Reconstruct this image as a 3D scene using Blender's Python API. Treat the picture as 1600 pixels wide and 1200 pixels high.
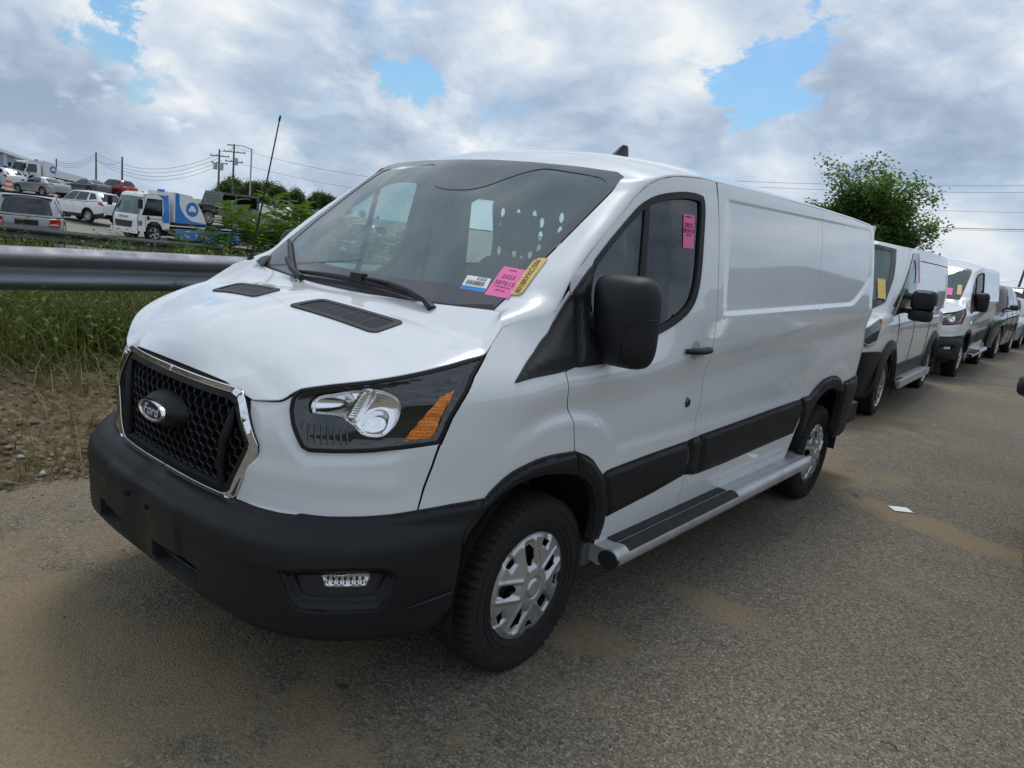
import bpy, bmesh, math, random, json
import numpy as np
from mathutils import Vector, Matrix, Euler
from mathutils.geometry import delaunay_2d_cdt
EXPOSURE = 0.16
VENT = [(.11, .45), (.54, .503), (.54, .64), (.135, .585)]
FIN = (0, 2.69, 2.122)
SKY_STRENGTH = .1; SUN_POWER = 1.35
SKY_OFF = (3.1, 7.7, 1.3)
SAND = [((-.2, -.3), 2.4, .85, .15, 1.0), ((-.9, .35), 1.0, .8, .2, .5), ((1.02, 1.42), .26, .17, .3, .65), ((1.28, 2.16), .42, .15, -.1, .75), ((1.75, 4.55), 1.3, .26, -.33, .9), ((.75, 5.3), .7, .9, .2, .75), ((.5, 8.0), 1.0, 1.3, 0, .8), ((.6, 12.6), 1.2, .8, 0, .6), ((1.9, 3.2), .25, .12, -.3, .3)]
STAINS = [((1.17, 4.77), .05, .12, .5, .7), ((1.2, 14.4), 3.2, .05, .55, .7), ((.6, .43), .03, .025, 0, .8), ((.1, 13.1), .5, .8, 0, .5)]
SKY_HOLES = [((-0.408, 0.890, 0.201), 0.6, 2.4, 0.6), ((-0.378, 0.898, 0.225), 1.2, 3.2, 0.6), ((-0.344, 0.905, 0.250), 0.6, 2.4, 0.6), ((-0.744, 0.645, 0.174), 0.5, 1.9, 0.6), ((-0.729, 0.664, 0.165), 0.3, 1.8, 0.6), ((-0.908, 0.376, 0.184), 1.0, 2.6, 0.6), ((-0.923, 0.349, 0.162), 0.3, 1.8, 0.5), ((-0.912, 0.394, 0.113), 0.1, 1.3, 0.45), ((-0.917, 0.367, 0.160), 0.5, 1.8, 0.5)]
SKY_DARK = [((-0.951, 0.296, 0.087), 4, 11, 0.294), ((-0.936, 0.341, 0.089), 2, 6, 0.175), ((-0.826, 0.543, 0.149), 2, 8, 0.14), ((-0.785, 0.611, 0.101), 1, 7, 0.14), ((-0.879, 0.467, 0.098), 1, 5, 0.07), ((-0.593, 0.786, 0.177), 1, 8, 0.084), ((-0.236, 0.948, 0.214), 2, 9, 0.154), ((-0.254, 0.959, 0.125), 1, 7, 0.14), ((-0.447, 0.887, 0.117), 1, 7, 0.105), ((-0.81, 0.546, 0.214), 2, 8, 0.07), ((-0.948, 0.318, 0.01), 2, 7, 0.14)]
SKY_BRIGHT = [((-0.701, 0.697, 0.151), 0.3, 3.2, 0.38), ((-0.666, 0.735, 0.130), 0.3, 2.5, 0.2), ((-0.919, 0.389, 0.067), 0.3, 3.0, 0.42), ((-0.892, 0.451, 0.035), 0.3, 3.0, 0.35), ((-0.925, 0.337, 0.176), 1, 4, 0.3), ((-0.900, 0.415, 0.131), 0.5, 3, 0.3), ((-0.480, 0.852, 0.210), 1, 7, 0.22), ((-0.344, 0.897, 0.277), 0.5, 3, 0.2), ((-0.158, 0.987, 0.018), 0.5, 4, 0.3), ((-0.628, 0.741, 0.236), 1, 6, 0.18), ((-0.511, 0.848, 0.138), 0.3, 4, 0.2), ((-0.373, 0.916, 0.150), 0.5, 4, 0.25), ((-0.857, 0.484, 0.180), 1, 6, 0.2)]
for o in list(bpy.data.objects): bpy.data.objects.remove(o)
SC = bpy.context.scene; COL = SC.collection
RAD = math.radians
# ---------------------------------------------------------------- camera
cam_d = bpy.data.cameras.new('camera'); cam_o = bpy.data.objects.new('camera', cam_d); COL.objects.link(cam_o)
CAM = (2.45753, -1.10863, 1.64585); YAW, PIT, ROL = RAD(-38.8571), RAD(-11.4355), RAD(6.4438)
_f = Vector((math.sin(YAW)*math.cos(PIT), math.cos(YAW)*math.cos(PIT), math.sin(PIT)))
_r = Vector((math.cos(YAW), -math.sin(YAW), 0)); _u = _r.cross(_f)
_r2 = _r*math.cos(ROL)+_u*math.sin(ROL); _u2 = -_r*math.sin(ROL)+_u*math.cos(ROL)
cam_o.matrix_world = Matrix(((_r2.x, _u2.x, -_f.x, CAM[0]), (_r2.y, _u2.y, -_f.y, CAM[1]), (_r2.z, _u2.z, -_f.z, CAM[2]), (0, 0, 0, 1)))
cam_d.sensor_fit = 'HORIZONTAL'; cam_d.sensor_width = 36; cam_d.lens = 1151.69/1600*36
cam_d.clip_start = .05; cam_d.clip_end = 6000
SC.camera = cam_o
SC.view_settings.view_transform = 'Standard'; SC.view_settings.look = 'None'
SC.view_settings.exposure = EXPOSURE; SC.view_settings.gamma = 1; SC.view_settings.use_curve_mapping = False
SC.cycles.max_bounces = 8; SC.cycles.transparent_max_bounces = 12; SC.cycles.use_denoising = True
SC.cycles.caustics_reflective = False; SC.cycles.caustics_refractive = False
# ---------------------------------------------------------------- node helpers
class NT:
    def __init__(s, tree): s.t = tree
    def n(s, typ, **kw):
        nd = s.t.nodes.new(typ)
        for k, v in kw.items():
            if k.startswith('i_'):
                key = k[2:]; key = int(key) if key.isdigit() else key.replace('_', ' ')
                sk = nd.inputs[key]
                if hasattr(v, 'is_linked') or isinstance(v, bpy.types.NodeSocket): s.t.links.new(v, sk)
                else: sk.default_value = v
            else: setattr(nd, k, v)
        return nd
    def m(s, op, a, b=None, c=None, clamp=False):
        nd = s.t.nodes.new('ShaderNodeMath'); nd.operation = op; nd.use_clamp = clamp
        for i, v in enumerate((a, b, c)):
            if v is None: continue
            if isinstance(v, bpy.types.NodeSocket): s.t.links.new(v, nd.inputs[i])
            else: nd.inputs[i].default_value = v
        return nd.outputs[0]
    def noise(s, vec, scale, detail=3, rough=.5, dist=0):
        nd = s.n('ShaderNodeTexNoise'); nd.inputs['Scale'].default_value = scale; nd.inputs['Detail'].default_value = detail
        nd.inputs['Roughness'].default_value = rough; nd.inputs['Distortion'].default_value = dist
        if vec is not None: s.t.links.new(vec, nd.inputs['Vector'])
        return nd.outputs['Fac']
    def ramp(s, fac, stops, interp='LINEAR'):
        nd = s.t.nodes.new('ShaderNodeValToRGB'); nd.color_ramp.interpolation = interp
        e = nd.color_ramp.elements
        while len(e) < len(stops): e.new(.5)
        for el, (p, c) in zip(e, stops):
            el.position = p; el.color = (c, c, c, 1) if isinstance(c, (int, float)) else tuple(c)+((1,) if len(c) == 3 else ())
        s.t.links.new(fac, nd.inputs[0]); return nd.outputs[0]
    def mix(s, fac, a, b, typ='RGBA', blend='MIX'):
        nd = s.t.nodes.new('ShaderNodeMix'); nd.data_type = typ; nd.blend_type = blend
        ia, ib, io = (6, 7, 2) if typ == 'RGBA' else (2, 3, 0)
        for i, v in ((0, fac), (ia, a), (ib, b)):
            if isinstance(v, bpy.types.NodeSocket): s.t.links.new(v, nd.inputs[i])
            elif i == ia or i == ib: nd.inputs[i].default_value = (tuple(v)+(1,))[:4] if typ == 'RGBA' else v
            else: nd.inputs[i].default_value = v
        return nd.outputs[io]
    def map(s, vec, loc=(0, 0, 0), rot=(0, 0, 0), sc=(1, 1, 1)):
        nd = s.n('ShaderNodeMapping'); nd.inputs[1].default_value = loc; nd.inputs[2].default_value = rot; nd.inputs[3].default_value = sc
        s.t.links.new(vec, nd.inputs[0]); return nd.outputs[0]
    def obj(s): return s.n('ShaderNodeTexCoord').outputs['Object']
    def pos(s): return s.n('ShaderNodeNewGeometry').outputs['Position']
    def link(s, a, b): s.t.links.new(a, b)
MATS = {}
def mat(name, col=(.5, .5, .5), rough=.5, metal=0., coat=0., spec=.5, var=0., vscale=3., bump=0., bscale=200., rvar=0., fn=None):
    if name in MATS: return MATS[name]
    m = bpy.data.materials.new(name); m.use_nodes = True; t = NT(m.node_tree)
    b = m.node_tree.nodes['Principled BSDF']
    b.inputs['Base Color'].default_value = (*col, 1); b.inputs['Roughness'].default_value = rough; b.inputs['Metallic'].default_value = metal
    b.inputs['Coat Weight'].default_value = coat; b.inputs['Coat Roughness'].default_value = .04; b.inputs['Specular IOR Level'].default_value = spec
    if var:
        nz = t.noise(t.obj(), vscale, 5, .6)
        f = t.ramp(nz, [(.3, 1-var), (.7, 1+var*.5)])
        t.link(t.mix(1., (*col, 1), f, blend='MULTIPLY'), b.inputs['Base Color'])
    if rvar:
        nz = t.noise(t.obj(), vscale*1.7, 4, .6)
        t.link(t.ramp(nz, [(.3, max(rough-rvar, .02)), (.75, rough+rvar)]), b.inputs['Roughness'])
    if bump:
        nz = t.noise(t.obj(), bscale, 2, .6)
        bp = t.n('ShaderNodeBump'); bp.inputs['Strength'].default_value = bump; bp.inputs['Distance'].default_value = .002
        t.link(nz, bp.inputs['Height']); t.link(bp.outputs[0], b.inputs['Normal'])
    if fn: fn(t, b)
    MATS[name] = m; return m
def glass(name, tint, refl_rough=.02, ior=1.5, haze=0., hazecol=(.6, .7, .7)):
    if name in MATS: return MATS[name]
    m = bpy.data.materials.new(name); m.use_nodes = True; t = NT(m.node_tree); nt = m.node_tree
    nt.nodes.remove(nt.nodes['Principled BSDF']); out = nt.nodes['Material Output']
    tr = t.n('ShaderNodeBsdfTransparent'); tr.inputs[0].default_value = (*tint, 1)
    gl = t.n('ShaderNodeBsdfGlossy'); gl.inputs['Roughness'].default_value = refl_rough; gl.inputs['Color'].default_value = (.95, .97, 1, 1)
    fr = t.n('ShaderNodeFresnel'); gb = t.n('ShaderNodeNewGeometry').outputs['Backfacing']; t.link(t.m('MULTIPLY_ADD', gb, 1/ior-ior, ior), fr.inputs[0])
    f2 = t.m('MULTIPLY', fr.outputs[0], 1.25, clamp=True)
    src = tr.outputs[0]
    if haze:
        df = t.n('ShaderNodeBsdfDiffuse'); df.inputs[0].default_value = (*hazecol, 1)
        mm = t.n('ShaderNodeMixShader'); mm.inputs[0].default_value = haze; t.link(src, mm.inputs[1]); t.link(df.outputs[0], mm.inputs[2]); src = mm.outputs[0]
    mx = t.n('ShaderNodeMixShader'); t.link(f2, mx.inputs[0]); t.link(src, mx.inputs[1]); t.link(gl.outputs[0], mx.inputs[2])
    t.link(mx.outputs[0], out.inputs[0]); MATS[name] = m; return m
# ---------------------------------------------------------------- sky and sun
SUN_EL, SUN_AZ = RAD(64), RAD(-28)          # azimuth measured from +Y (along the row) towards +X
W = bpy.data.worlds.new('World'); SC.world = W; W.use_nodes = True
def build_sky():
    t = NT(W.node_tree); bg = W.node_tree.nodes['Background']
    sky = t.n('ShaderNodeTexSky'); sky.sky_type = 'NISHITA'; sky.sun_disc = False; sky.sun_elevation = SUN_EL; sky.sun_rotation = SUN_AZ
    sky.air_density = 1.2; sky.dust_density = 1.6; sky.ozone_density = 1.4
    d = t.n('ShaderNodeTexCoord').outputs['Generated']
    sx = t.n('ShaderNodeSeparateXYZ'); t.link(d, sx.inputs[0])
    fl = t.map(d, sc=(1, 1, 1.9))
    wn = t.n('ShaderNodeTexNoise'); wn.inputs['Scale'].default_value = 3.2; wn.inputs['Detail'].default_value = 3; t.link(fl, wn.inputs['Vector'])
    wv = t.n('ShaderNodeVectorMath'); wv.operation = 'MULTIPLY_ADD'; t.link(wn.outputs['Color'], wv.inputs[0]); wv.inputs[1].default_value = (.16, .16, .16); t.link(fl, wv.inputs[2])
    p = wv.outputs[0]
    big = t.noise(t.map(p, loc=SKY_OFF), 3.4, 8, .55)
    off = t.noise(t.map(p, loc=(SKY_OFF[0]+.01, SKY_OFF[1]+.03, SKY_OFF[2]+.075)), 3.4, 8, .55)
    lumps = t.noise(t.map(p, loc=(4.2, 1.1, 0)), 11., 7, .62)
    wisp = t.noise(t.map(p, loc=(2.2, .1, 3)), 17., 9, .66)
    mid = t.noise(t.map(p, loc=(1.2, 5.1, 2.)), 6.5, 6, .58)
    warp = t.m('ADD', t.m('MULTIPLY', t.m('SUBTRACT', lumps, .5), 9.), t.m('MULTIPLY', t.m('SUBTRACT', mid, .5), 12.))
    def blob(direc, r0, r1, amt):
        v = Vector(direc).normalized()
        dp = t.n('ShaderNodeVectorMath'); dp.operation = 'DOT_PRODUCT'; t.link(d, dp.inputs[0]); dp.inputs[1].default_value = v
        ang = t.m('MULTIPLY_ADD', t.m('ARCCOSINE', t.m('MINIMUM', dp.outputs['Value'], .999999)), 57.2958, t.m('MULTIPLY', t.m('MULTIPLY_ADD', t.m('SUBTRACT', wisp, .5), 7., warp), min(1., r1/3.5)))
        mr = t.n('ShaderNodeMapRange'); mr.interpolation_type = 'SMOOTHSTEP'; t.link(ang, mr.inputs[0])
        mr.inputs[1].default_value = r1; mr.inputs[2].default_value = r0; mr.inputs[3].default_value = 0; mr.inputs[4].default_value = amt
        return mr.outputs[0]
    dens = t.m('ADD', big, .42)
    hole = None
    for b in SKY_HOLES: q = blob(*b); hole = q if hole is None else t.m('MAXIMUM', hole, q)
    dens = t.m('SUBTRACT', dens, hole)
    mask = t.n('ShaderNodeMapRange'); mask.interpolation_type = 'SMOOTHSTEP'; t.link(t.m('MULTIPLY_ADD', t.m('SUBTRACT', wisp, .5), .85, dens), mask.inputs[0]); mask.inputs[1].default_value = .36; mask.inputs[2].default_value = .88
    # tops that catch the light, bellies in shade
    lit = t.m('MULTIPLY_ADD', t.m('SUBTRACT', big, off), 2.2, .58)
    lit = t.m('MULTIPLY_ADD', t.m('SUBTRACT', lumps, .5), .72, lit)
    lit = t.m('MULTIPLY_ADD', t.m('SUBTRACT', mid, .5), .55, lit)
    lit = t.m('MULTIPLY_ADD', t.m('SUBTRACT', wisp, .5), .26, lit)
    for b in SKY_DARK: lit = t.m('SUBTRACT', lit, blob(*b))
    for b in SKY_BRIGHT: lit = t.m('ADD', lit, blob(*b))
    cc = t.ramp(lit, [(0, (2.9, 3.7, 4.9)), (.3, (3.75, 4.6, 5.9)), (.56, (4.9, 5.75, 6.9)), (.8, (6.3, 6.95, 7.7)), (1, (8.0, 8.2, 8.3))])
    hz = t.n('ShaderNodeMapRange'); hz.interpolation_type = 'SMOOTHSTEP'; t.link(sx.outputs[2], hz.inputs[0]); hz.inputs[1].default_value = .11; hz.inputs[2].default_value = -.01
    cc = t.mix(t.m('MULTIPLY', hz.outputs[0], .45), cc, (4.7, 5.6, 6.8))
    skc = t.mix(1., sky.outputs[0], (.64, .92, 1.14), blend='MULTIPLY')
    t.link(t.mix(mask.outputs[0], skc, cc), bg.inputs[0]); bg.inputs[1].default_value = SKY_STRENGTH
build_sky()
sun_d = bpy.data.lights.new('sun', 'SUN'); sun_d.energy = SUN_POWER; sun_d.angle = RAD(20); sun_d.color = (1, .955, .90)
sun_o = bpy.data.objects.new('sun', sun_d); COL.objects.link(sun_o); sun_o.location = (0, 0, 30)
_sd = Vector((math.sin(SUN_AZ)*math.cos(SUN_EL), math.cos(SUN_AZ)*math.cos(SUN_EL), math.sin(SUN_EL)))
sun_o.rotation_euler = _sd.to_track_quat('Z', 'Y').to_euler()
# ---------------------------------------------------------------- object helpers
def link(o, parent=None):
    COL.objects.link(o)
    if parent is not None: o.parent = parent
    return o
def tag(o, label, cat=None, group=None, kind=None):
    if label: o['label'] = label
    if cat: o['category'] = cat
    if group: o['group'] = group
    if kind: o['kind'] = kind
    return o
def empty(name, loc=(0, 0, 0), rz=0, label=None, cat=None, group=None):
    o = bpy.data.objects.new(name, None); o.location = loc; o.rotation_euler = (0, 0, rz); o.empty_display_size = .1
    COL.objects.link(o); return tag(o, label, cat, group)
def mesh(name, V, F, m, parent=None, smooth=False, mats=None, mi=None):
    me = bpy.data.meshes.new(name); me.from_pydata([tuple(v) for v in V], [], [tuple(f) for f in F])
    for mm in (mats or [m]): me.materials.append(mm)
    if mi is not None: me.polygons.foreach_set('material_index', np.array(mi, np.int32))
    if smooth: me.polygons.foreach_set('use_smooth', np.ones(len(me.polygons), bool))
    me.update(); return link(bpy.data.objects.new(name, me), parent)
def fixn(o):
    bm = bmesh.new(); bm.from_mesh(o.data); bmesh.ops.recalc_face_normals(bm, faces=bm.faces); bm.to_mesh(o.data); bm.free(); return o
def smooth_by_angle(o, ang=35):
    me = o.data; me.polygons.foreach_set('use_smooth', np.ones(len(me.polygons), bool))
    bm = bmesh.new(); bm.from_mesh(me); c = RAD(ang)
    for e in bm.edges:
        e.smooth = not (len(e.link_faces) == 2 and e.calc_face_angle(0) > c)
    bm.to_mesh(me); bm.free(); return o
class MB:
    """collects boxes, tubes and strips into one mesh"""
    def __init__(s): s.V = []; s.F = []; s.MI = []
    def add(s, V, F, mi=0):
        n = len(s.V); s.V += [tuple(map(float, v)) for v in V]; s.F += [tuple(i+n for i in f) for f in F]; s.MI += [mi]*len(F); return s
    def box(s, c, d, rot=None, mi=0):
        R_ = Euler(rot).to_matrix() if rot else Matrix.Identity(3)
        V = [Vector(c)+R_@Vector((d[0]*i/2, d[1]*j/2, d[2]*k/2)) for i in (-1, 1) for j in (-1, 1) for k in (-1, 1)]
        return s.add(V, [(0, 1, 3, 2), (4, 6, 7, 5), (0, 4, 5, 1), (2, 3, 7, 6), (0, 2, 6, 4), (1, 5, 7, 3)], mi)
    def tube(s, pts, r, seg=8, mi=0, cap=True, flat=1.):
        pts = [Vector(p) for p in pts]; rs = r if hasattr(r, '__len__') else [r]*len(pts); V = []; F = []
        up = Vector((0, 0, 1))
        for i, p in enumerate(pts):
            d = (pts[min(i+1, len(pts)-1)]-pts[max(i-1, 0)]).normalized()
            a = d.cross(up if abs(d.z) < .95 else Vector((1, 0, 0))).normalized(); b = a.cross(d)
            V += [p+(a*math.cos(2*math.pi*k/seg)+b*flat*math.sin(2*math.pi*k/seg))*rs[i] for k in range(seg)]
        for i in range(len(pts)-1):
            for k in range(seg): F.append((i*seg+k, i*seg+(k+1) % seg, (i+1)*seg+(k+1) % seg, (i+1)*seg+k))
        if cap: F += [tuple(range(seg))[::-1], tuple(range((len(pts)-1)*seg, len(pts)*seg))]
        return s.add(V, F, mi)
    def lathe(s, prof, axis='x', c=(0, 0, 0), seg=48, mi=0, close=False):
        V = []; F = []; n = len(prof)
        for k in range(seg):
            a = 2*math.pi*k/seg
            for (h, r) in prof:
                v = (h, r*math.cos(a), r*math.sin(a)) if axis == 'x' else ((r*math.cos(a), h, r*math.sin(a)) if axis == 'y' else (r*math.cos(a), r*math.sin(a), h))
                V.append((v[0]+c[0], v[1]+c[1], v[2]+c[2]))
        for k in range(seg):
            for i in range(n-1): F.append((k*n+i, k*n+i+1, ((k+1) % seg)*n+i+1, ((k+1) % seg)*n+i))
        return s.add(V, F, mi)
    def grid(s, P, mi=0):
        P = np.asarray(P); a, b = P.shape[:2]
        return s.add(P.reshape(-1, 3), [(i*b+j, i*b+j+1, (i+1)*b+j+1, (i+1)*b+j) for i in range(a-1) for j in range(b-1)], mi)
    def prism(s, poly, d, mi=0):
        """poly: 3D ring, d: extrusion vector"""
        n = len(poly); V = [Vector(p) for p in poly]+[Vector(p)+Vector(d) for p in poly]
        return s.add(V, [tuple(range(n))[::-1], tuple(range(n, 2*n))]+[(i, (i+1) % n, n+(i+1) % n, n+i) for i in range(n)], mi)
    def build(s, name, m, parent=None, smooth=None, mats=None, fix=True):
        o = mesh(name, s.V, s.F, m, parent, mats=mats, mi=s.MI if mats else None)
        if fix: fixn(o)
        if smooth: smooth_by_angle(o, smooth)
        return o
def children(o): return [c for c in bpy.data.objects if c.parent == o]
def copy_tree(root, loc, rz, label, group=None, skip=()):
    kids = {}
    for o in bpy.data.objects:
        if o.parent is not None: kids.setdefault(o.parent.name, []).append(o)
    def rec(o, par):
        c = o.copy(); COL.objects.link(c)
        if par is not None: c.parent = par
        for k in kids.get(o.name, []):
            if k.name.split('.')[0] not in skip: rec(k, c)
        return c
    c = rec(root, None); c.location = loc; c.rotation_euler = (0, 0, rz); c['label'] = label
    if group: c['group'] = group
    return c
def inpoly(P, poly):
    x, y = P[:, 0], P[:, 1]; ins = np.zeros(len(P), bool); n = len(poly)
    for i in range(n):
        x1, y1 = poly[i]; x2, y2 = poly[(i+1) % n]
        c = ((y1 > y) != (y2 > y))
        if c.any(): ins ^= c & (x < (x2-x1)*(y-y1)/(y2-y1+1e-15)+x1)
    return ins
def dist_poly(P, poly):
    P = np.asarray(P); A = np.asarray(poly); B = np.roll(A, -1, 0); d = np.full(len(P), 1e9)
    for a, b in zip(A, B):
        ab = b-a; t = np.clip(((P-a)@ab)/max(ab@ab, 1e-12), 0, 1); d = np.minimum(d, np.linalg.norm(P-a-t[:, None]*ab, axis=1))
    return d
def area2(p): p = np.asarray(p); q = np.roll(p, -1, 0); return (p[:, 0]*q[:, 1]-q[:, 0]*p[:, 1]).sum()/2
def chaikin(p, n=2, closed=True, corner=50):
    """rounds an outline but keeps its sharp corners"""
    p = [np.array(q, float) for q in p]
    for _ in range(n):
        o = []; N = len(p)
        for i in range(N):
            a, b, c = p[i-1], p[i], p[(i+1) % N]
            if not closed and i in (0, N-1): o.append(b); continue
            d1 = b-a; d2 = c-b; l1 = np.linalg.norm(d1)+1e-12; l2 = np.linalg.norm(d2)+1e-12
            ang = math.degrees(math.acos(max(-1, min(1, float(d1@d2/(l1*l2))))))
            if ang > corner or ang < 4: o.append(b)
            else: o += [b-d1*.25, b+d2*.25]
        p = o
    return [tuple(q) for q in p]
def densify(poly, s):
    out = []; n = len(poly)
    for i in range(n):
        a = np.array(poly[i]); b = np.array(poly[(i+1) % n]); k = max(1, int(math.ceil(np.linalg.norm(b-a)/s)))
        out += [tuple(a+(b-a)*j/k) for j in range(k)]
    return out
def offset_poly(poly, d):
    """move every edge of a ccw outline inwards by d"""
    p = np.asarray(poly, float); a = p-np.roll(p, 1, 0); b = np.roll(p, -1, 0)-p
    na = np.stack([-a[:, 1], a[:, 0]], 1)/np.maximum(np.linalg.norm(a, axis=1), 1e-9)[:, None]
    nb = np.stack([-b[:, 1], b[:, 0]], 1)/np.maximum(np.linalg.norm(b, axis=1), 1e-9)[:, None]
    m = na+nb; l = np.linalg.norm(m, axis=1); m = m/np.maximum(l, .5)[:, None]
    k = 1/np.maximum((m*na).sum(1), .5)
    return [tuple(q) for q in p+m*(d*k)[:, None]]
def dedupe(poly, eps=1e-4):
    o = []
    for q in poly:
        if not o or abs(q[0]-o[-1][0])+abs(q[1]-o[-1][1]) > eps: o.append(q)
    if abs(o[0][0]-o[-1][0])+abs(o[0][1]-o[-1][1]) < eps: o.pop()
    return o
def panel(name, poly, m, parent, base, off=0., sp=(.03, .03), inset=.002, thick=.02, rnd=.002, holes=(), mirror=False, both=False, flange=None, edge=.02, curve=0, hole_inset=None, guides=()):
    """a sheet cut to an outline in the (u, v) of a surface, with rounded, returned edges.  base(u, v, off) -> points"""
    poly = dedupe([tuple(map(float, p)) for p in poly])
    if area2(poly) < 0: poly = poly[::-1]
    if curve: poly = chaikin(poly, curve)
    if inset:
        u0 = min(p[0] for p in poly); q = offset_poly(poly, inset)
        poly = [(u0, b[1]) if both and a[0] <= u0+1e-6 else b for a, b in zip(poly, q)]
    loops = [densify(poly, edge)]
    H = []
    for h in holes:
        h = dedupe([tuple(map(float, p)) for p in h])
        if area2(h) < 0: h = h[::-1]
        if curve: h = chaikin(h, curve)
        h = offset_poly(h, -(inset if hole_inset is None else hole_inset)); H.append(h); loops.append(densify(h, edge))
    A = np.array(poly); lo, hi = A.min(0), A.max(0)
    gx = np.arange(lo[0]+sp[0]*.5, hi[0], sp[0]); gy = np.arange(lo[1]+sp[1]*.5, hi[1], sp[1])
    if len(gx) and len(gy):
        G = np.stack(np.meshgrid(gx, gy), -1); G[1::2, :, 0] += sp[0]*.5; G = G.reshape(-1, 2)
        G = G[inpoly(G, poly)]
        for h in H: G = G[~inpoly(G, h)]
        if len(G):
            sc = np.array([1/sp[0], 1/sp[1]]); d = np.full(len(G), 9.)
            for g_ in guides:
                ga = np.array(g_); zi = np.interp(G[:, 0], ga[:, 0], ga[:, 1]); d = np.where(np.abs(G[:, 1]-zi) < .007, 0, d)
            for L in loops: d = np.minimum(d, dist_poly(G*sc, np.array(L)*sc))
            G = G[d > .45]
    else: G = np.zeros((0, 2))
    pts = []; edges = []
    for L in loops:
        n0 = len(pts); pts += L; edges += [(n0+i, n0+(i+1) % len(L)) for i in range(len(L))]
    pts += [tuple(g) for g in G]
    for g_ in guides:
        ga = np.array(g_); k_ = inpoly(ga, loops[0]) & (dist_poly(ga, loops[0]) > .006); n0 = len(pts); ids = []
        for q_, ok in zip(ga, k_):
            if ok: pts.append(tuple(q_)); ids.append(len(pts)-1)
            else: ids.append(-1)
        edges += [(a_, b_) for a_, b_ in zip(ids[:-1], ids[1:]) if a_ >= 0 and b_ >= 0]
    ov, oe, of, _, _, _ = delaunay_2d_cdt([Vector(p) for p in pts], edges, [], 0, 1e-6)
    V2 = np.array([tuple(v) for v in ov]); F = np.array([tuple(f) for f in of])
    cen = V2[F].mean(1); keep = inpoly(cen, loops[0])
    for L in loops[1:]: keep &= ~inpoly(cen, L)
    F = F[keep]
    a = V2[F[:, 1]]-V2[F[:, 0]]; b = V2[F[:, 2]]-V2[F[:, 0]]
    cr = a[:, 0]*b[:, 1]-a[:, 1]*b[:, 0]; F[cr < 0] = F[cr < 0][:, ::-1]; F = F[np.abs(cr) > 1e-10]
    u, v = V2[:, 0], V2[:, 1]
    fo = off if callable(off) else (lambda u, v, d: off+0*u)
    def P(u, v): return base(u, v, fo(u, v, dist_poly(np.stack([u, v], 1), loops[0]) if callable(off) else None))
    X = P(u, v); e = 1.5e-3
    N = np.cross(P(u+e, v)-P(u-e, v), P(u, v+e)-P(u, v-e)); N /= np.maximum(np.linalg.norm(N, axis=1, keepdims=True), 1e-12)
    # boundary edges
    ed = {}
    for f in F:
        for i in range(3):
            p, q = int(f[i]), int(f[(i+1) % 3])
            if (q, p) in ed: del ed[(q, p)]
            else: ed[(p, q)] = 1
    V = [X]; NN = [N]; FF = [tuple(int(i) for i in f) for f in F]; MI = [0]*len(FF)
    if thick:
        bd = list(ed); bv = sorted({i for e_ in bd for i in e_}); idx = {b_: i for i, b_ in enumerate(bv)}
        T = np.zeros((len(bv), 3))
        for p, q in bd:
            t = X[q]-X[p]; o_ = np.cross(t, N[p]); o_ /= max(np.linalg.norm(o_), 1e-9); T[idx[p]] += o_; T[idx[q]] += o_
        T /= np.maximum(np.linalg.norm(T, axis=1, keepdims=True), 1e-9)
        B = X[bv]; Nb = N[bv]
        rings = [(B+T*rnd*.7-Nb*rnd*.3, Nb*.7+T*.7), (B+T*rnd-Nb*rnd, T+Nb*.05), (B+T*rnd-Nb*thick, T)]
        if flange: rings.append((B+T*(rnd+flange)-Nb*(thick+.001), Nb))
        if both: rings = [(np.where(np.abs(B[:, :1]) < 1e-4, np.c_[np.zeros(len(B)), r_[:, 1:]], r_), n_) for r_, n_ in rings]
        prev = bv; n0 = len(X)
        for k, (r_, n_) in enumerate(rings):
            V.append(r_); NN.append(n_); cur = list(range(n0, n0+len(bv))); n0 += len(bv)
            for p, q in bd:
                if both and abs(X[p][0]) < 1e-4 and abs(X[q][0]) < 1e-4: continue
                i, j = idx[p], idx[q]; FF.append((prev[i], cur[i], cur[j], prev[j])); MI.append(1 if k >= 2 else 0)
            prev = cur
    V = np.concatenate(V); NN = np.concatenate(NN)
    if both:
        n0 = len(V); V = np.concatenate([V, V*[-1, 1, 1]]); NN = np.concatenate([NN, NN*[-1, 1, 1]])
        FF += [tuple(i+n0 for i in f[::-1]) for f in FF]; MI += MI
    elif mirror: V = V*[-1, 1, 1]; NN = NN*[-1, 1, 1]; FF = [f[::-1] for f in FF]
    # outward orientation is u x v: the surfaces here are built so that this points out of the body
    me = bpy.data.meshes.new(name); me.from_pydata(V.tolist(), [], FF)
    me.materials.append(m); me.materials.append(MATS.get('gap_black') or m)
    me.polygons.foreach_set('material_index', np.array(MI, np.int32))
    me.polygons.foreach_set('use_smooth', np.ones(len(FF), bool)); me.update()
    NN = NN/np.maximum(np.linalg.norm(NN, axis=1, keepdims=True), 1e-9)
    me.normals_split_custom_set_from_vertices(NN.tolist())
    return link(bpy.data.objects.new(name, me), parent)
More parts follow.
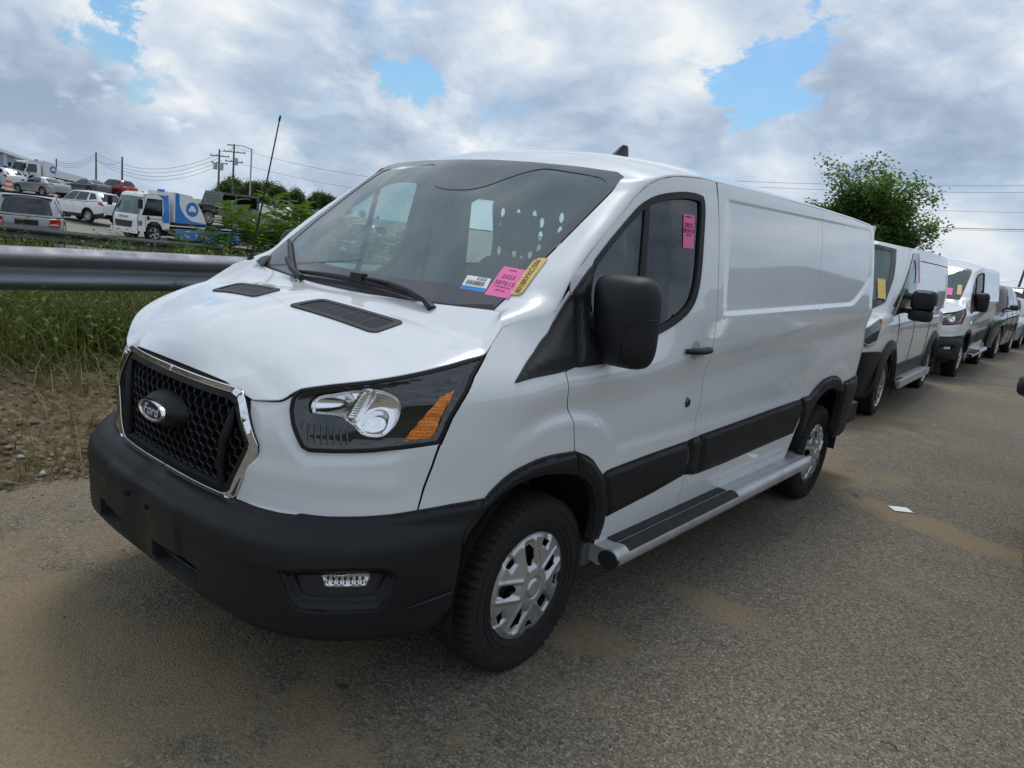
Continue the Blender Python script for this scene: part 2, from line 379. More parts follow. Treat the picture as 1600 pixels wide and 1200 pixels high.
def text_mesh(name, body, size, m, parent=None, mat4=None, shear=0., extrude=.0005, align='CENTER', xs=1.):
    cu = bpy.data.curves.new(name, 'FONT'); cu.body = body; cu.size = size; cu.shear = shear; cu.extrude = extrude; cu.align_x = align; cu.align_y = 'CENTER'; cu.resolution_u = 3
    t = bpy.data.objects.new('tmp', cu); COL.objects.link(t)
    me = bpy.data.meshes.new_from_object(t); bpy.data.objects.remove(t); me.name = name
    me.materials.clear(); me.materials.append(m)
    if xs != 1: me.transform(Matrix.Diagonal((xs, 1, 1, 1)))
    if mat4 is not None: me.transform(mat4)
    return link(bpy.data.objects.new(name, me), parent)
def frame(o, x, y):
    """matrix with origin o, x axis along x, y axis near y, z = normal"""
    x = Vector(x).normalized(); z = x.cross(Vector(y)).normalized(); y = z.cross(x)
    return Matrix(((x.x, y.x, z.x, o[0]), (x.y, y.y, z.y, o[1]), (x.z, y.z, z.z, o[2]), (0, 0, 0, 1)))
def pch(xs, ys):
    """monotone-ish cubic through points, vectorised"""
    xs = np.array(xs, float); ys = np.array(ys, float); h = np.diff(xs); d = np.diff(ys)/h
    m = np.zeros(len(xs)); m[0] = d[0]; m[-1] = d[-1]
    for i in range(1, len(xs)-1):
        if d[i-1]*d[i] > 0:
            w1 = 2*h[i]+h[i-1]; w2 = h[i]+2*h[i-1]; m[i] = (w1+w2)/(w1/d[i-1]+w2/d[i])
    def f(x):
        x = np.asarray(x, float); xc = np.clip(x, xs[0], xs[-1])
        i = np.clip(np.searchsorted(xs, xc, side='right')-1, 0, len(h)-1)
        t = (xc-xs[i])/h[i]
        r = ys[i]*(1+2*t)*(1-t)**2+h[i]*m[i]*t*(1-t)**2+ys[i+1]*t*t*(3-2*t)+h[i]*m[i+1]*t*t*(t-1)
        return r+(x-xc)*np.where(x < xs[0], m[0], np.where(x > xs[-1], m[-1], 0))
    return f
def sst(a, b, x):
    t = np.clip((np.asarray(x, float)-a)/(b-a), 0, 1); return t*t*(3-2*t)
FW, RW, HUBZ = 1.023, 4.323, .345          # axle positions along the van, hub height
YT = .95                                    # where the nose curve ends and the flat side begins
side_z = pch([.15, .3, .5, .7, .85, 1.0, 1.2, 1.36, 1.45, 1.6, 1.75, 1.9, 2.0, 2.06], [.93, .955, .975, .988, .995, 1.003, 1.01, 1.008, .997, .975, .95, .92, .892, .865])
nose_y = pch([.12, .2, .3, .45, .6, .65, .69, .72, .8, .93, 1.05, 1.12, 1.25, 1.45], [.10, .05, .02, .003, 0., .003, .025, .062, .052, .05, .075, .10, .16, .25])
exp_a = pch([.2, .55, .66, .74, .84, 1.3], [3.4, 3.5, 3.3, 2.8, 2.6, 2.5])
exp_b = pch([.2, .55, .66, .74, .84, 1.3], [3.0, 3.0, 2.9, 2.6, 2.5, 2.5])
fwd_in = pch([.4, .79, .9, 1.0, 1.2, 1.5, 1.65, 1.8, 2.05, 3.], [.15, .15, .115, .095, .10, .095, .07, .035, 0., 0.])
def side_x(y, z):
    """half width of the van at distance y behind the bumper and height z, stampings included"""
    y = np.asarray(y, float); z = np.asarray(z, float)
    x = side_z(z)
    t = np.clip(y-4.74, 0, .62); x = x-.55*t**2-2.4*t**4
    x = x-fwd_in(y)*sst(1.10, 1.42, z)
    # swelling round the wheel arches and over the lower cladding
    rf = np.sqrt((y-FW)**2*1.2+(z-HUBZ-.02)**2); rr = np.sqrt((y-RW)**2*1.2+(z-HUBZ-.02)**2)
    lo = 1-sst(.812, .872, z)
    fl = np.maximum(np.maximum(1-sst(.625, .695, rf), (1-sst(.60, .68, rr))*.9), lo*sst(1.0, 1.2, y))
    z0 = 1.10+.06*(y-1.54)
    x = x-(1-fl)*(.011+.011*sst(z0-.22, z0-.05, z))*sst(z0+.085, z0-.055, z)*sst(.62, 1.0, y)
    return x
def ledge(y, z):
    """pressed-in upper side panel behind the door, sunk by up to 14 mm"""
    y = np.asarray(y, float); z = np.asarray(z, float)
    zb = 1.385+.006*(y-2.3)+.016*(y-2.3)+.2*np.clip((y-4.3)/.5, 0, 1)**1.5
    zt = 1.905+.02*(y-2.3)-.0*y
    e = .022
    m = sst(zb-e*.4, zb+e*.6, z)*sst(zt+e, zt-e*.4, z)*sst(2.20, 2.30, y)*sst(4.80, 4.74, y)
    return (.019-.013*sst(1.42, 1.85, z))*m
def wrap(u, z, off=0.):
    """lower body skin: u<YT runs round the nose (u=-.45 is the middle), u>=YT is the distance along the side"""
    u = np.asarray(u, float); z = np.asarray(z, float)
    ph = np.clip((u+.45)/(YT+.45), 1e-6, 1)*np.pi/2
    yF = nose_y(z); L = YT-yF
    a = exp_a(z); b = exp_b(z)
    sx = np.sin(ph)**(2/a); cy = np.maximum(np.cos(ph), 0)**(2/b)
    y = np.where(u < YT, yF+L*(1-cy), u)
    x = np.where(u < YT, sx, 1.)*(side_x(y, z)-ledge(y, z))
    P = np.stack([x, y, z+0*x], -1)
    if np.any(off): P = P+wrap_n(u, z)*np.asarray(off)[..., None]
    return P
def wrap_n(u, z):
    e = 2e-3
    a = wrap(u+e, z)-wrap(u-e, z); b = wrap(u, z+e)-wrap(u, z-e)
    n = np.cross(a, b); return n/np.maximum(np.linalg.norm(n, axis=-1, keepdims=True), 1e-9)
# windscreen
scr_y = pch([1.30, 1.36, 1.5, 1.7, 1.85, 1.944, 1.975, 2.0], [.684, .762, .935, 1.20, 1.405, 1.545, 1.60, 1.65])
def screen(x, z, off=0.):
    x = np.asarray(x, float); z = np.asarray(z, float)
    y = scr_y(z)+.14*x*x
    P = np.stack([x+0*y, y, z+0*y], -1)
    if np.any(off):
        e = 1e-3; a = screen(x+e, z)-screen(x-e, z); b = screen(x, z+e)-screen(x, z-e)
        n = np.cross(a, b); n /= np.linalg.norm(n, axis=-1, keepdims=True); P = P+n*np.asarray(off)[..., None]
    return P
roof_z = pch([1.45, 1.6, 1.7, 1.85, 2.1, 2.6, 3.5, 4.6, 5.1, 5.4], [1.905, 1.9745, 2.015, 2.062, 2.098, 2.122, 2.128, 2.12, 2.10, 2.05])
def roof(x, y):
    x = np.asarray(x, float); y = np.asarray(y, float)
    return np.stack([x+0*y, y+0*x, roof_z(y-.10*x*x*np.clip((2.4-y)/.9, 0, 1))-.112*np.abs(x/.86)**2.4], -1)

DATA = json.loads('''{"lamp":[[0.0235,1.1159],[0.1268,1.1431],[0.2545,1.1673],[0.3649,1.1898],[0.4832,1.215],[0.6083,1.2414],[0.6913,1.2547],[0.6268,1.1943],[0.5773,1.1151],[0.5582,1.0666],[0.5377,0.9849],[0.4346,0.9726],[0.31,0.9532],[0.1843,0.9399],[0.0985,0.9327],[0.0757,0.9414],[0.0471,0.9768],[0.0249,1.0086],[0.0065,1.0488],[0.0025,1.0795],[0.0085,1.1019]],"reflector":[[0.0574,1.0686],[0.0568,1.088],[0.0714,1.1076],[0.1324,1.1233],[0.1989,1.1365],[0.2667,1.1466],[0.3019,1.1458],[0.3342,1.1371],[0.3596,1.12],[0.376,1.0939],[0.3802,1.0665],[0.3749,1.0385],[0.3558,1.0137],[0.3345,0.9966],[0.2709,0.9961],[0.2345,1.0203],[0.1937,1.0435],[0.1576,1.0491],[0.1063,1.0464],[0.0709,1.0472]],"amber":[[0.5546,1.1563],[0.5313,1.1455],[0.5048,1.1329],[0.4722,1.082],[0.4093,0.9889],[0.5131,1.0036],[0.5316,1.095]],"fascia":[[-0.1457,1.0515],[-0.0989,0.9146],[-0.1122,0.8534],[-0.1857,0.7294],[-0.1778,0.7114],[-0.097,0.7126],[-0.018,0.7133],[0.0908,0.7194],[0.0555,0.7163],[0.1624,0.7208],[0.2983,0.7302],[0.4011,0.7393],[0.4854,0.7505],[0.499,0.8402],[0.5211,0.9163],[0.5346,0.9828],[0.5379,0.9841],[0.4348,0.9718],[0.3102,0.952],[0.1845,0.9383],[0.0986,0.9311],[0.0737,0.9403],[0.045,0.9765],[0.0228,1.0083],[0.0039,1.0483],[-0.0005,1.079],[0.005,1.1025],[-0.0091,1.0948],[-0.0181,1.0831],[-0.0284,1.0743],[-0.0711,1.0663],[-0.1284,1.0558]],"hoodside":[[-0.1284,1.0558],[-0.0711,1.0663],[-0.0284,1.0743],[-0.0181,1.0831],[-0.0091,1.0948],[0.0046,1.106],[0.0228,1.1177],[0.0638,1.1297],[0.1263,1.1449],[0.1898,1.1575],[0.2542,1.1694],[0.311,1.1808],[0.3649,1.1919],[0.4253,1.2044],[0.4835,1.2172],[0.5497,1.2309],[0.6089,1.2436],[0.6933,1.2573],[0.7337,1.2882],[0.8019,1.3364]],"rail":[[0.8019,1.3364],[0.9081,1.3641],[1.0088,1.3963],[1.1027,1.5005],[1.2811,1.6472],[1.4341,1.755],[1.5532,1.8487],[1.6341,1.9065],[1.7141,1.94],[1.7951,1.9613],[2.0165,1.9797],[2.1611,1.9808],[2.9,1.995],[3.66,2.003],[4.3,2.003],[4.75,1.99],[5.05,1.98],[5.25,1.975]],"fender":[[0.8019,1.3364],[0.9081,1.3641],[1.0088,1.3963],[1.0991,1.473],[1.1385,1.4248],[1.126,1.3475],[1.0966,1.2538],[1.0044,1.19],[1.0263,1.0925],[1.0771,1.0113],[1.1198,0.8832],[1.1375,0.8344],[1.0165,0.8499],[0.9133,0.8578],[0.8382,0.8431],[0.7872,0.8114],[0.7527,0.7651],[0.4858,0.7467],[0.503,0.8401],[0.5252,0.9162],[0.5395,0.9837],[0.5424,0.984],[0.5619,1.0666],[0.5811,1.1151],[0.6308,1.1943],[0.6966,1.2558],[0.7337,1.2882]],"bline":[[2.15,1.99],[2.15,1.9806],[2.15,1.8243],[2.15,1.6323],[2.147,1.36],[2.16,1.1],[2.165,1.0],[2.15,0.88],[2.14,0.79],[2.13,0.42]],"jline":[[3.655,2.01],[3.66,1.78],[3.63,1.433],[3.61,1.2],[3.62,0.968],[3.61,0.856],[3.6,0.42]],"doortop":[[1.1109,1.5166],[1.1915,1.5745],[1.2811,1.6472],[1.3563,1.7025],[1.4341,1.755],[1.5004,1.8056],[1.5532,1.8487],[1.5937,1.8786],[1.6341,1.9065],[1.6747,1.9245],[1.7141,1.94],[1.7951,1.9613],[1.9056,1.9721],[2.0165,1.9797],[2.1407,1.9812]],"doorfront":[[1.0991,1.473],[1.1385,1.4248],[1.126,1.3475],[1.0966,1.2538],[1.0044,1.19],[1.0263,1.0925],[1.0771,1.0113],[1.1198,0.8832]],"window":[[1.2327,1.5543],[1.3117,1.6172],[1.3709,1.6625],[1.4316,1.7058],[1.5245,1.7714],[1.5592,1.7983],[1.5921,1.8221],[1.6579,1.8559],[1.7352,1.8798],[1.8466,1.8994],[1.9363,1.9039],[1.9903,1.8965],[2.0059,1.8662],[1.9878,1.7176],[1.9735,1.578],[1.9524,1.4843],[1.916,1.4182],[1.8357,1.3615],[1.6909,1.3023],[1.5552,1.2808],[1.3633,1.2725],[1.1936,1.2736]],"sailfront":[[0.7891,1.1713],[0.8943,1.2584],[0.9846,1.3551],[1.097,1.4486],[1.108,1.4563],[1.1342,1.424],[1.1248,1.3482],[1.0939,1.2539],[1.0671,1.2047],[1.0037,1.1965],[0.8705,1.1832]],"saildoor":[[1.1178,1.4609],[1.1836,1.5137],[1.2426,1.5601],[1.2041,1.2747],[1.2421,1.2694],[1.2496,1.2047],[1.0759,1.2027],[1.102,1.2535],[1.1333,1.348],[1.1428,1.424]],"divider":[[1.6194,1.8387],[1.6469,1.8478],[1.5863,1.2736],[1.5526,1.2701]],"bumpertop":[[-0.1739,0.7248],[-0.0989,0.7202],[-0.0194,0.7212],[0.0923,0.728],[0.0574,0.7304],[0.1638,0.7355],[0.2982,0.746],[0.4002,0.7558],[0.4867,0.7672],[0.606,0.7793],[0.7235,0.7837]],"archout":[[0.7368,0.7846],[0.756,0.8085],[0.783,0.8325],[0.8084,0.8508],[0.8346,0.8647],[0.9087,0.8857],[0.9454,0.8901],[1.0059,0.8884],[1.1221,0.8806]],"archin":[[1.1594,0.7839],[1.0925,0.8022],[1.0075,0.8181],[0.9181,0.8274],[0.8814,0.8231],[0.8433,0.816],[0.8123,0.8016],[0.7828,0.7818],[0.7548,0.7568],[0.7285,0.7298],[0.7224,0.6822],[0.7244,0.6357],[0.721,0.5766]],"archdoor":[[1.1326,0.8766],[1.2015,0.8513],[1.2485,0.8269],[1.331,0.7578],[1.3726,0.7065],[1.4236,0.5939],[1.4296,0.5273],[1.4145,0.4492],[1.3523,0.4554],[1.3543,0.5458],[1.3423,0.6123],[1.3046,0.6769],[1.264,0.722],[1.2195,0.7572],[1.1703,0.7796]],"fog":[[0.0344,0.5895],[0.2297,0.615],[0.4289,0.6162],[0.478,0.597],[0.4934,0.5714],[0.4797,0.5272],[0.4328,0.4659],[0.3582,0.4676],[0.1323,0.4599],[0.0962,0.4821],[0.0459,0.5564]],"foglamp":[[0.1973,0.5697],[0.3876,0.5819],[0.3964,0.5655],[0.382,0.5351],[0.2152,0.5329]],"intake":[[-0.4322,0.5067],[-0.3713,0.5211],[-0.2874,0.5069],[-0.2833,0.424],[-0.3663,0.4167],[-0.4326,0.4276]],"intakeL":[[-0.45,0.58],[-0.45,0.56],[-0.45,0.53],[-0.45,0.48],[-0.45,0.5],[-0.45,0.54]],"pad":[[-0.3482,0.6611],[-0.3584,0.5714],[-0.4349,0.4474]],"screws":[[-0.45,0.63],[-0.4356,0.5957]],"crease":[[0.5615,0.4726],[0.7238,0.4922]],"claddoor":[[1.3533,0.744],[1.3736,0.7528],[1.4132,0.7583],[1.6616,0.7682],[2.0689,0.7785],[2.1131,0.7382],[2.1236,0.697],[2.1171,0.6011],[1.8374,0.5701],[1.5881,0.5511],[1.4498,0.5409]],"cladwedge":[[2.0798,0.7796],[2.1823,0.786],[2.2256,0.7521],[2.2456,0.6912],[2.2532,0.5773],[2.1267,0.6012],[2.1385,0.6898],[2.1235,0.7366]],"cladside":[[2.1933,0.7882],[2.3913,0.7932],[2.7356,0.8028],[3.1315,0.8139],[3.6249,0.8246],[3.7057,0.7653],[3.6265,0.6048],[3.6436,0.6027],[2.9869,0.5886],[2.6144,0.578],[2.2674,0.5776],[2.2636,0.6834],[2.2373,0.7532]],"archrear":[[3.6354,0.831],[3.7922,0.8328],[3.9394,0.8878],[4.0021,0.9155],[4.0704,0.9294],[4.1513,0.9361],[4.2528,0.9325],[4.3605,0.9091],[4.4672,0.8655]],"archrearin":[[4.4992,0.7703],[4.4211,0.8064],[4.3343,0.8337],[4.2422,0.8484],[4.1581,0.8476],[4.0745,0.8324],[3.9805,0.8046],[3.9084,0.7631],[3.8415,0.6934],[3.7976,0.5971],[3.7491,0.5118]],"rearclad":[[4.4881,0.866],[4.91,0.89],[4.91,0.76],[4.91,0.66],[4.5097,0.5329]],"seam":[[0.9288,1.4692],[0.9612,1.4531],[0.9931,1.4281],[1.0132,1.3912]],"handle":[[1.8734,1.2123],[2.0996,1.2367]],"lock":[[2.0187,0.9743]],"tag":[[1.8593,1.8148],[1.9358,1.8135],[1.9303,1.6712],[1.8524,1.6709]],"cargo":[]}''')
V1 = ((-.54, 7.4, 0), .048); V2 = ((-.60, 13.25, 0), .03); ROWY = (19.0, 24.2, 29.4, 35.)
RVEH = ((3.17, 3.668, 0), 0.0)
TRK = ((-35.2, 14.6, -.66), RAD(9.4)); TRK2 = ((-83.2, 24.6, 1.12), RAD(14))
LOTCARS = lambda: [('suv', PW, (-45.11, 15.08), -108, dict(clad=True, L=4.65), 'white crossover with dark lower cladding left of the big tow truck'),
 ('sedan', PS, (-66.43, 19.87), -108, dict(L=4.7, H=1.46), 'silver sedan parked uphill behind the white crossover'),
 ('suv', PW, (-71.76, 18.55), -106, dict(L=4.7, H=1.66, r=.37), 'white sport utility beside the blue building at the left edge'),
 ('sedan', PG, (-76.23, 26.87), -108, dict(L=4.7, H=1.46), 'grey sedan behind the silver sedan'),
 ('suv', PR, (-76.16, 29.38), -106, dict(L=4.5, H=1.72), 'dark red sport utility behind the tow truck cab'),
 ('suv', PG2, (-28.95, 8.87), -70, dict(L=5.1, W=2.03, H=1.93, r=.39, hood=1.1, belt=1.2), 'big grey sport utility seen from behind, nearest car in the lot'),
 ('sedan', PW, (-33.61, 22.79), -100, dict(L=4.7, H=1.46), 'white sedan seen through the nearest van cabin, left of the window pillar'),
 ('sedan', PW, (-35.01, 31.29), -100, dict(L=4.7, H=1.46), 'white sedan seen through the nearest van cabin, right of the window pillar'),
 ('suv', PS, (-40.27, 30.6), -100, dict(L=4.6, H=1.68), 'silver sport utility seen through the nearest van cabin')]
DRUMS = [((-64.18, 18.39), 'orange and white drum by the white sport utility at the left edge'), ((-78.49, 25.37), 'orange and white drum in front of the distant tow truck')]
BLD = ((-64.5, 14.6, .25), RAD(158.2))
POLES = [(((-90.99, 49.76, 1.40), 6.75, 'left one of the two poles carrying transformers'), dict(arms=[(5.9, 2.6), (5.0, 2.2)], trafos=3, rz=.6)),
 (((-89.69, 51.03, 1.40), 7.60, 'right one of the two poles carrying transformers'), dict(arms=[(6.6, 3.0), (5.4, 2.4)], trafos=2, rz=.6)),
 (((-130.75, 50.22, 1.50), 5.64, 'tall bare pole left of the other bare pole'), dict(r=.17)),
 (((-118.70, 49.29, 1.50), 5.05, 'bare pole just above the dark red sport utility'), dict(r=.17)),
 (((-7.54, 96.36, -0.60), 4.97, 'leaning dark pole far down the row at the right'), dict(lean=(.55, 0), r=.16)),
 (((-32.71, 64.07, -0.50), 9.07, 'pole hidden behind the nearest van roof'), dict(arms=[(9.0, 2.4)])),
 (((0.03, 80.73, 0.00), 11.50, 'pole outside the right of the frame'), dict(arms=[(10., 2.4)])),
 (((-141.19, 47.95, 1.50), 4.07, 'short pole above the distant tow truck'), dict(r=.15))]
WIRES = [((-130.75, 50.22, 7.04), (-90.99, 49.76, 7.55), 2.20, 'topmost of the four sagging wires between the bare poles and transformer poles', 0.022),
 ((-130.75, 50.22, 6.69), (-90.69, 49.76, 7.15), 2.35, 'second of the four sagging wires between the bare poles and transformer poles', 0.022),
 ((-130.75, 50.22, 6.34), (-90.39, 49.76, 6.75), 2.50, 'third of the four sagging wires between the bare poles and transformer poles', 0.022),
 ((-130.75, 50.22, 5.99), (-90.09, 49.76, 6.35), 2.65, 'lowest of the four sagging wires between the bare poles and transformer poles', 0.022),
 ((-141.19, 47.95, 5.27), (-130.75, 50.22, 7.04), 1.00, 'topmost of the three short sagging wires left of the tall bare pole', 0.022),
 ((-141.19, 47.95, 4.97), (-130.75, 50.22, 6.64), 1.00, 'middle of the three short sagging wires left of the tall bare pole', 0.022),
 ((-141.19, 47.95, 4.67), (-130.75, 50.22, 6.24), 1.00, 'lowest of the three short sagging wires left of the tall bare pole', 0.022),
 ((-130.75, 50.22, 5.94), (-118.70, 49.29, 5.95), 0.60, 'wire between the two bare poles', 0.022),
 ((-89.69, 51.03, 8.60), (-32.71, 64.07, 8.47), 2.40, 'thin wire running from the transformer poles towards the nearest van roof', 0.016),
 ((-89.69, 51.03, 6.80), (-32.71, 64.07, 6.97), 2.20, 'lower thin wire running from the transformer poles towards the nearest van roof', 0.014),
 ((-90.99, 49.76, 7.85), (-89.69, 51.03, 8.60), 0.20, 'short wire between the two transformer poles', 0.018),
 ((-32.71, 64.07, 8.52), (0.03, 80.73, 11.40), 0.35, 'uppermost wire across the right sky above the tree', 0.014),
 ((-32.71, 64.07, 8.08), (0.03, 80.73, 10.78), 0.35, 'second wire across the right sky above the tree', 0.014),
 ((-18.41, 70.05, 7.42), (0.98, 80.87, 9.10), 0.20, 'thin wire across the right sky level with the tree middle', 0.012),
 ((-13.10, 52.70, 4.83), (1.55, 62.26, 6.32), 0.12, 'thick double cable across the right sky low beside the tree', 0.020),
 ((-13.07, 52.69, 4.73), (1.57, 62.25, 6.20), 0.12, 'thin cable just under the thick one on the right', 0.010),
 ((-12.71, 88.80, 1.41), (-7.54, 96.36, 2.77), 0.20, 'faint wire reaching the leaning pole', 0.012)]
LAMP = (-72.87, 43.54, 1.3)
TREE_R = ((-8.80, 39.71, -.2), 6.7)
FARTREES = [(-187.2, 103.6, 0.69, 0), (-200.0, 115.0, 0.88, 1), (-181.0, 108.3, 0.81, 2), (-194.1, 121.2, 0.85, 3), (-181.4, 117.2, 0.78, 0), (-180.6, 121.8, 0.72, 1), (-180.4, 127.0, 0.73, 2), (-171.4, 125.9, 0.64, 3), (-163.0, 125.0, 0.43, 0), (-157.1, 125.8, 0.24, 1), (-151.4, 126.6, 0.09, 2), (-160.7, 140.3, -0.06, 3), (-151.1, 137.9, -0.25, 0), (-142.4, 135.1, -0.52, 1), (-205.3, 109.8, 0.33, 2)]
FT = ['ridge tree just above the jeep roof left end', 'ridge tree between the two transformer poles and the lamp post', 'ridge tree behind the slim lamp post', 'ridge tree right of the slim lamp post', 'ridge tree left of where the aerial crosses the ridge', 'ridge tree right of where the aerial crosses the ridge', 'ridge tree above the tallest sumac', 'ridge tree at the right end of the ridge before the windscreen pillar', 'ridge tree hidden partly by the windscreen pillar', 'ridge tree at the left of the passenger window seen through the cabin', 'ridge tree seen through the passenger window, second from its left', 'ridge tree seen through the middle of the passenger window', 'ridge tree seen through the passenger window right of its middle', 'lowest ridge tree at the right of the passenger window', 'ridge tree left of both transformer poles']; FT_LABELS = ['ridge tree']
SUMACS = [(-14.23, 7.41, 0.6), (-13.4, 8.09, 0.9), (-14.0, 8.9, 0.95), (-14.58, 9.73, 1.0), (-13.79, 9.72, 1.05), (-14.75, 10.9, 1.05), (-15.21, 11.82, 1.0), (-17.99, 14.77, 1.0), (-18.34, 17.07, 1.1), (-21.38, 16.01, 1.25)]
SUMAC_L = ['small sumac shrub in front of the tow truck wing board', 'bushy sumac shrub just left of the aerial', 'bushy sumac shrub right behind the aerial base', 'tall sumac shrub right of the aerial', 'tall sumac shrub near the windscreen pillar', 'sumac shrub touching the windscreen pillar outline', 'sumac shrub half hidden by the windscreen pillar', 'sumac shrub seen through the left of the windscreen', 'sumac shrub seen through the cabin right of the window pillar', 'farther sumac shrub above the other shrubs']
HILL_AZ = [(-180, 9), (-120, 5), (-95, 2), (-80, 0), (-60, .5), (-42, 3), (-25, 4), (-10, .8), (-4, -.2), (3, 0), (9, 6), (18, 40), (50, 46), (100, 24), (140, 9), (180, 9)]
# ================================================================ the white cargo van
def rot_about(vs, c): return vs
PAINT = mat('white_paint', (.735, .75, .765), .30, coat=1., spec=.5, var=.035, vscale=2.2, rvar=.06)
BLK = mat('black_plastic', (.0095, .010, .0115), .50, spec=.34, var=.12, vscale=5, bump=.25, bscale=900, rvar=.07)
BLK2 = mat('grey_black_plastic', (.016, .0165, .018), .5, spec=.4, var=.1, vscale=6, bump=.2, bscale=700)
GAP = mat('gap_black', (.012, .012, .013), .8)
CHROME = mat('chrome', (.86, .86, .87), .06, metal=1., rvar=.03, vscale=9)
GLOSSBLK = mat('gloss_black', (.008, .0085, .011), .10, coat=1., spec=.6)
NAVY = mat('navy_enamel', (.012, .02, .055), .15, coat=.6)
RUB = mat('tyre_rubber', (.017, .016, .0155), .80, spec=.35, var=.25, vscale=14, bump=.2, bscale=300)
SILVER = mat('wheel_silver', (.50, .51, .52), .33, metal=.75, coat=.4, var=.08, vscale=8, rvar=.08)
STEELDK = mat('dark_steel', (.05, .05, .052), .6, metal=.5)
def _galv(t, b):
    v = t.n('ShaderNodeTexVoronoi'); v.inputs['Scale'].default_value = 70; t.link(t.obj(), v.inputs['Vector'])
    r = t.ramp(t.m('FRACT', t.m('MULTIPLY', v.outputs['Distance'], 4.3)), [(0, .42), (1, .62)])
    n = t.ramp(t.noise(t.obj(), 5, 5, .65), [(.3, .72), (.7, 1.08)])
    t.link(t.mix(1., t.mix(1., (1, 1.02, 1.03), r, blend='MULTIPLY'), n, blend='MULTIPLY'), b.inputs['Base Color'])
    t.link(t.ramp(v.outputs['Distance'], [(0, .34), (1, .52)]), b.inputs['Roughness'])
GALV = mat('galvanised_steel', (.42, .44, .45), .42, metal=.65, fn=_galv)
AMBER = mat('amber_plastic', (.80, .22, .012), .15, spec=.6, var=.15, vscale=30, coat=.5)
WINDSCREEN = glass('windscreen_glass', (.66, .85, .81), .015, 1.5, haze=.17, hazecol=(.46, .61, .61))
TINT = glass('tinted_glass', (.44, .58, .55), .01, 1.6)
LENS = glass('clear_lens', (.9, .92, .92), .02, 1.48)
CABIN = mat('cabin_grey', (.045, .047, .05), .7, var=.15, vscale=6)
CABIN2 = mat('cabin_mid_grey', (.12, .125, .13), .75)
SEAT = mat('seat_cloth', (.03, .031, .034), .9, bump=.3, bscale=500)
PINK = mat('pink_paper', (.86, .17, .42), .6)
PAPER = mat('white_paper', (.75, .8, .78), .6)
BLUEP = mat('blue_print', (.05, .22, .62), .5)
YEL = mat('yellow_tape', (.70, .50, .14), .55, var=.2, vscale=60)
INK = mat('black_ink', (.012, .012, .014), .6)
def pw(u, v, off): return wrap(u, v, np.asarray(off)+0*np.asarray(u))
def psc(u, v, off): return screen(u, v, np.asarray(off)+0*np.asarray(u))
def W1(u, v, off=0.): return Vector(wrap(np.array([u]), np.array([v]), np.array([float(off)]))[0])
# ---- three free-form patches: bonnet, roof rail + pillars, roof
_e2 = np.array(DATA['rail'])
_xe = pch([1.378, 1.45, 1.55, 1.7, 1.85, 1.94], [.752, .762, .766, .768, .766, .752])
_e1 = []
for z in (1.378, 1.415, 1.456, 1.53, 1.64, 1.75, 1.85, 1.922): x = float(_xe(z)); _e1.append(tuple(screen(x, z)))
for x, y in ((.757, 1.70), (.785, 1.82), (.822, 2.02), (.836, 2.16), (.845, 2.9), (.846, 3.66), (.846, 4.3), (.84, 4.75), (.815, 5.05), (.77, 5.25)): _e1.append(tuple(roof(x, y)))
_e1 = np.array(_e1); _kk = np.arange(len(_e1))/(len(_e1)-1.)
def multi(tt, P): fs = [pch(tt, P[:, k]) for k in range(P.shape[1])]; return lambda t: np.stack([f(t) for f in fs], -1)
_E1 = multi(_kk, _e1); _E2uv = multi(_kk, _e2)
def rail(s, t, off=0.):
    """t runs back along the pillar and the roof edge, s goes from the glass / roof (0) over to the side (1)"""
    s = np.clip(np.asarray(s, float), -.02, 1.02); t = np.asarray(t, float)
    A = _E1(t); q = _E2uv(t); B = wrap(q[..., 0], q[..., 1])
    d = B-A; ln = np.linalg.norm(d, axis=-1, keepdims=True)
    sl = np.clip(np.abs(A[..., 0:1])/.86, 0, 1)
    ta = np.stack([np.ones_like(t), .25*(1-sst(.35, .5, t)), -.08-.25*sst(.42, .62, t)], -1); ta /= np.linalg.norm(ta, axis=-1, keepdims=True)
    dn = wrap(q[..., 0], q[..., 1]-.01)-B; dn /= np.linalg.norm(dn, axis=-1, keepdims=True)
    ss = s[..., None]
    P = (2*ss**3-3*ss**2+1)*A+(ss**3-2*ss**2+ss)*ta*ln*1.0+(3*ss**2-2*ss**3)*B+(ss**3-ss**2)*dn*ln*1.1
    if np.any(np.asarray(off) != 0):
        e = 1e-3; a = rail(s+e, t)-rail(s-e, t); b = rail(s, t+e)-rail(s, t-e); nn = np.cross(a, b); nn /= np.maximum(np.linalg.norm(nn, axis=-1, keepdims=True), 1e-9)
        P = P+nn*(np.asarray(off)+0*s)[..., None]
    return P
_hs = np.array(DATA['hoodside']); _hP = wrap(_hs[:, 0], _hs[:, 1]); _hN = wrap_n(_hs[:, 0], _hs[:, 1])
_hl = np.r_[0, np.cumsum(np.linalg.norm(np.diff(_hP, axis=0), axis=1))]; _hl /= _hl[-1]
def resamp(tt, P):
    def f(t): return np.stack([np.interp(t, tt, P[:, k]) for k in range(P.shape[1])], -1)
    return f
def smooth_line(tt, P, n=160, k=5):
    t = np.linspace(0, 1, n); Q = resamp(tt, P)(t)
    for _ in range(k):
        Q[1:-1] = (Q[:-2]+2*Q[1:-1]+Q[2:])/4
    return resamp(t, Q)
_hE = smooth_line(_hl, _hP, 160, 6); _hNn = smooth_line(_hl, _hN, 160, 10)
_hcy = [.095, .104, .125, .165, .24, .36, .52, .66, .755]; _hcz = [1.093, 1.115, 1.15, 1.19, 1.237, 1.278, 1.318, 1.342, 1.356]
_hcl = np.r_[0, np.cumsum(np.hypot(np.diff(_hcy), np.diff(_hcz)))]; _hcl /= _hcl[-1]
_hC = (pch(_hcl, _hcy), pch(_hcl, _hcz))
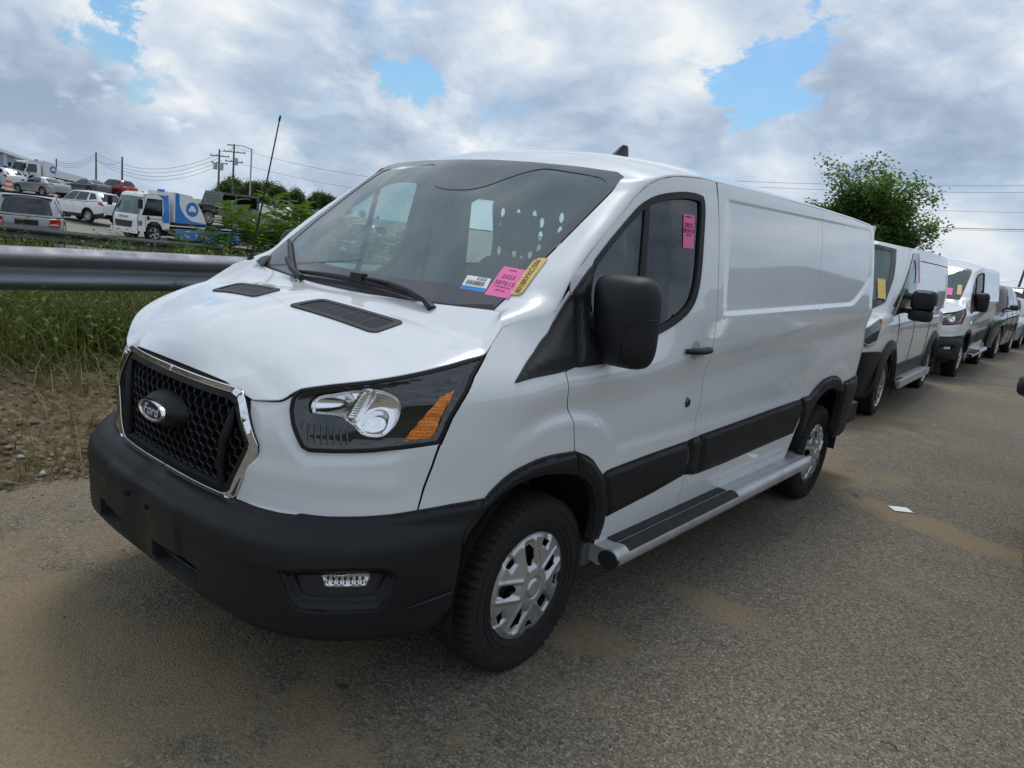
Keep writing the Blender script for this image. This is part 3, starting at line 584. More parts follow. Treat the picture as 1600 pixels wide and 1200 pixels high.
_rear = np.array([(0, .755, 1.356), (.2, .759, 1.357), (.4, .772, 1.363), (.55, .793, 1.368), (.68, .822, 1.3745)]+[tuple(p-np.array([0, .003, 0])) for p in rail(np.linspace(.0, 1, 9), np.zeros(9))[1:]])
_front = np.array([(0, .095, 1.093), (.1, .0955, 1.093), (.2, .098, 1.092), (.3, .104, 1.089)]+[tuple(_hP[0])])
def arcl(P): l = np.r_[0, np.cumsum(np.linalg.norm(np.diff(P, axis=0), axis=1))]; return l/l[-1]
_rR = smooth_line(arcl(_rear), _rear, 120, 8); _fR = smooth_line(arcl(_front), _front, 80, 2)
def hood(s, t, off=0.):
    s = np.asarray(s, float); t = np.asarray(t, float)
    te = np.clip(t, 0, 1)
    C0 = np.stack([0*te, _hC[0](te), _hC[1](te)], -1); E = _hE(te); n = _hNn(te)
    d = E-C0; ln = np.linalg.norm(d, axis=-1, keepdims=True)
    T0 = np.concatenate([ln*1.0, 0*ln, 0*ln], -1)
    k = sst(.0, .35, te)[..., None]
    T1 = n*.75*(.35+.65*k)+np.array([0, 0, -.62])*(.6+.4*k)+np.concatenate([d[..., :2]/ln*.55, 0*ln], -1)*(1-.5*k)
    T1 = T1*ln*(.85)
    ss = np.clip(s, 0, 1)[..., None]
    h = (2*ss**3-3*ss**2+1)*C0+(ss**3-2*ss**2+ss)*T0+(3*ss**2-2*ss**3)*E+(ss**3-ss**2)*T1
    def row(tv):
        tv = np.full(te.shape, tv); C1 = np.stack([0*tv, _hC[0](tv), _hC[1](tv)], -1); E1 = _hE(tv); n1 = _hNn(tv); d1 = E1-C1; l1 = np.linalg.norm(d1, axis=-1, keepdims=True)
        k1 = sst(.0, .35, tv)[..., None]
        A0 = np.concatenate([l1*1.0, 0*l1, 0*l1], -1); A1 = (n1*.75*(.35+.65*k1)+np.array([0, 0, -.62])*(.6+.4*k1)+np.concatenate([d1[..., :2]/l1*.55, 0*l1], -1)*(1-.5*k1))*l1*.85
        return (2*ss**3-3*ss**2+1)*C1+(ss**3-2*ss**2+ss)*A0+(3*ss**2-2*ss**3)*E1+(ss**3-ss**2)*A1
    h = h+(_rR(np.clip(s, 0, 1))-row(1.))*(te[..., None]**3)+(_fR(np.clip(s, 0, 1))-row(0.))*((1-te[..., None])**6)
    # the pressed lip along the leading edge of the bonnet
    if np.any(np.asarray(off) != 0):
        e = 2e-3; a = hood(s+e, t)-hood(s-e, t); b = hood(s, t+e)-hood(s, t-e); nn = np.cross(a, b); nn /= np.maximum(np.linalg.norm(nn, axis=-1, keepdims=True), 1e-9)
        h = h+nn*(np.asarray(off)+0*s)[..., None]
    return h
def roofp(s, t, off=0.):
    s = np.asarray(s, float); t = np.asarray(t, float)
    k0 = _kk[7]; tt = k0+(1-k0)*np.clip(t, 0, 1); A = _E1(tt)
    x = s*A[..., 0]; y0 = np.interp(t, [0, 1], [1.0, 1.0])
    yh = 1.573+.14*x*x; ye = A[..., 1]
    y = ye-(_E1(np.full_like(tt, k0))[..., 1]-yh)*np.clip(1-t/.25, 0, 1)**1.5*1.0
    P = np.stack([x, y, roof_z(y-.10*x*x*np.clip((2.4-y)/.9, 0, 1))-.112*np.abs(x/.86)**2.4], -1)
    b = np.clip(np.abs(s), 0, 1)[..., None]**8
    P = P*(1-b)+(A*b)
    if np.any(np.asarray(off) != 0): P = P+np.array([0, 0, 1.])*(np.asarray(off)+0*s)[..., None]
    return P
def sides(name, poly, m, parent, base, names=None, **kw):
    """the same panel on the driver's side and mirrored on the other"""
    a = panel(name, poly, m, parent, base, **kw); b = panel(name, poly, m, parent, base, mirror=True, **kw); return a, b
def make_wheel(parent, x, y, side, r=.352, detail=True):
    w = bpy.data.objects.new('wheel', None); w.empty_display_size = .1; link(w, parent); w.location = (x*side, y, HUBZ-.004)
    b = MB(); seg = 120
    prof = [(-.235, .205), (-.24, .235), (-.236, .29), (-.222, .325), (-.19, .345), (-.15, .351), (-.06, .352), (-.016, .3475), (-.001, .336), (.005, .314), (.006, .285), (.003, .255), (-.004, .232), (-.012, .216), (-.03, .207)]
    V = []; F = []; n = len(prof)
    for k in range(seg*2):
        a = 2*math.pi*k/(seg*2); blk = (k % 4) in (0, 1)
        for i, (h, rr) in enumerate(prof):
            q = rr
            if i in (3, 4, 7, 8) and not blk: q = rr-.012
            if i in (5, 6) and (k % 4) == 3: q = rr-.009
            V.append(((h)*1., q*math.cos(a), q*math.sin(a)))
    for k in range(seg*2):
        for i in range(n-1):
            k2 = (k+1) % (seg*2); F.append((k*n+i, k*n+i+1, k2*n+i+1, k2*n+i))
    b.add([(v[0]*side, v[1], v[2]) for v in V], F)
    for (h, rr) in ((-.185, .3475), (-.125, .3535), (-.06, .3525)):
        pass
    ty = b.build('tyre', RUB, w, smooth=24)
    g = MB()
    for rr, h in ((.262, .0065), (.300, .0065), (.24, .002)):
        pts = [(h*side, rr*math.cos(2*math.pi*k/64), rr*math.sin(2*math.pi*k/64)) for k in range(65)]; g.tube(pts, .0016, 5, cap=False)
    g.build('sidewall_rib', RUB, w, smooth=60)
    rim = MB(); rim.lathe([(-.2*side, .205), (-.05*side, .195), (-.045*side, .14), (-.045*side, .02), (-.045*side, .001)], seg=40); rim.build('steel_rim', STEELDK, w, smooth=40)
    # wheel cover: five broad spokes, five long and five short openings
    holes = []
    for k in range(5):
        a0 = RAD(90+72*k+10)
        def pol(L, da): return [(rr*math.cos(a0+da+aa/rr), rr*math.sin(a0+da+aa/rr)) for rr, aa in L]
        holes.append(pol([(.092, -.009), (.116, -.023), (.156, -.026), (.177, -.013), (.174, .013), (.150, .026), (.116, .022), (.093, .009)], 0))
        holes.append(pol([(.160, -.016), (.188, -.024), (.193, .024), (.163, .014)], RAD(36)))
    def capf(u, v, d):
        rr = np.hypot(u, v); th = np.arctan2(v, u)
        h = .010+.022*(1-sst(.03, .205, rr))-.008*sst(.19, .212, rr)
        a1 = np.abs((th-RAD(90+10)+math.pi/5) % (2*math.pi/5)-math.pi/5)*rr            # distance beside the middle of a long opening
        h = h+.006*np.exp(-((a1-.036)/.010)**2)*sst(.06, .09, rr)*sst(.205, .185, rr)
        h = h-.012*(1-sst(.018, .034, a1))*sst(.075, .10, rr)*sst(.20, .18, rr)
        a2 = np.abs((th-RAD(90+46)+math.pi/5) % (2*math.pi/5)-math.pi/5)*rr
        h = h-.009*(1-sst(.014, .03, a2))*sst(.145, .165, rr)
        h = h+.004*(1-sst(.034, .037, rr))-.006*np.exp(-((rr-.040)/.006)**2)
        return h
    def capb(u, v, off): return np.stack([side*(np.asarray(off)+0*u-.012), u*side, v], -1)
    circ = [(.212*math.cos(2*math.pi*k/72), .212*math.sin(2*math.pi*k/72)) for k in range(72)]
    panel('wheel_cover', circ, SILVER, w, capb, off=capf, sp=(.0055, .0055), inset=0, thick=.018, rnd=.0012, holes=holes, edge=.009)
    return w
def ledge_guides(y0, y1):
    g = []
    ys = np.linspace(y0, y1, int((y1-y0)/.03)+1)
    zb = 1.385+.022*(ys-2.3)+.2*np.clip((ys-4.3)/.5, 0, 1)**1.5; zt = 1.905+.02*(ys-2.3)-0*ys; e = .022
    for k in (-.45, -.25, -.05, .12, .28, .45, .65): g.append(list(zip(ys, zb+e*k)))
    for k in (-.45, -.2, .05, .3, .55, .8, 1.05): g.append(list(zip(ys, zt+e*k)))
    return g
def build_van():
    root = empty('cargo_van', (0, 0, 0), 0)
    D = DATA
    S = dict(sp=(.035, .02), thick=.022, rnd=.0013, inset=.0034, flange=.014, edge=.018)
    # ---- white skin
    sides('bumper_skin', D['fascia'], PAINT, root, pw, off=lambda u, v, d: .010*(sst(0, .045, d)-1)*sst(.46, .36, u)*sst(.85, .90, v)+.006*sst(.46, .36, u)*sst(.90, .84, v)*sst(.78, .84, v), **dict(S, sp=(.012, .012)))
    sides('fender', D['fender'], PAINT, root, pw, **dict(S, sp=(.02, .016), edge=.012))
    winpoly = chaikin(D['window'], 2)
    bl = D['bline']
    dpoly = [(p[0], p[1]) for p in D['doorfront'][1:]]+[(1.17, .86), (1.25, .81), (1.32, .75), (1.37, .68), (1.395, .58), (1.40, .42), (2.13, .42)]+[tuple(p) for p in bl[::-1][1:-2]]+[tuple(p) for p in D['doortop'][::-1]]+[tuple(D['doorfront'][0])]
    for mi in (False, True):
        d = panel('front_door', dpoly, PAINT, root, pw, holes=[winpoly], mirror=mi, hole_inset=-.004, **dict(S, sp=(.025, .012)))
        inner = offset_poly(winpoly if area2(winpoly) > 0 else winpoly[::-1], .022)
        panel('window_seal', winpoly, BLK2, d, pw, off=lambda u, v, dd: .001+.004*np.exp(-(dd/.006)**2), sp=(.02, .02), inset=-.003, thick=.025, holes=[inner], hole_inset=0, edge=.012, mirror=mi)
        panel('window_glass', offset_poly(winpoly if area2(winpoly) > 0 else winpoly[::-1], .012), TINT, d, pw, off=-.011, sp=(.06, .06), inset=0, thick=0, mirror=mi)
        panel('window_divider', D['divider'], BLK2, d, pw, off=-.003, sp=(.05, .05), inset=0, thick=.012, mirror=mi)
        panel('mirror_sail', D['saildoor'], BLK2, d, pw, off=lambda u, v, dd: .008+.014*sst(0, .03, dd), sp=(.015, .015), inset=.001, thick=.03, rnd=.003, mirror=mi)
        panel('fender_sail', D['sailfront'], BLK2, root, pw, off=lambda u, v, dd: .006+.018*sst(0, .05, dd), sp=(.015, .015), inset=.001, thick=.03, rnd=.003, mirror=mi)
        sg = -1 if mi else 1
        def M(v): return Vector((v[0]*sg, v[1], v[2]))
        # handle
        h = MB(); y0, z0 = D['handle'][0]; y1, z1 = D['handle'][1]; pts = []
        y0, y1, z0, z1 = y0+.01, y1-.01, z0+.012, z1-.01
        for k in range(13):
            t = k/12; yy = y0+(y1-y0)*t; zz = z0+(z1-z0)*t; o = .006+.030*math.sin(math.pi*min(1, max(0, t)))**.45
            pts.append(M(W1(yy, zz, o)))
        h.tube(pts, [.013, .017, .019]+[.019]*7+[.019, .017, .012], 10, flat=.8); h.build('door_handle', BLK, d, smooth=50)
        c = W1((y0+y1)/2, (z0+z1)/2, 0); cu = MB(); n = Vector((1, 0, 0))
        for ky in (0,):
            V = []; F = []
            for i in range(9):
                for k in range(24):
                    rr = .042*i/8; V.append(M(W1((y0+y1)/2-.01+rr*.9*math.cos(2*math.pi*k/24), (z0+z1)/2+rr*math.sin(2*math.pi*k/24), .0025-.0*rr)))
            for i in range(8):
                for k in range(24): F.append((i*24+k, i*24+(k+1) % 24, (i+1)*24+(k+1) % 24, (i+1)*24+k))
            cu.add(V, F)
        cu.build('handle_cup', mat('recess_grey', (.42, .43, .44), .35, coat=.6), d, smooth=60)  # flat disc on the door skin, its grey stands in for the recess shade
        ly, lz = D['lock'][0]; lk = MB()
        for rr, o, s_ in ((.024, .006, 24),):
            ring = [M(W1(ly+rr*.72*math.cos(2*math.pi*k/s_), lz+rr*math.sin(2*math.pi*k/s_), o)) for k in range(s_)]
            ring2 = [M(W1(ly+rr*.5*math.cos(2*math.pi*k/s_), lz+rr*.7*math.sin(2*math.pi*k/s_), o+.006)) for k in range(s_)]
            ring0 = [M(W1(ly+rr*.75*math.cos(2*math.pi*k/s_), lz+rr*1.04*math.sin(2*math.pi*k/s_), -.005)) for k in range(s_)]
            lk.add(ring0+ring+ring2, [(i, (i+1) % s_, s_+(i+1) % s_, s_+i) for i in range(s_)]+[(s_+i, s_+(i+1) % s_, 2*s_+(i+1) % s_, 2*s_+i) for i in range(s_)]+[tuple(range(2*s_, 3*s_))])
        lk.build('door_lock', GLOSSBLK, d, smooth=40)
    jl = D['jline']
    s1 = [tuple(p) for p in bl]+[tuple(p) for p in jl[::-1]]
    top = [(3.4, 2.001), (2.9, 1.996), (2.5, 1.99)]
    s1 = [tuple(p) for p in bl[1:]]+[tuple(p) for p in jl[::-1][:-1]]+[(3.655, 2.002)]+top
    p3 = [(3.6, .42), (3.68, .62), (3.74, .70), (3.80, .77), (3.86, .835), (3.93, .875), (4.02, .90), (4.12, .912), (4.22, .912), (4.32, .90), (4.42, .87), (4.50, .82), (4.55, .72), (4.57, .6), (4.60, .45), (5.24, .45), (5.24, 1.2), (5.24, 1.975), (5.05, 1.98), (4.75, 1.99), (4.3, 2.003), (4.0, 2.003)]+[(3.655, 2.003)]+[tuple(p) for p in jl[1:-1]]
    cargo_win = [(2.42, 1.45), (2.55, 1.42), (4.55, 1.45), (4.62, 1.52), (4.60, 1.80), (4.5, 1.87), (2.55, 1.86), (2.42, 1.80)]
    panel('side_panel', s1, PAINT, root, pw, guides=ledge_guides(2.17, 3.63), **dict(S, sp=(.05, .022), edge=.012))
    panel('quarter_panel', p3, PAINT, root, pw, guides=ledge_guides(3.675, 4.8), **dict(S, sp=(.03, .02), edge=.012))
    wA = [(2.40, 1.45), (2.5, 1.42), (3.45, 1.44), (3.53, 1.50), (3.53, 1.80), (3.45, 1.87), (2.5, 1.86), (2.40, 1.80)]
    wB = [(3.78, 1.50), (3.86, 1.45), (4.5, 1.48), (4.58, 1.55), (4.56, 1.80), (4.48, 1.87), (3.86, 1.87), (3.78, 1.80)]
    q1 = panel('side_door', s1, PAINT, root, pw, holes=[wA], mirror=True, **dict(S, sp=(.06, .03)))
    q2 = panel('quarter_panel', p3, PAINT, root, pw, holes=[wB], mirror=True, **dict(S, sp=(.06, .03)))
    panel('side_window', offset_poly(wA, -.02), LENS, q1, pw, off=-.012, sp=(.1, .1), inset=0, thick=0, mirror=True)
    panel('side_window', offset_poly(wB, -.02), LENS, q2, pw, off=-.012, sp=(.1, .1), inset=0, thick=0, mirror=True)
    H = dict(sp=(.025, .02), inset=.0018, thick=.02, rnd=.003, edge=.015)
    def hoodat(x, y):
        s_, t_ = .4, .6
        for _ in range(40):
            p = hood(np.array([s_]), np.array([t_]))[0]; e = 1e-3
            a = (hood(np.array([s_+e]), np.array([t_]))[0]-p)/e; b = (hood(np.array([s_]), np.array([t_+e]))[0]-p)/e
            J = np.array([[a[0], b[0]], [a[1], b[1]]]); d = np.linalg.solve(J, np.array([abs(x)-p[0], y-p[1]])); s_ = min(1, max(0, s_+d[0]*.8)); t_ = min(1, max(0, t_+d[1]*.8))
        return s_, t_
    vst = [hoodat(x, y) for x, y in VENT]
    def rrect(a0, a1, b0, b1, ra, rb_):
        o = []
        for cx, cy, st0 in ((a1-ra, b0+rb_, -90), (a1-ra, b1-rb_, 0), (a0+ra, b1-rb_, 90), (a0+ra, b0+rb_, 180)):
            o += [(cx+ra*math.cos(RAD(st0+18*k)), cy+rb_*math.sin(RAD(st0+18*k))) for k in range(6)]
        return o
    def vst_at(a, b):
        q = [(1-a)*(1-b), a*(1-b), a*b, (1-a)*b]; return sum(w*c[0] for w, c in zip(q, vst)), sum(w*c[1] for w, c in zip(q, vst))
    vent_hole = [vst_at(a, b) for a, b in rrect(.04, .96, .08, .92, .06, .12)]
    panel('bonnet', [(0, 0), (1, 0), (1, 1), (0, 1)], PAINT, root, hood, both=True, holes=[vent_hole], hole_inset=0, **dict(H, flange=.01))
    kA = float(_kk[2]); kB = float(_kk[10])
    sides('fender_top', [(0, 0), (1, 0), (1, kA), (0, kA)], PAINT, root, rail, **dict(H, sp=(.06, .008), inset=.0008, flange=.006, edge=.006))
    sides('roof_rail', [(0, kA), (1, kA), (1, 1), (0, 1)], PAINT, root, rail, **dict(H, sp=(.07, .006), inset=.0006, edge=.012, rnd=.0015, thick=.012))
    panel('roof', [(0, 0), (1, 0), (1, 1), (0, 1)], PAINT, root, roofp, both=True, **dict(H, sp=(.05, .015), inset=.0004, edge=.02, thick=.004, rnd=.001))
    # ---- windscreen
    gl = [(0, 1.33), (.3, 1.335), (.55, 1.345), (.70, 1.36), (.750, 1.385), (.758, 1.45), (.762, 1.55), (.764, 1.70), (.762, 1.85), (.752, 1.925), (.70, 1.946), (.5, 1.962), (.25, 1.973), (0, 1.978)]
    ws = panel('windscreen', gl, WINDSCREEN, root, psc, off=.001, sp=(.05, .04), inset=.0, thick=0, both=True)
    inn = [(0, 1.425), (.35, 1.428), (.55, 1.44), (.66, 1.465), (.695, 1.50), (.712, 1.58), (.724, 1.70), (.724, 1.82), (.712, 1.89), (.66, 1.918), (.4, 1.941), (.34, 1.943), (.25, 1.90), (.17, 1.836), (.09, 1.813), (0, 1.81)]
    frit = mat('screen_border', (.075, .072, .082), .12, coat=.4)
    panel('screen_border', gl, frit, ws, psc, off=-.006, sp=(.04, .03), inset=.0, thick=0, both=True, holes=[])if False else None
    # the border is built as a band between two outlines
    def band(name, outer, inner, m, parent, off):
        inner = chaikin(inner, 2, False)
        poly = outer+inner[::-1]
        return panel(name, poly, m, parent, psc, off=off, sp=(.03, .02), inset=0, thick=.0, both=True)
    band('screen_border', gl, inn, frit, ws, .0035)
    sb = MB(); c = screen(.02, 1.86, -.03)
    sb.box(c, (.16, .10, .05), (RAD(38), 0, 0)); sb.build('rain_sensor', CABIN2, ws)
    # ---- front: grille
    gr = [(0, 1.078), (.36, 1.078), (.397, 1.070), (.418, 1.045), (.494, .925), (.497, .90), (.418, .735), (.395, .716), (.36, .712), (0, .712)]
    def front(x, z, off=0.):
        """skin of the nose addressed by (x, z)"""
        x = np.asarray(x, float); z = np.asarray(z, float)
        yF = nose_y(z); L = YT-yF; a = exp_a(z); b = exp_b(z); w = side_z(z)
        r = np.clip(np.abs(x)/w, 0, .999)
        y = yF+L*(1-(1-r**a)**(1/b))
        P = np.stack([x+0*y, y, z+0*y], -1)
        if np.any(np.asarray(off) != 0):
            e = 1e-3; A = front(x+e, z)-front(x-e, z); B = front(x, z+e)-front(x, z-e); n = np.cross(A, B); n /= np.maximum(np.linalg.norm(n, axis=-1, keepdims=True), 1e-9)
            P = P+n*(np.asarray(off)+0*y)[..., None]
        return P
    grille = panel('grille', [(p[0], p[1]) for p in gr], GLOSSBLK, root, front, off=-.055, sp=(.05, .05), inset=-.01, thick=.0, both=True)
    gin = [(0, 1.0605), (.352, 1.0605), (.382, 1.051), (.399, 1.030), (.462, .923), (.464, .902), (.394, .750), (.376, .734), (.35, .7265), (0, .7265)]
    panel('grille_frame', gr+gin[::-1], CHROME, grille, front, off=lambda u, v, d: .003+.010*sst(0, .010, d), sp=(.012, .012), inset=.0, thick=.03, rnd=.002, both=True, edge=.012)
    go = [(p[0]*1.016, .895+(p[1]-.895)*1.05) for p in gr]
    panel('grille_surround', go+gr[::-1], GAP, grille, front, off=-.012, sp=(.02, .02), inset=0, thick=.03, both=True)
    panel('grille_bezel', gin+[(0, .748), (.335, .748), (.36, .757), (.376, .772), (.442, .902), (.442, .918), (.385, 1.01), (.37, 1.03), (.34, 1.038), (0, 1.038)], BLK, grille, front, off=lambda u, v, d: -.006-.02*0*d, sp=(.02, .02), inset=0, thick=.04, both=True)
    # honeycomb
    hexm = MB(); r0 = .0262; dx = r0*math.sqrt(3); dz = r0*1.5*.80
    gp = np.array(gin)[:, :2]; full = [tuple(p) for p in gp]+[(-p[0], p[1]) for p in gp[::-1]]
    for j in range(-1, 13):
        for i in range(-12, 13):
            cx = (i+.5*(j % 2))*dx; cz = .745+j*dz
            ins = inpoly(np.array([[cx, cz]]), full)[0]
            if not ins: continue
            ro = r0*.985; ri = r0*.83; V = []
            for rr, oo in ((ro, -.026), (ri, -.022), (ri, -.05)):
                xs = np.array([cx+rr*math.cos(RAD(30+60*k)) for k in range(6)]); zs = np.array([cz+rr*.80*math.sin(RAD(30+60*k)) for k in range(6)])
                V += list(front(xs, zs, np.full(6, oo)))
            hexm.add(V, [(k, (k+1) % 6, 6+(k+1) % 6, 6+k) for k in range(6)]+[(6+k, 6+(k+1) % 6, 12+(k+1) % 6, 12+k) for k in range(6)])
    hexm.build('honeycomb_mesh', mat('grille_black', (.012, .0125, .014), .38), grille, fix=False)
    for sg in (1, -1):
        bb = MB(); bb.tube([Vector(front(np.array([x*sg]), np.array([z]), np.array([-.014]))[0]) for x, z in ((.375, 1.03), (.365, .97), (.345, .90), (.335, .82), (.34, .745))], [.012, .016, .018, .018, .014], 8, flat=.8)
        bb.build('grille_bar', BLK, grille, smooth=60)
    # oval badge on its pod
    oc = Vector((0, .028, .926)); pod = MB(); V = []; F = []
    for i, (k, yy) in enumerate(((1.62, .062), (1.5, .040), (1.3, .020), (1.12, .010), (1.0, .006), (0, .004))):
        for q in range(48):
            a = 2*math.pi*q/48; V.append((.082*k*math.cos(a)+(0 if k < 1.3 else 0), oc.y+yy-.01, oc.z+.036*k*1.1*math.sin(a)))
    for i in range(5):
        for q in range(48): F.append((i*48+q, i*48+(q+1) % 48, (i+1)*48+(q+1) % 48, (i+1)*48+q))
    pod.add(V, F); badge = pod.build('badge_pod', BLK, grille, smooth=50)
    def oval(name, prof, m):
        b = MB(); V = []; F = []
        for (k, yy) in prof:
            for q in range(64):
                a = 2*math.pi*q/64; V.append((.089*k*math.cos(a), oc.y+yy-.012, oc.z+.0365*(k if k > .5 else k)*math.sin(a)))
        for i in range(len(prof)-1):
            for q in range(64): F.append((i*64+q, i*64+(q+1) % 64, (i+1)*64+(q+1) % 64, (i+1)*64+q))
        b.add(V, F); return b.build(name, m, badge, smooth=50)
    oval('badge_ring', [(1.0, .012), (1.02, .0), (.98, -.009), (.90, -.009), (.86, -.003)], CHROME)
    oval('badge_field', [(.88, -.002), (.6, -.0045), (.001, -.005)], NAVY)
    text_mesh('badge_lettering', 'Ford', .052, mat('badge_silver', (.75, .76, .78), .35, metal=.2), badge, frame((0, oc.y-.0185, oc.z+.001), (1, 0, 0), (0, 0, 1)), shear=.32, extrude=.001, xs=1.05)
    ov = MB(); ov.tube([(.075*math.cos(2*math.pi*q/48), oc.y-.0175, oc.z+.029*math.sin(2*math.pi*q/48)) for q in range(49)], .0009, 5, cap=False); ov.build('badge_line', CHROME, badge)
    # ---- black bumper
    bt = [tuple(p) for p in D['bumpertop']]
    nose = [(-.45, .722), (-.30, .722), (-.215, .722)]
    low = [(.722, .5766), (.72, .50), (.715, .42), (.70, .352), (.6, .352), (.37, .360), (.11, .362), (-.05, .368), (-.19, .39), (-.30, .402), (-.45, .405)]
    bp = nose+bt+[tuple(p) for p in D['archin'][::-1]][:0]+[(.735, .765), (.712, .70)]+low
    fogp = chaikin(D['fog'], 2); fogp = fogp if area2(fogp) > 0 else fogp[::-1]
    ink = [(-.432, .508), (-.37, .512), (-.287, .500), (-.283, .425), (-.366, .417), (-.432, .425)]
    padx = -.352
    def boff(u, v, d):
        pad = sst(padx+.006, padx-.006, u)*sst(.44, .452, v)*sst(.672, .655, v)
        lip = .012*sst(.30, .22, v)
        return .020-.012*np.exp(-(d/.012)**2)+.011*pad+.006*sst(.668, .655, v)*sst(.56, .60, v)*sst(.15, -.05, u)-.02*sst(.42, .36, v)*sst(.62, .70, u)
    bump = panel('front_bumper', bp, BLK, root, pw, off=boff, sp=(.011, .011), inset=.001, thick=.05, rnd=.004, holes=[fogp, ink], both=True, edge=.012, hole_inset=0)
    panel('air_dam', [(-.45, .41), (.1, .40), (.6, .40), (.6, .27), (.1, .27), (-.2, .30), (-.45, .31)], GAP, bump, pw, off=-.09, sp=(.06, .06), inset=0, thick=0, both=True)
    panel('bumper_backing', [(-.45, .72), (.55, .70), (.6, .4), (-.45, .42)], GAP, bump, pw, off=-.05, sp=(.06, .06), inset=0, thick=0, both=True)
    for mi in (False, True):
        fi = offset_poly(fogp, .016); fi2 = offset_poly(fogp, .034)
        fr = panel('fog_lamp_bezel', fogp, BLK, bump, pw, off=lambda u, v, d: .012-.030*sst(.006, .034, d), sp=(.01, .01), inset=.002, thick=.02, holes=[fi2], hole_inset=0, edge=.012, mirror=mi)
        panel('fog_recess', offset_poly(fogp, .030), BLK2, fr, pw, off=lambda u, v, d: -.018-.022*sst(.47, .60, v), sp=(.015, .015), inset=0, thick=0, mirror=mi)
        fl = chaikin(D['foglamp'], 1)
        fl = panel('fog_lamp', fl, CHROME, fr, pw, off=lambda u, v, d: -.022-.012*sst(0, .02, d)+.004*np.sin(u*260)*np.sin(v*190), sp=(.006, .006), inset=0, thick=.01, mirror=mi)
        panel('fog_lens', D['foglamp'], LENS, fl, pw, off=-.014, sp=(.03, .03), inset=0, thick=0, mirror=mi)
        sl = MB(); sg = -1 if mi else 1
        for zz in (.455, .485): sl.tube([Vector(W1(u, zz, -.015)*1) if not mi else Vector((-W1(u, zz, -.015).x, W1(u, zz, -.015).y, zz)) for u in (-.435, -.40, -.36, -.32, -.285)], .007, 6)
        sl.build('intake_slat', BLK, bump)
        cr = MB(); cpts = [W1(u, v, .024) for u, v in ((.53, .468), (.58, .474), (.64, .482), (.70, .489))]; cr.tube([Vector((p.x*sg, p.y, p.z)) for p in cpts], [.002, .006, .008, .006], 8); cr.build('bumper_crease', BLK, bump, smooth=60)
        for (u, v) in ((-.4395, .610),):
            sc_ = MB(); p = W1(u, v, .032); sc_.lathe([(0, .0001), (0, .008), (-.006, .010)], 'y', (p.x*sg, p.y, p.z), 16); sc_.build('plate_screw_hole', GAP, bump)
        # arch flares, cladding
        AF = dict(sp=(.012, .012), inset=.0012, thick=.035, rnd=.004, edge=.012, mirror=mi)
        lipf = lambda u, v, d: .010+.012*sst(0, .022, d)
        ao = chaikin(D['archout'], 1, False); ai = chaikin(D['archin'][:12], 1, False)
        panel('arch_flare', [(.7235, .7837)]+ao+ai+[(.712, .70)], BLK, root, pw, off=lipf, **AF)
        panel('arch_flare', D['archdoor'], BLK, root, pw, off=lipf, **dict(AF))
        panel('side_cladding', D['claddoor'], BLK, root, pw, off=lambda u, v, d: .004+.012*sst(0, .03, d), **AF)
        panel('side_cladding', D['cladwedge'], BLK, root, pw, off=lambda u, v, d: .004+.012*sst(0, .02, d), **AF)
        panel('side_cladding', D['cladside'], BLK, root, pw, off=lambda u, v, d: .004+.012*sst(0, .03, d), **dict(AF, sp=(.025, .010)))
        rin = [(4.495, .80)]+[tuple(p) for p in D['archrearin']][1:]
        panel('arch_flare', [tuple(p) for p in D['archrear']]+[(4.53, .80), (4.56, .72), (4.575, .60), (4.575, .50), (4.52, .50), (4.525, .60), (4.515, .70)]+rin+[(3.72, .60), (3.70, .72)], BLK, root, pw, off=lipf, **dict(AF, inset=.0008))
        panel('rear_cladding', [(4.52, .868), (4.60, .872), (4.9, .885), (5.2, .89), (5.2, .42), (4.60, .42), (4.585, .60), (4.57, .72), (4.54, .80)], BLK, root, pw, off=lambda u, v, d: .004+.012*sst(0, .03, d), **dict(AF, sp=(.03, .02)))
        # headlamp
        rfh = chaikin(D['reflector'], 1); amh = [tuple(q) for q in D['amber']]
        hp = panel('headlamp', D['lamp'], GLOSSBLK, root, pw, off=lambda u, v, d: -.006-.010*sst(0, .03, d), sp=(.012, .012), inset=.003, thick=.02, rnd=.001, mirror=mi, holes=[rfh, amh], hole_inset=0)
        panel('lamp_bezel', D['lamp'], BLK, hp, pw, off=lambda u, v, d: .001+0*u, sp=(.015, .015), inset=.002, thick=.015, rnd=.001, holes=[offset_poly(D['lamp'] if area2(D['lamp']) > 0 else D['lamp'][::-1], .010)], hole_inset=0, mirror=mi)
        rf = chaikin(D['reflector'], 1)
        def bowl(u, v, d):
            c = np.minimum(np.hypot((u-.300)/.085, (v-1.075)/.080), np.hypot((u-.125)/.085, (v-1.085)/.055))
            col = np.exp(-((u-.222+(v-1.07)*-.30)/.021)**4)*sst(1.03, 1.05, v)
            dome = np.exp(-(np.hypot((u-.300)/.045, (v-1.035)/.036))**4)
            return -.026-.012*sst(0, .006, d)-.040*np.clip(1-c*c, 0, 1)+col*(.020+.0013*np.sin(v*820))+.026*dome
        rp = panel('reflector', rf, mat('reflector_silver', (.92, .92, .93), .17, metal=1.), hp, pw, off=bowl, sp=(.004, .0019), inset=0, thick=.02, rnd=.001, mirror=mi)
        panel('indicator', D['amber'], AMBER, hp, pw, off=lambda u, v, d: -.016+.0009*np.sin(v*600)-.004*np.exp(-(np.hypot((u-.50)/.03, (v-1.06)/.016))**4), sp=(.008, .004), inset=0, thick=.02, mirror=mi)
        rb = MB()
        for k in range(9):
            u0 = .05+.022*k; rb.tube([Vector((q.x*sg, q.y, q.z)) for q in (W1(u0, .955+.001*k, -.015), W1(u0-.012, 1.0, -.015), W1(u0-.016, 1.022-.002*k*.5, -.016))], .0035, 5)
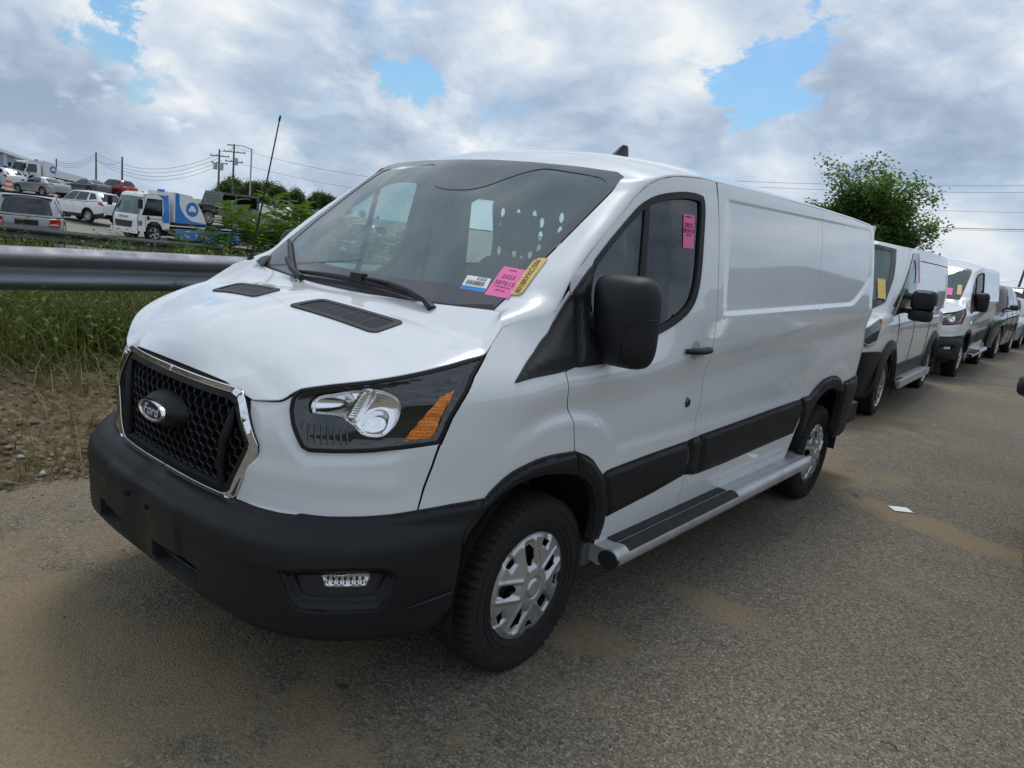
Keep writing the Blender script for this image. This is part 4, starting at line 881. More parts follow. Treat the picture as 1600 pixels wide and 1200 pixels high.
        rb.build('lamp_rib', GLOSSBLK, hp)
        # mirror
        mr = MB()
        def supe(a, w, h, n): c, s_ = math.cos(a), math.sin(a); return w*math.copysign(abs(c)**(2/n), c), h*math.copysign(abs(s_)**(2/n), s_)
        secs = [(-.075, .12, .25), (-.068, .45, .60), (-.050, .72, .84), (-.020, .92, .96), (.02, 1.0, 1.0), (.050, 1.0, 1.0), (.060, .975, .98), (.061, .90, .94)]
        V = []; F = []; n = 56
        for (dy, sx, sz) in secs:
            for k in range(n):
                a = 2*math.pi*k/n; px, pz = supe(a, .122*sx, .172*sz, 4.2)
                px += .028*(pz/.17)*(-1)*.9 if px < 0 else -.006*(pz/.17)
                V.append((sg*(1.045+px), 1.25+dy+.10*(px)*.45, 1.374+pz+.02*px))
        for i in range(len(secs)-1):
            for k in range(n): F.append((i*n+k, i*n+(k+1) % n, (i+1)*n+(k+1) % n, (i+1)*n+k))
        F.append(tuple(range(n))[::-1]); F.append(tuple(range((len(secs)-1)*n, len(secs)*n)))
        mr.add(V, F); mo = mr.build('wing_mirror', BLK, root, smooth=42)
        mg = MB(); mg.box((sg*1.045, 1.25+.063, 1.374), (.19, .004, .28)); mg.build('mirror_glass', mat('mirror_glass', (.6, .62, .63), .03, metal=1.), mo)
        ls = MB(); ls.tube([(sg*1.188, 1.25, 1.40), (sg*1.14, 1.180, 1.398), (sg*1.105, 1.1735, 1.370), (sg*1.09, 1.1735, 1.30), (sg*1.085, 1.177, 1.232)], .0025, 5); ls.build('mirror_seam', GAP, mo)
        ar = MB()
        for zc, hh in ((1.345, .042), (1.268, .052)):
            V = []; F = []
            for i, (xx, yy, k) in enumerate(((.86, 1.26, 1.25), (.91, 1.252, 1.05), (.95, 1.25, 1.0), (1.02, 1.25, 1.0))):
                for q in range(16):
                    an_ = 2*math.pi*q/16; cx, cz = supe(an_, .055*k, hh*k, 4); V.append((sg*xx, yy+cx, zc+cz+.02*(xx-1.03)))
            for i in range(3):
                for q in range(16): F.append((i*16+q, i*16+(q+1) % 16, (i+1)*16+(q+1) % 16, (i+1)*16+q))
            ar.add(V, F)
        ar.build('mirror_arm', BLK, mo, smooth=40)
        # wheels and wheel wells
        make_wheel(root, .938, FW, sg); make_wheel(root, .938, RW, sg)
        for yy in (FW, RW):
            wl = MB(); V = []; F = []
            for k in range(25):
                a = RAD(-8+196*k/24)
                for xx in (.955, .90, .55): V.append((sg*xx, yy+.445*math.cos(a)*(1.0 if xx < .9 else 1.0), .37+.455*math.sin(a)))
            for k in range(24):
                for j in range(2): F.append((k*3+j, k*3+j+1, k*3+j+4, k*3+j+3))
            V += [(sg*.56, yy-.5, .2), (sg*.56, yy+.5, .2), (sg*.56, yy+.5, .9), (sg*.56, yy-.5, .9)]; F.append((len(V)-4, len(V)-3, len(V)-2, len(V)-1))
            wl.add(V, F); wl.build('wheel_well', mat('well_black', (.012, .012, .012), .9), root, fix=False)
        # running board
        x0, x1, xr = .905, 1.075, .058; ya, yb = 1.40, 3.78; zt = .425; rb = MB()
        prof = [(x0, zt-.002), (x1-.055, zt-.002), (x1-.052, zt-.006), (x1-.046, zt+.002)]+[(x1-.030+.046*math.cos(RAD(110-18*k)), zt-.04+.043*math.sin(RAD(110-18*k))) for k in range(14)]+[(x1-.08, zt-.085), (x0, zt-.06)]
        ny = 40; V = []; F = []; n = len(prof)
        for k in range(ny+1):
            for (px, pz) in prof: V.append((sg*px, ya+(yb-ya)*k/ny, pz+.012*(k/ny)))
        for k in range(ny):
            for i in range(n): F.append((k*n+i, k*n+(i+1) % n, (k+1)*n+(i+1) % n, (k+1)*n+i))
        F.append(tuple(range(n))); F.append(tuple(range(ny*n, (ny+1)*n)))
        rb.add(V, F); rbo = rb.build('running_board', GALV, root, smooth=40)
        for (xa, xb) in ((x0+.035, x1-.058), (x1-.050, x1+.004)):
            tr = MB()
            if xb < x1: tr.box((sg*(xa+xb)/2, ya+.10+.55, zt+.0025+.003), (xb-xa, 1.1, .004), (RAD(.3), 0, 0))
            else:
                V = []; F = []; ang = [112, 95, 78, 62, 46, 32]
                for k in range(13):
                    for a in ang: V.append((sg*(x1-.030+.0485*math.cos(RAD(a))), ya+.10+1.12*k/12, zt-.04+.0455*math.sin(RAD(a))+.012*(.042+.46*k/12)))
                for k in range(12):
                    for i in range(5): F.append((k*6+i, k*6+i+1, (k+1)*6+i+1, (k+1)*6+i))
                tr.add(V, F)
            tr.build('grip_tread', mat('grip_black', (.022, .022, .023), .85, var=.35, vscale=12, bump=.4, bscale=900), rbo)
        ec = MB(); ring = [(sg*(x1-.030+.047*math.cos(2*math.pi*k/24)), ya-.006, zt-.042+.038*math.sin(2*math.pi*k/24)) for k in range(24)]
        ec.prism(ring, (0, .02, 0)); ec.build('board_end_cap', GAP, rbo, smooth=40)
        rk = MB(); rk.box((sg*.90, 2.6, .38), (.10, 2.5, .10)); rk.build('sill', mat('shade_grey', (.08, .08, .08), .7), root)  # sill beam in one even dark grey
    # ---- cowl, vents, wipers, aerials
    cw = [(0, 1.31), (.5, 1.315), (.7, 1.335), (.76, 1.36), (.74, 1.392), (.6, 1.372), (.3, 1.36), (0, 1.358)]
    panel('cowl', cw, BLK2, root, psc, off=.004, sp=(.04, .02), inset=0, thick=.02, both=True)
    for sg in (1, -1):
        def vmap(a, b, off):
            a = np.asarray(a, float); b = np.asarray(b, float); s_, t_ = vst_at(a, b)
            P = hood(s_, t_, np.asarray(off)+0*a+1e-9); return P*np.array([sg, 1, 1.])
        outer = rrect(0, 1, 0, 1, .08, .16); inner = rrect(.055, .945, .14, .86, .05, .1)
        vb = lambda u, v, o: vmap(u, v, o)*np.array([sg, 1, 1.])
        vt = panel('bonnet_vent', outer, BLK2, root, vb, off=.005, sp=(.1, .1), inset=0, thick=.012, rnd=.002, holes=[inner], hole_inset=0, edge=.05, mirror=sg < 0)
        panel('vent_well', outer, GAP, vt, vb, off=-.035, sp=(.2, .2), inset=.0, thick=0, mirror=sg < 0)
        sl = MB()
        for k in range(9):
            b = .17+.66*k/8; sl.tube([Vector(vmap(np.array([a]), np.array([b]), np.array([-.002]))[0]) for a in np.linspace(.055, .945, 9)], .0042, 4)
        for a in (.3, .53, .76): sl.tube([Vector(vmap(np.array([a]), np.array([b]), np.array([.001]))[0]) for b in (.14, .5, .86)], .003, 4)
        sl.build('vent_louvre', mat('louvre_grey', (.05, .052, .055), .5), vt)
    def sp_(x, z, o): return Vector(screen(np.array([x]), np.array([z]), np.array([o]))[0])
    ck = MB(); ck.prism([(-.62, .795, 1.372), (-.74, .838, 1.380), (-.80, .90, 1.395), (-.775, .965, 1.425), (-.745, .93, 1.42), (-.66, .83, 1.385)], (0, -.006, .008)); ck.build('cowl_corner', BLK2, root)
    wp = MB(); wp.tube([sp_(.545, 1.335, .02), sp_(.50, 1.349, .035), sp_(.40, 1.365, .045), sp_(.30, 1.378, .042), sp_(.19, 1.386, .035), sp_(.10, 1.385, .03)], [.02, .017, .014, .012, .010, .009], 8, flat=.7); wo = wp.build('wiper', BLK, root, smooth=50)
    wb = MB(); wb.tube([sp_(-.315, 1.371, .02), sp_(-.1, 1.379, .022), sp_(.1, 1.382, .022), sp_(.25, 1.377, .022), sp_(.44, 1.362, .02)], [.008, .011, .013, .011, .008], 8); wb.box(sp_(.10, 1.386, .035), (.07, .03, .03)); wb.build('wiper_blade', BLK2, wo, smooth=50)
    w2 = MB(); w2.tube([sp_(-.22, 1.345, .03), sp_(-.33, 1.362, .04), sp_(-.47, 1.40, .035)], [.015, .012, .01], 8); w2.tube([sp_(-.30, 1.352, .015), sp_(-.5, 1.418, .016), sp_(-.70, 1.488, .014)], [.008, .012, .008], 8); w2.build('wiper', BLK2, root, smooth=50)
    an = MB(); an.tube([(-.838, .86, 1.345), (-.836, .862, 1.40)], [.028, .014], 12); ao_ = an.build('aerial_base', BLK, root, smooth=50)
    am = MB(); am.tube([(-.836, .862, 1.40), (-.83, .90, 1.62), (-.82, .975, 2.062)], [.0055, .0045, .0035], 6); am.tube([(-.8203, .9725, 2.05), (-.8195, .977, 2.075)], [.006, .005], 6); am.build('aerial_mast', BLK, ao_, smooth=60)
    fin = MB(); V = []; F = []; sec = [(-.02, .074, .048), (0, .070, .046), (.016, .064, .036), (.05, .046, .021), (.088, .028, .012), (.104, .018, .008)]
    for (h, ly, lx) in sec:
        for k in range(20):
            a = 2*math.pi*k/20; V.append((lx*math.cos(a), ly*1.6*math.sin(a)*(1.0)+h*.55, h))
    for i in range(5):
        for k in range(20): F.append((i*20+k, i*20+(k+1) % 20, (i+1)*20+(k+1) % 20, (i+1)*20+k))
    F.append(tuple(range(100, 120))); fin.add([(v[0]+FIN[0], v[1]+FIN[1], v[2]+FIN[2]) for v in V], F); fin.build('roof_aerial', BLK, root, smooth=45)
    # ---- under body, rear, cabin
    ub = MB(); ub.box((0, 2.65, .36), (1.10, 5.0, .14)); ub.box((0, 2.7, .43), (1.7, 2.4, .08)); ub.box((0, 5.0, .50), (1.7, .7, .1)); ub.box((0, .42, .45), (1.0, .5, .3)); ub.build('underbody', mat('well_black', (.012, .012, .012), .9), root)
    rd = MB()
    zz = [.45, .7, 1.0, 1.4]; xs = [W1(5.235, z).x for z in zz]
    rd.box((0, 5.23, .92), (2*xs[0]-.02, .03, .96)); rd.box((0, 5.23, 1.94), (1.62, .03, .16)); rd.box((0, 5.23, 1.63), (.12, .03, .5)); rd.box((xs[3]-.06, 5.23, 1.63), (.12, .03, .5)); rd.box((-(xs[3]-.06), 5.23, 1.63), (.12, .03, .5)); rd.build('rear_door', PAINT, root)
    for sg in (1, -1):
        g = MB(); g.box((sg*.43, 5.235, 1.63), (.74, .004, .46)); g.build('rear_window', LENS, root)
        tl = MB(); tl.box((sg*.80, 5.255, 1.15), (.12, .03, .55)); tl.build('tail_lamp', mat('tail_red', (.35, .01, .01), .2), root)
    rbm = MB(); rbm.box((0, 5.33, .52), (1.8, .2, .16)); rbm.build('rear_bumper', BLK, root)
    cb = MB(); cb.box((0, 3.4, .58), (1.80, 3.6, .04)); cb.build('cargo_floor', CABIN, root)
    hl_ = MB(); n = 24; P = np.zeros((14, 12, 3))
    for i, t in enumerate(np.linspace(0.02, .99, 14)):
        for j, s in enumerate(np.linspace(-1, 1, 12)):
            q = roofp(np.array([abs(s)]), np.array([t]))[0]; P[i, j] = (q[0]*math.copysign(1, s), q[1]+.02, q[2]-.035)
    hl_.grid(P); hl_.build('headliner', CABIN2, root)
    ds = MB(); V = []; prof = [(.80, 1.345), (.92, 1.352), (1.10, 1.345), (1.22, 1.30), (1.27, 1.22), (1.25, .95), (1.1, .7)]
    Pd = np.array([[(x, y+.09*x*x*(1 if y < 1.1 else .3), z-.02*abs(x)) for x in np.linspace(-.80, .80, 17)] for y, z in prof]); ds.grid(Pd); ds.build('dashboard', CABIN, root, smooth=50)
    for sg in (1, -1):
        ib = MB(); ib.box((sg*.86, 1.98, .95), (.03, .9, .62)); ib.build('door_lining', CABIN2, root)
    def seat(x, w, dy=0.):
        b = MB()
        def cush(c, d, rot, nx=3):
            V = []; F = []; N = 20; M_ = 12
            R_ = Euler(rot).to_matrix()
            for i in range(M_+1):
                ph = -math.pi/2+math.pi*i/M_
                for k in range(N):
                    th = 2*math.pi*k/N; e = .45
                    sx = math.copysign(abs(math.cos(th))**e*abs(math.cos(ph))**e, math.cos(th)); sy = math.copysign(abs(math.sin(th))**e*abs(math.cos(ph))**e, math.sin(th)); sz = math.copysign(abs(math.sin(ph))**e, math.sin(ph))
                    V.append(Vector(c)+R_@Vector((d[0]/2*sx, d[1]/2*sy, d[2]/2*sz)))
            for i in range(M_):
                for k in range(N): F.append((i*N+k, i*N+(k+1) % N, (i+1)*N+(k+1) % N, (i+1)*N+k))
            b.add(V, F)
        cush((x, 1.80+dy, .82), (w, .52, .18), (0, 0, 0)); cush((x, 2.10+dy, 1.17), (w, .15, .70), (RAD(-12), 0, 0)); cush((x, 2.19+dy, 1.66), (.26, .10, .22), (RAD(-8), 0, 0))
        b.tube([(x-.07, 2.17+dy, 1.45), (x-.07, 2.19+dy, 1.62)], .008); b.tube([(x+.07, 2.17+dy, 1.45), (x+.07, 2.19+dy, 1.62)], .008)
        b.build('seat', SEAT, root, smooth=60)
    seat(.47, .50); seat(-.36, .52, .10)
    st = MB(); ctr = Vector((.47, 1.36, 1.20)); R_ = Euler((RAD(-62), 0, 0)).to_matrix()
    st.tube([ctr+R_@Vector((.185*math.cos(2*math.pi*k/32), .185*math.sin(2*math.pi*k/32), 0)) for k in range(33)], .016, 8, cap=False)
    st.tube([ctr+R_@Vector((-.17, 0, 0)), ctr, ctr+R_@Vector((.17, 0, 0))], [.018, .05, .018], 8); st.tube([ctr, ctr+R_@Vector((0, -.17, 0))], [.05, .018], 8); st.tube([ctr, ctr+Vector((0, -.2, -.08))], .05, 8); st.build('steering_wheel', BLK, root, smooth=50)
    def bk(u, v, off): return np.stack([u, 2.47+0*u-np.asarray(off), v], -1)
    hs = []
    for (xa, xb) in ((-.66, -.34), (-.20, .02)):
        nx = int((xb-xa)/.0635)+1
        for i in range(nx):
            for j in range(5):
                cx = xa+i*.0635; cz = 1.455+j*.079+(.0395 if i % 2 else 0)
                if cz > 1.80: continue
                hs.append([(cx+.024*math.cos(2*math.pi*k/14), cz+.033*math.sin(2*math.pi*k/14)) for k in range(14)])
    panel('bulkhead', [(-.60, .6), (.90, .6), (.93, 1.2), (.90, 1.80), (.82, 1.99), (-.66, 2.03), (-.72, 1.95), (-.745, 1.80), (-.715, 1.62), (-.715, 1.45), (-.66, 1.38)], CABIN, root, bk, sp=(.1, .1), inset=0, thick=.015, holes=hs, hole_inset=0)
    for xx in (-.83, .82):
        bp_ = MB(); bp_.box((xx*1.035, 2.30, 1.42), (.07, .12, 1.0)); bp_.build('door_pillar_trim', CABIN, root)
    gh = MB(); gh.tube([(-.80, 2.20, 1.72), (-.76, 2.19, 1.70), (-.75, 2.19, 1.55), (-.755, 2.19, 1.42), (-.80, 2.20, 1.40)], .014, 8); gh.build('grab_handle', BLK, root, smooth=60)
    return root
# ================================================================ ground, bank, rails, plants
RS = np.random.RandomState(11)
def vnoise(x, y, seed=0):
    """smooth value noise, vectorised"""
    x = np.asarray(x, float); y = np.asarray(y, float); xi = np.floor(x).astype(int); yi = np.floor(y).astype(int); fx = x-xi; fy = y-yi
    fx = fx*fx*(3-2*fx); fy = fy*fy*(3-2*fy)
    def h(a, b): n = (a*374761393+b*668265263+seed*982451653) & 0x7fffffff; n = ((n ^ (n >> 13))*1274126177) & 0x7fffffff; return ((n ^ (n >> 16)) & 0xffff)/65535.
    return (h(xi, yi)*(1-fx)+h(xi+1, yi)*fx)*(1-fy)+(h(xi, yi+1)*(1-fx)+h(xi+1, yi+1)*fx)*fy
def fbm(x, y, seed=0, o=4):
    s = 0; a = .5; f = 1.
    for k in range(o): s = s+a*(vnoise(x*f, y*f, seed+k)-.5); a *= .5; f *= 2.03
    return s
bank_p = pch([-24, -20, -16, -14, -10, -6, -3.8, -3.3, -2.7, -2.2, -1.95, -1.5], [-.74, -.72, -.45, -.12, .20, .44, .52, .47, .26, .07, .0, -.05])
def bank_z(x, y):
    x = np.asarray(x, float); y = np.asarray(y, float)
    k = sst(-1.8, -2.6, x)
    w = .16*fbm(y*.5, x*.3+9, 5, 3)
    return bank_p(x+w*2)+k*(.16*fbm(x*1.4, y*1.4, 1)+.06*fbm(x*6, y*6, 2, 3)+.03*fbm(x*20, y*20, 3, 2))+(1-k)*.015*fbm(x*9, y*9, 4, 2)
def lot_z(x, y):
    x = np.asarray(x, float); return -.72+.036*np.clip(-32-x, 0, 62)+0*np.asarray(y, float)
# --- asphalt
def _asph(t, b):
    p = t.pos()
    st = t.n('ShaderNodeTexVoronoi'); st.inputs['Scale'].default_value = 145; t.link(p, st.inputs['Vector'])
    st2 = t.n('ShaderNodeTexVoronoi'); st2.inputs['Scale'].default_value = 72; t.link(t.map(p, loc=(3.3, 1.7, 0)), st2.inputs['Vector'])
    sep = t.n('ShaderNodeSeparateColor'); t.link(st.outputs['Color'], sep.inputs[0]); sep2 = t.n('ShaderNodeSeparateColor'); t.link(st2.outputs['Color'], sep2.inputs[0])
    stone = t.ramp(sep.outputs[0], [(0, (.044, .037, .028)), (.45, (.135, .116, .088)), (.75, (.21, .182, .138)), (.93, (.30, .265, .203)), (1, (.45, .41, .325))])
    big = t.ramp(sep2.outputs[1], [(0, (.076, .065, .049)), (.6, (.17, .147, .11)), (1, (.30, .265, .205))])
    col = t.mix(.35, stone, big)
    m1 = t.ramp(t.noise(p, .55, 5, .6), [(.3, .82), (.7, 1.12)])
    col = t.mix(1., col, m1, blend='MULTIPLY')
    # drifted sand and dry mud
    dn = t.noise(p, 2.6, 5, .62); grain = t.noise(p, 60, 2, .6)
    sand = None
    def streak(c, r0, r1, rot, edge=.28):
        mp = t.n('ShaderNodeVectorMath'); mp.operation = 'SUBTRACT'; t.link(p, mp.inputs[0]); mp.inputs[1].default_value = (c[0], c[1], 0)
        rt = t.n('ShaderNodeVectorRotate'); rt.rotation_type = 'Z_AXIS'; t.link(mp.outputs[0], rt.inputs[0]); rt.inputs['Angle'].default_value = -rot
        sc = t.n('ShaderNodeVectorMath'); sc.operation = 'MULTIPLY'; t.link(rt.outputs[0], sc.inputs[0]); sc.inputs[1].default_value = (1/r0, 1/r1, 0)
        ln = t.n('ShaderNodeVectorMath'); ln.operation = 'LENGTH'; t.link(sc.outputs[0], ln.inputs[0])
        v = t.m('ADD', ln.outputs['Value'], t.m('MULTIPLY', t.m('SUBTRACT', dn, .5), 2.6))
        return t.ramp(v, [(.25, 1), (1.35, 0)], 'EASE')
    for s_ in SAND:
        r = streak(*s_[:4]); r = t.m('MULTIPLY', r, s_[4]); sand = r if sand is None else t.m('MAXIMUM', sand, r)
    sand = t.m('MAXIMUM', sand, t.ramp(t.noise(t.map(p, loc=(7, 2, 0)), .8, 6, .62), [(.56, 0), (.74, .45)]))
    # the toe of the bank washes out over the edge
    sx = t.n('ShaderNodeSeparateXYZ'); t.link(p, sx.inputs[0])
    ed = t.m('ADD', sx.outputs[0], t.m('MULTIPLY', t.m('SUBTRACT', dn, .5), 1.3))
    sand = t.m('MAXIMUM', sand, t.ramp(t.m('MULTIPLY_ADD', ed, .5, 1.5), [(.42, .85), (.86, 0)]))
    sandg = t.m('MULTIPLY', sand, t.ramp(t.m('ADD', t.m('MULTIPLY', grain, .6), t.m('MULTIPLY', sep.outputs[1], .4)), [(.25, .55), (.6, 1)]))
    col = t.mix(sandg, col, t.mix(grain, (.20, .145, .076), (.31, .24, .145)))
    # oil spots and tyre scuffs
    oil = t.ramp(t.noise(t.map(p, loc=(1, 5, 0)), 3.1, 3, .5), [(.66, 1), (.76, .72)])
    col = t.mix(1., col, oil, blend='MULTIPLY')
    for s_ in STAINS: col = t.mix(t.m('MULTIPLY', streak(*s_[:4]), s_[4]), col, (.022, .021, .020))
    t.link(col, b.inputs['Base Color']); b.inputs['Roughness'].default_value = .88; b.inputs['Specular IOR Level'].default_value = .35
    hh = t.m('ADD', t.m('MULTIPLY', st.outputs['Distance'], -.9), t.m('MULTIPLY', st2.outputs['Distance'], -.5))
    bp = t.n('ShaderNodeBump'); bp.inputs['Strength'].default_value = .75; bp.inputs['Distance'].default_value = .006; t.link(hh, bp.inputs['Height']); t.link(bp.outputs[0], b.inputs['Normal'])
ASPH = mat('asphalt', fn=_asph)
_x = np.r_[np.linspace(-2.6, 11, 30), np.linspace(11.5, 13, 4)]; _y = np.r_[np.linspace(-60, -6, 14), np.linspace(-5, 30, 36), np.linspace(34, 150, 20)]
_P = np.array([[(x, y, 0) for x in _x] for y in _y]); b_ = MB(); b_.grid(_P)
asphalt = b_.build('asphalt_road', ASPH, fix=False); asphalt['kind'] = 'structure'
# --- bank
def _bank(t, b):
    p = t.pos(); sx = t.n('ShaderNodeSeparateXYZ'); t.link(p, sx.inputs[0])
    n1 = t.noise(p, 1.6, 6, .65); n2 = t.noise(p, 9, 5, .65); v = t.n('ShaderNodeTexVoronoi'); v.inputs['Scale'].default_value = 34; t.link(p, v.inputs['Vector'])
    sp = t.n('ShaderNodeSeparateColor'); t.link(v.outputs['Color'], sp.inputs[0])
    dirt = t.ramp(n2, [(.25, (.055, .037, .021)), (.5, (.125, .086, .048)), (.75, (.20, .148, .09))])
    stones = t.ramp(sp.outputs[0], [(0, (.05, .04, .028)), (.5, (.17, .125, .078)), (.85, (.27, .215, .145)), (1, (.40, .345, .27))])
    dirt = t.mix(t.ramp(n1, [(.35, .15), (.65, .65)]), dirt, stones)
    green = t.ramp(n2, [(.3, (.022, .032, .010)), (.7, (.055, .075, .022))])
    g = t.ramp(t.m('ADD', t.m('MULTIPLY_ADD', sx.outputs[0], -.35, -.80), t.m('MULTIPLY', n1, .9)), [(.55, 0), (.85, 1)])
    t.link(t.mix(g, dirt, green), b.inputs['Base Color']); b.inputs['Roughness'].default_value = .95; b.inputs['Specular IOR Level'].default_value = .15
    bp = t.n('ShaderNodeBump'); bp.inputs['Strength'].default_value = .9; bp.inputs['Distance'].default_value = .02
    t.link(t.m('ADD', t.m('MULTIPLY', v.outputs['Distance'], -.7), n2), bp.inputs['Height']); t.link(bp.outputs[0], b.inputs['Normal'])
BANK = mat('bank_earth', fn=_bank)
_x = np.r_[np.linspace(-24, -5, 40), np.linspace(-4.8, -3.9, 10), np.linspace(-3.8, -1.5, 60)]; _y = np.r_[np.linspace(-50, -5, 30), np.linspace(-4.5, 6, 190), np.linspace(6.4, 110, 90)]
_X, _Y = np.meshgrid(_x, _y); b_ = MB(); b_.grid(np.stack([_X, _Y, bank_z(_X, _Y)], -1)); bank = b_.build('bank_terrain', BANK, fix=False, smooth=None); bank['kind'] = 'structure'
bank.data.polygons.foreach_set('use_smooth', np.ones(len(bank.data.polygons), bool))
# --- the paved lot on the far side and the land beyond
def _lot(t, b):
    p = t.pos(); n = t.noise(p, .35, 6, .65); n2 = t.noise(p, 6, 4, .6)
    c = t.ramp(n, [(.3, (.20, .185, .155)), (.7, (.31, .285, .235))]); t.link(t.mix(1., c, t.ramp(n2, [(.2, .85), (.8, 1.1)]), blend='MULTIPLY'), b.inputs['Base Color']); b.inputs['Roughness'].default_value = .9
LOT = mat('lot_concrete', fn=_lot)
_x = np.linspace(-220, -17.5, 60); _y = np.linspace(-70, 190, 60); _X, _Y = np.meshgrid(_x, _y)
b_ = MB(); b_.grid(np.stack([_X, _Y, lot_z(_X, _Y)], -1)); lot = b_.build('lot_pavement', LOT, fix=False); lot['kind'] = 'structure'
def _forest(t, b):
    p = t.pos(); n = t.noise(p, .055, 6, .7); n2 = t.noise(p, .4, 5, .7)
    c = t.ramp(n2, [(.3, (.010, .018, .007)), (.55, (.026, .042, .014)), (.8, (.055, .075, .025))]); t.link(t.mix(1., c, t.ramp(n, [(.3, .7), (.7, 1.15)]), blend='MULTIPLY'), b.inputs['Base Color']); b.inputs['Roughness'].default_value = .95; b.inputs['Specular IOR Level'].default_value = .1
    bp = t.n('ShaderNodeBump'); bp.inputs['Strength'].default_value = 1.; bp.inputs['Distance'].default_value = 1.5; t.link(n2, bp.inputs['Height']); t.link(bp.outputs[0], b.inputs['Normal'])
FOREST = mat('forest_canopy', fn=_forest)
FIELD = mat('field_grass', (.075, .085, .035), .95, var=.4, vscale=.06)
b_ = MB(); V = []; F = []; rr_ = [0, 60, 130, 250, 420, 800, 1600, 4000]; na = 64
for r_ in rr_:
    for k in range(na): a = 2*math.pi*k/na; V.append((r_*math.sin(a), r_*math.cos(a), -1.1-.0*r_))
for i in range(len(rr_)-1):
    for k in range(na): F.append((i*na+k, (i+1)*na+k, (i+1)*na+(k+1) % na, i*na+(k+1) % na))
b_.add(V, F); fld = b_.build('field_ground', FIELD, fix=False); fld['kind'] = 'structure'
def hill_h(a, r):
    """wooded ridge height by bearing (radians from +Y towards +X) and distance"""
    base = np.interp(np.degrees(a), [q[0] for q in HILL_AZ], [q[1] for q in HILL_AZ])+3*fbm(np.sin(a)*4.2+7, np.cos(a)*4.2, 31, 3)
    k = np.clip((r-260)/260, 0, 1); return base*(k*k*(3-2*k))+2.5*fbm(np.sin(a)*r*.05, np.cos(a)*r*.05, 32, 3)*k+1.2*fbm(np.sin(a)*r*.22, np.cos(a)*r*.22, 33, 2)*k
_a = np.linspace(-math.pi, math.pi, 721); _r = np.r_[np.linspace(255, 560, 26), np.linspace(600, 1500, 10)]
_A, _R = np.meshgrid(_a, _r); _H = hill_h(_A, _R)-1.2; b_ = MB(); b_.grid(np.stack([_R*np.sin(_A), _R*np.cos(_A), _H], -1)); hills = b_.build('hills', FOREST, fix=False); hills['kind'] = 'structure'
hills.data.polygons.foreach_set('use_smooth', np.ones(len(hills.data.polygons), bool))
# --- guard rails
RAILM = mat('rail_steel', (.33, .35, .37), .5, metal=.45, fn=lambda t, b: (
    t.link(t.mix(t.ramp(t.noise(t.map(t.pos(), sc=(1, .6, 3)), 2.3, 6, .7), [(.60, 0), (.72, .6)]), t.mix(1., (.27, .29, .315), t.ramp(t.noise(t.map(t.pos(), sc=(1, .25, 6)), 5, 5, .65), [(.3, .62), (.7, 1.1)]), blend='MULTIPLY'), (.25, .20, .16)), b.inputs['Base Color']),
    t.link(t.ramp(t.noise(t.pos(), 7, 4, .6), [(.3, .5), (.7, .7)]), b.inputs['Roughness'])))
RAILD = mat('old_rail_steel', (.075, .085, .085), .75, metal=.1, var=.35, vscale=3)
WOODP = mat('weathered_post', (.10, .085, .068), .9, var=.35, vscale=9)
def guard_rail(x0, zt, y0, y1, label, step=3.81, ph=0., rz=0.):
    root = empty('guard_rail', (x0, y0, 0), rz, label, 'guard rail')
    prof = [(-.004, .155), (.010, .155), (.052, .125), (.080, .100), (.080, .072), (.045, .035), (.006, .018), (.0, .0), (.006, -.018), (.045, -.035), (.080, -.072), (.080, -.100), (.052, -.125), (.010, -.155), (-.004, -.155)]
    pf = []
    for i in range(len(prof)-1):
        for k in range(3): pf.append((prof[i][0]+(prof[i+1][0]-prof[i][0])*k/3, prof[i][1]+(prof[i+1][1]-prof[i][1])*k/3))
    pf.append(prof[-1]); pf = np.array(pf)
    for _ in range(2): pf[1:-1] = (pf[:-2]+2*pf[1:-1]+pf[2:])/4
    n = len(pf); y = y0+ph
    while y < y1:
        b = MB(); V = []; F = []; N = 8
        for k in range(N+1):
            for (px, pz) in pf: V.append((px+.004*(k/N), y-y0+(step+.30)*k/N, zt-.155+pz+.006*math.sin(y*1.3+k*.4)))
        for k in range(N):
            for i in range(n-1): F.append((k*n+i, k*n+i+1, (k+1)*n+i+1, (k+1)*n+i))
        m_ = len(V); V += [(v[0]-.004, v[1], v[2]) for v in V]; F += [tuple(i+m_ for i in f[::-1]) for f in F]
        b.add(V, F); b.build('beam', RAILM if x0 > -8 else RAILD, root, smooth=40, fix=False)
        g = float(bank_z(x0-.15, y+step))
        p = MB(); p.box((-.15, y-y0+step+.1, (zt+.03+g-.3)/2), (.16, .15, zt+.03-g+.3)); p.box((-.04, y-y0+step+.1, zt-.155), (.07, .13, .33)); p.build('post', WOODP, root)
        bo = MB()
        for dy in (-.11, .11):
            for dz in (-.07, .07): bo.lathe([(.012, .001), (.012, .012), (0, .017)], 'x', (.055, y-y0+step+.15+dy, zt-.155+dz*.6), 8)
        bo.build('bolt', RAILM, root)['kind'] = 'stuff'
        y += step
    return root
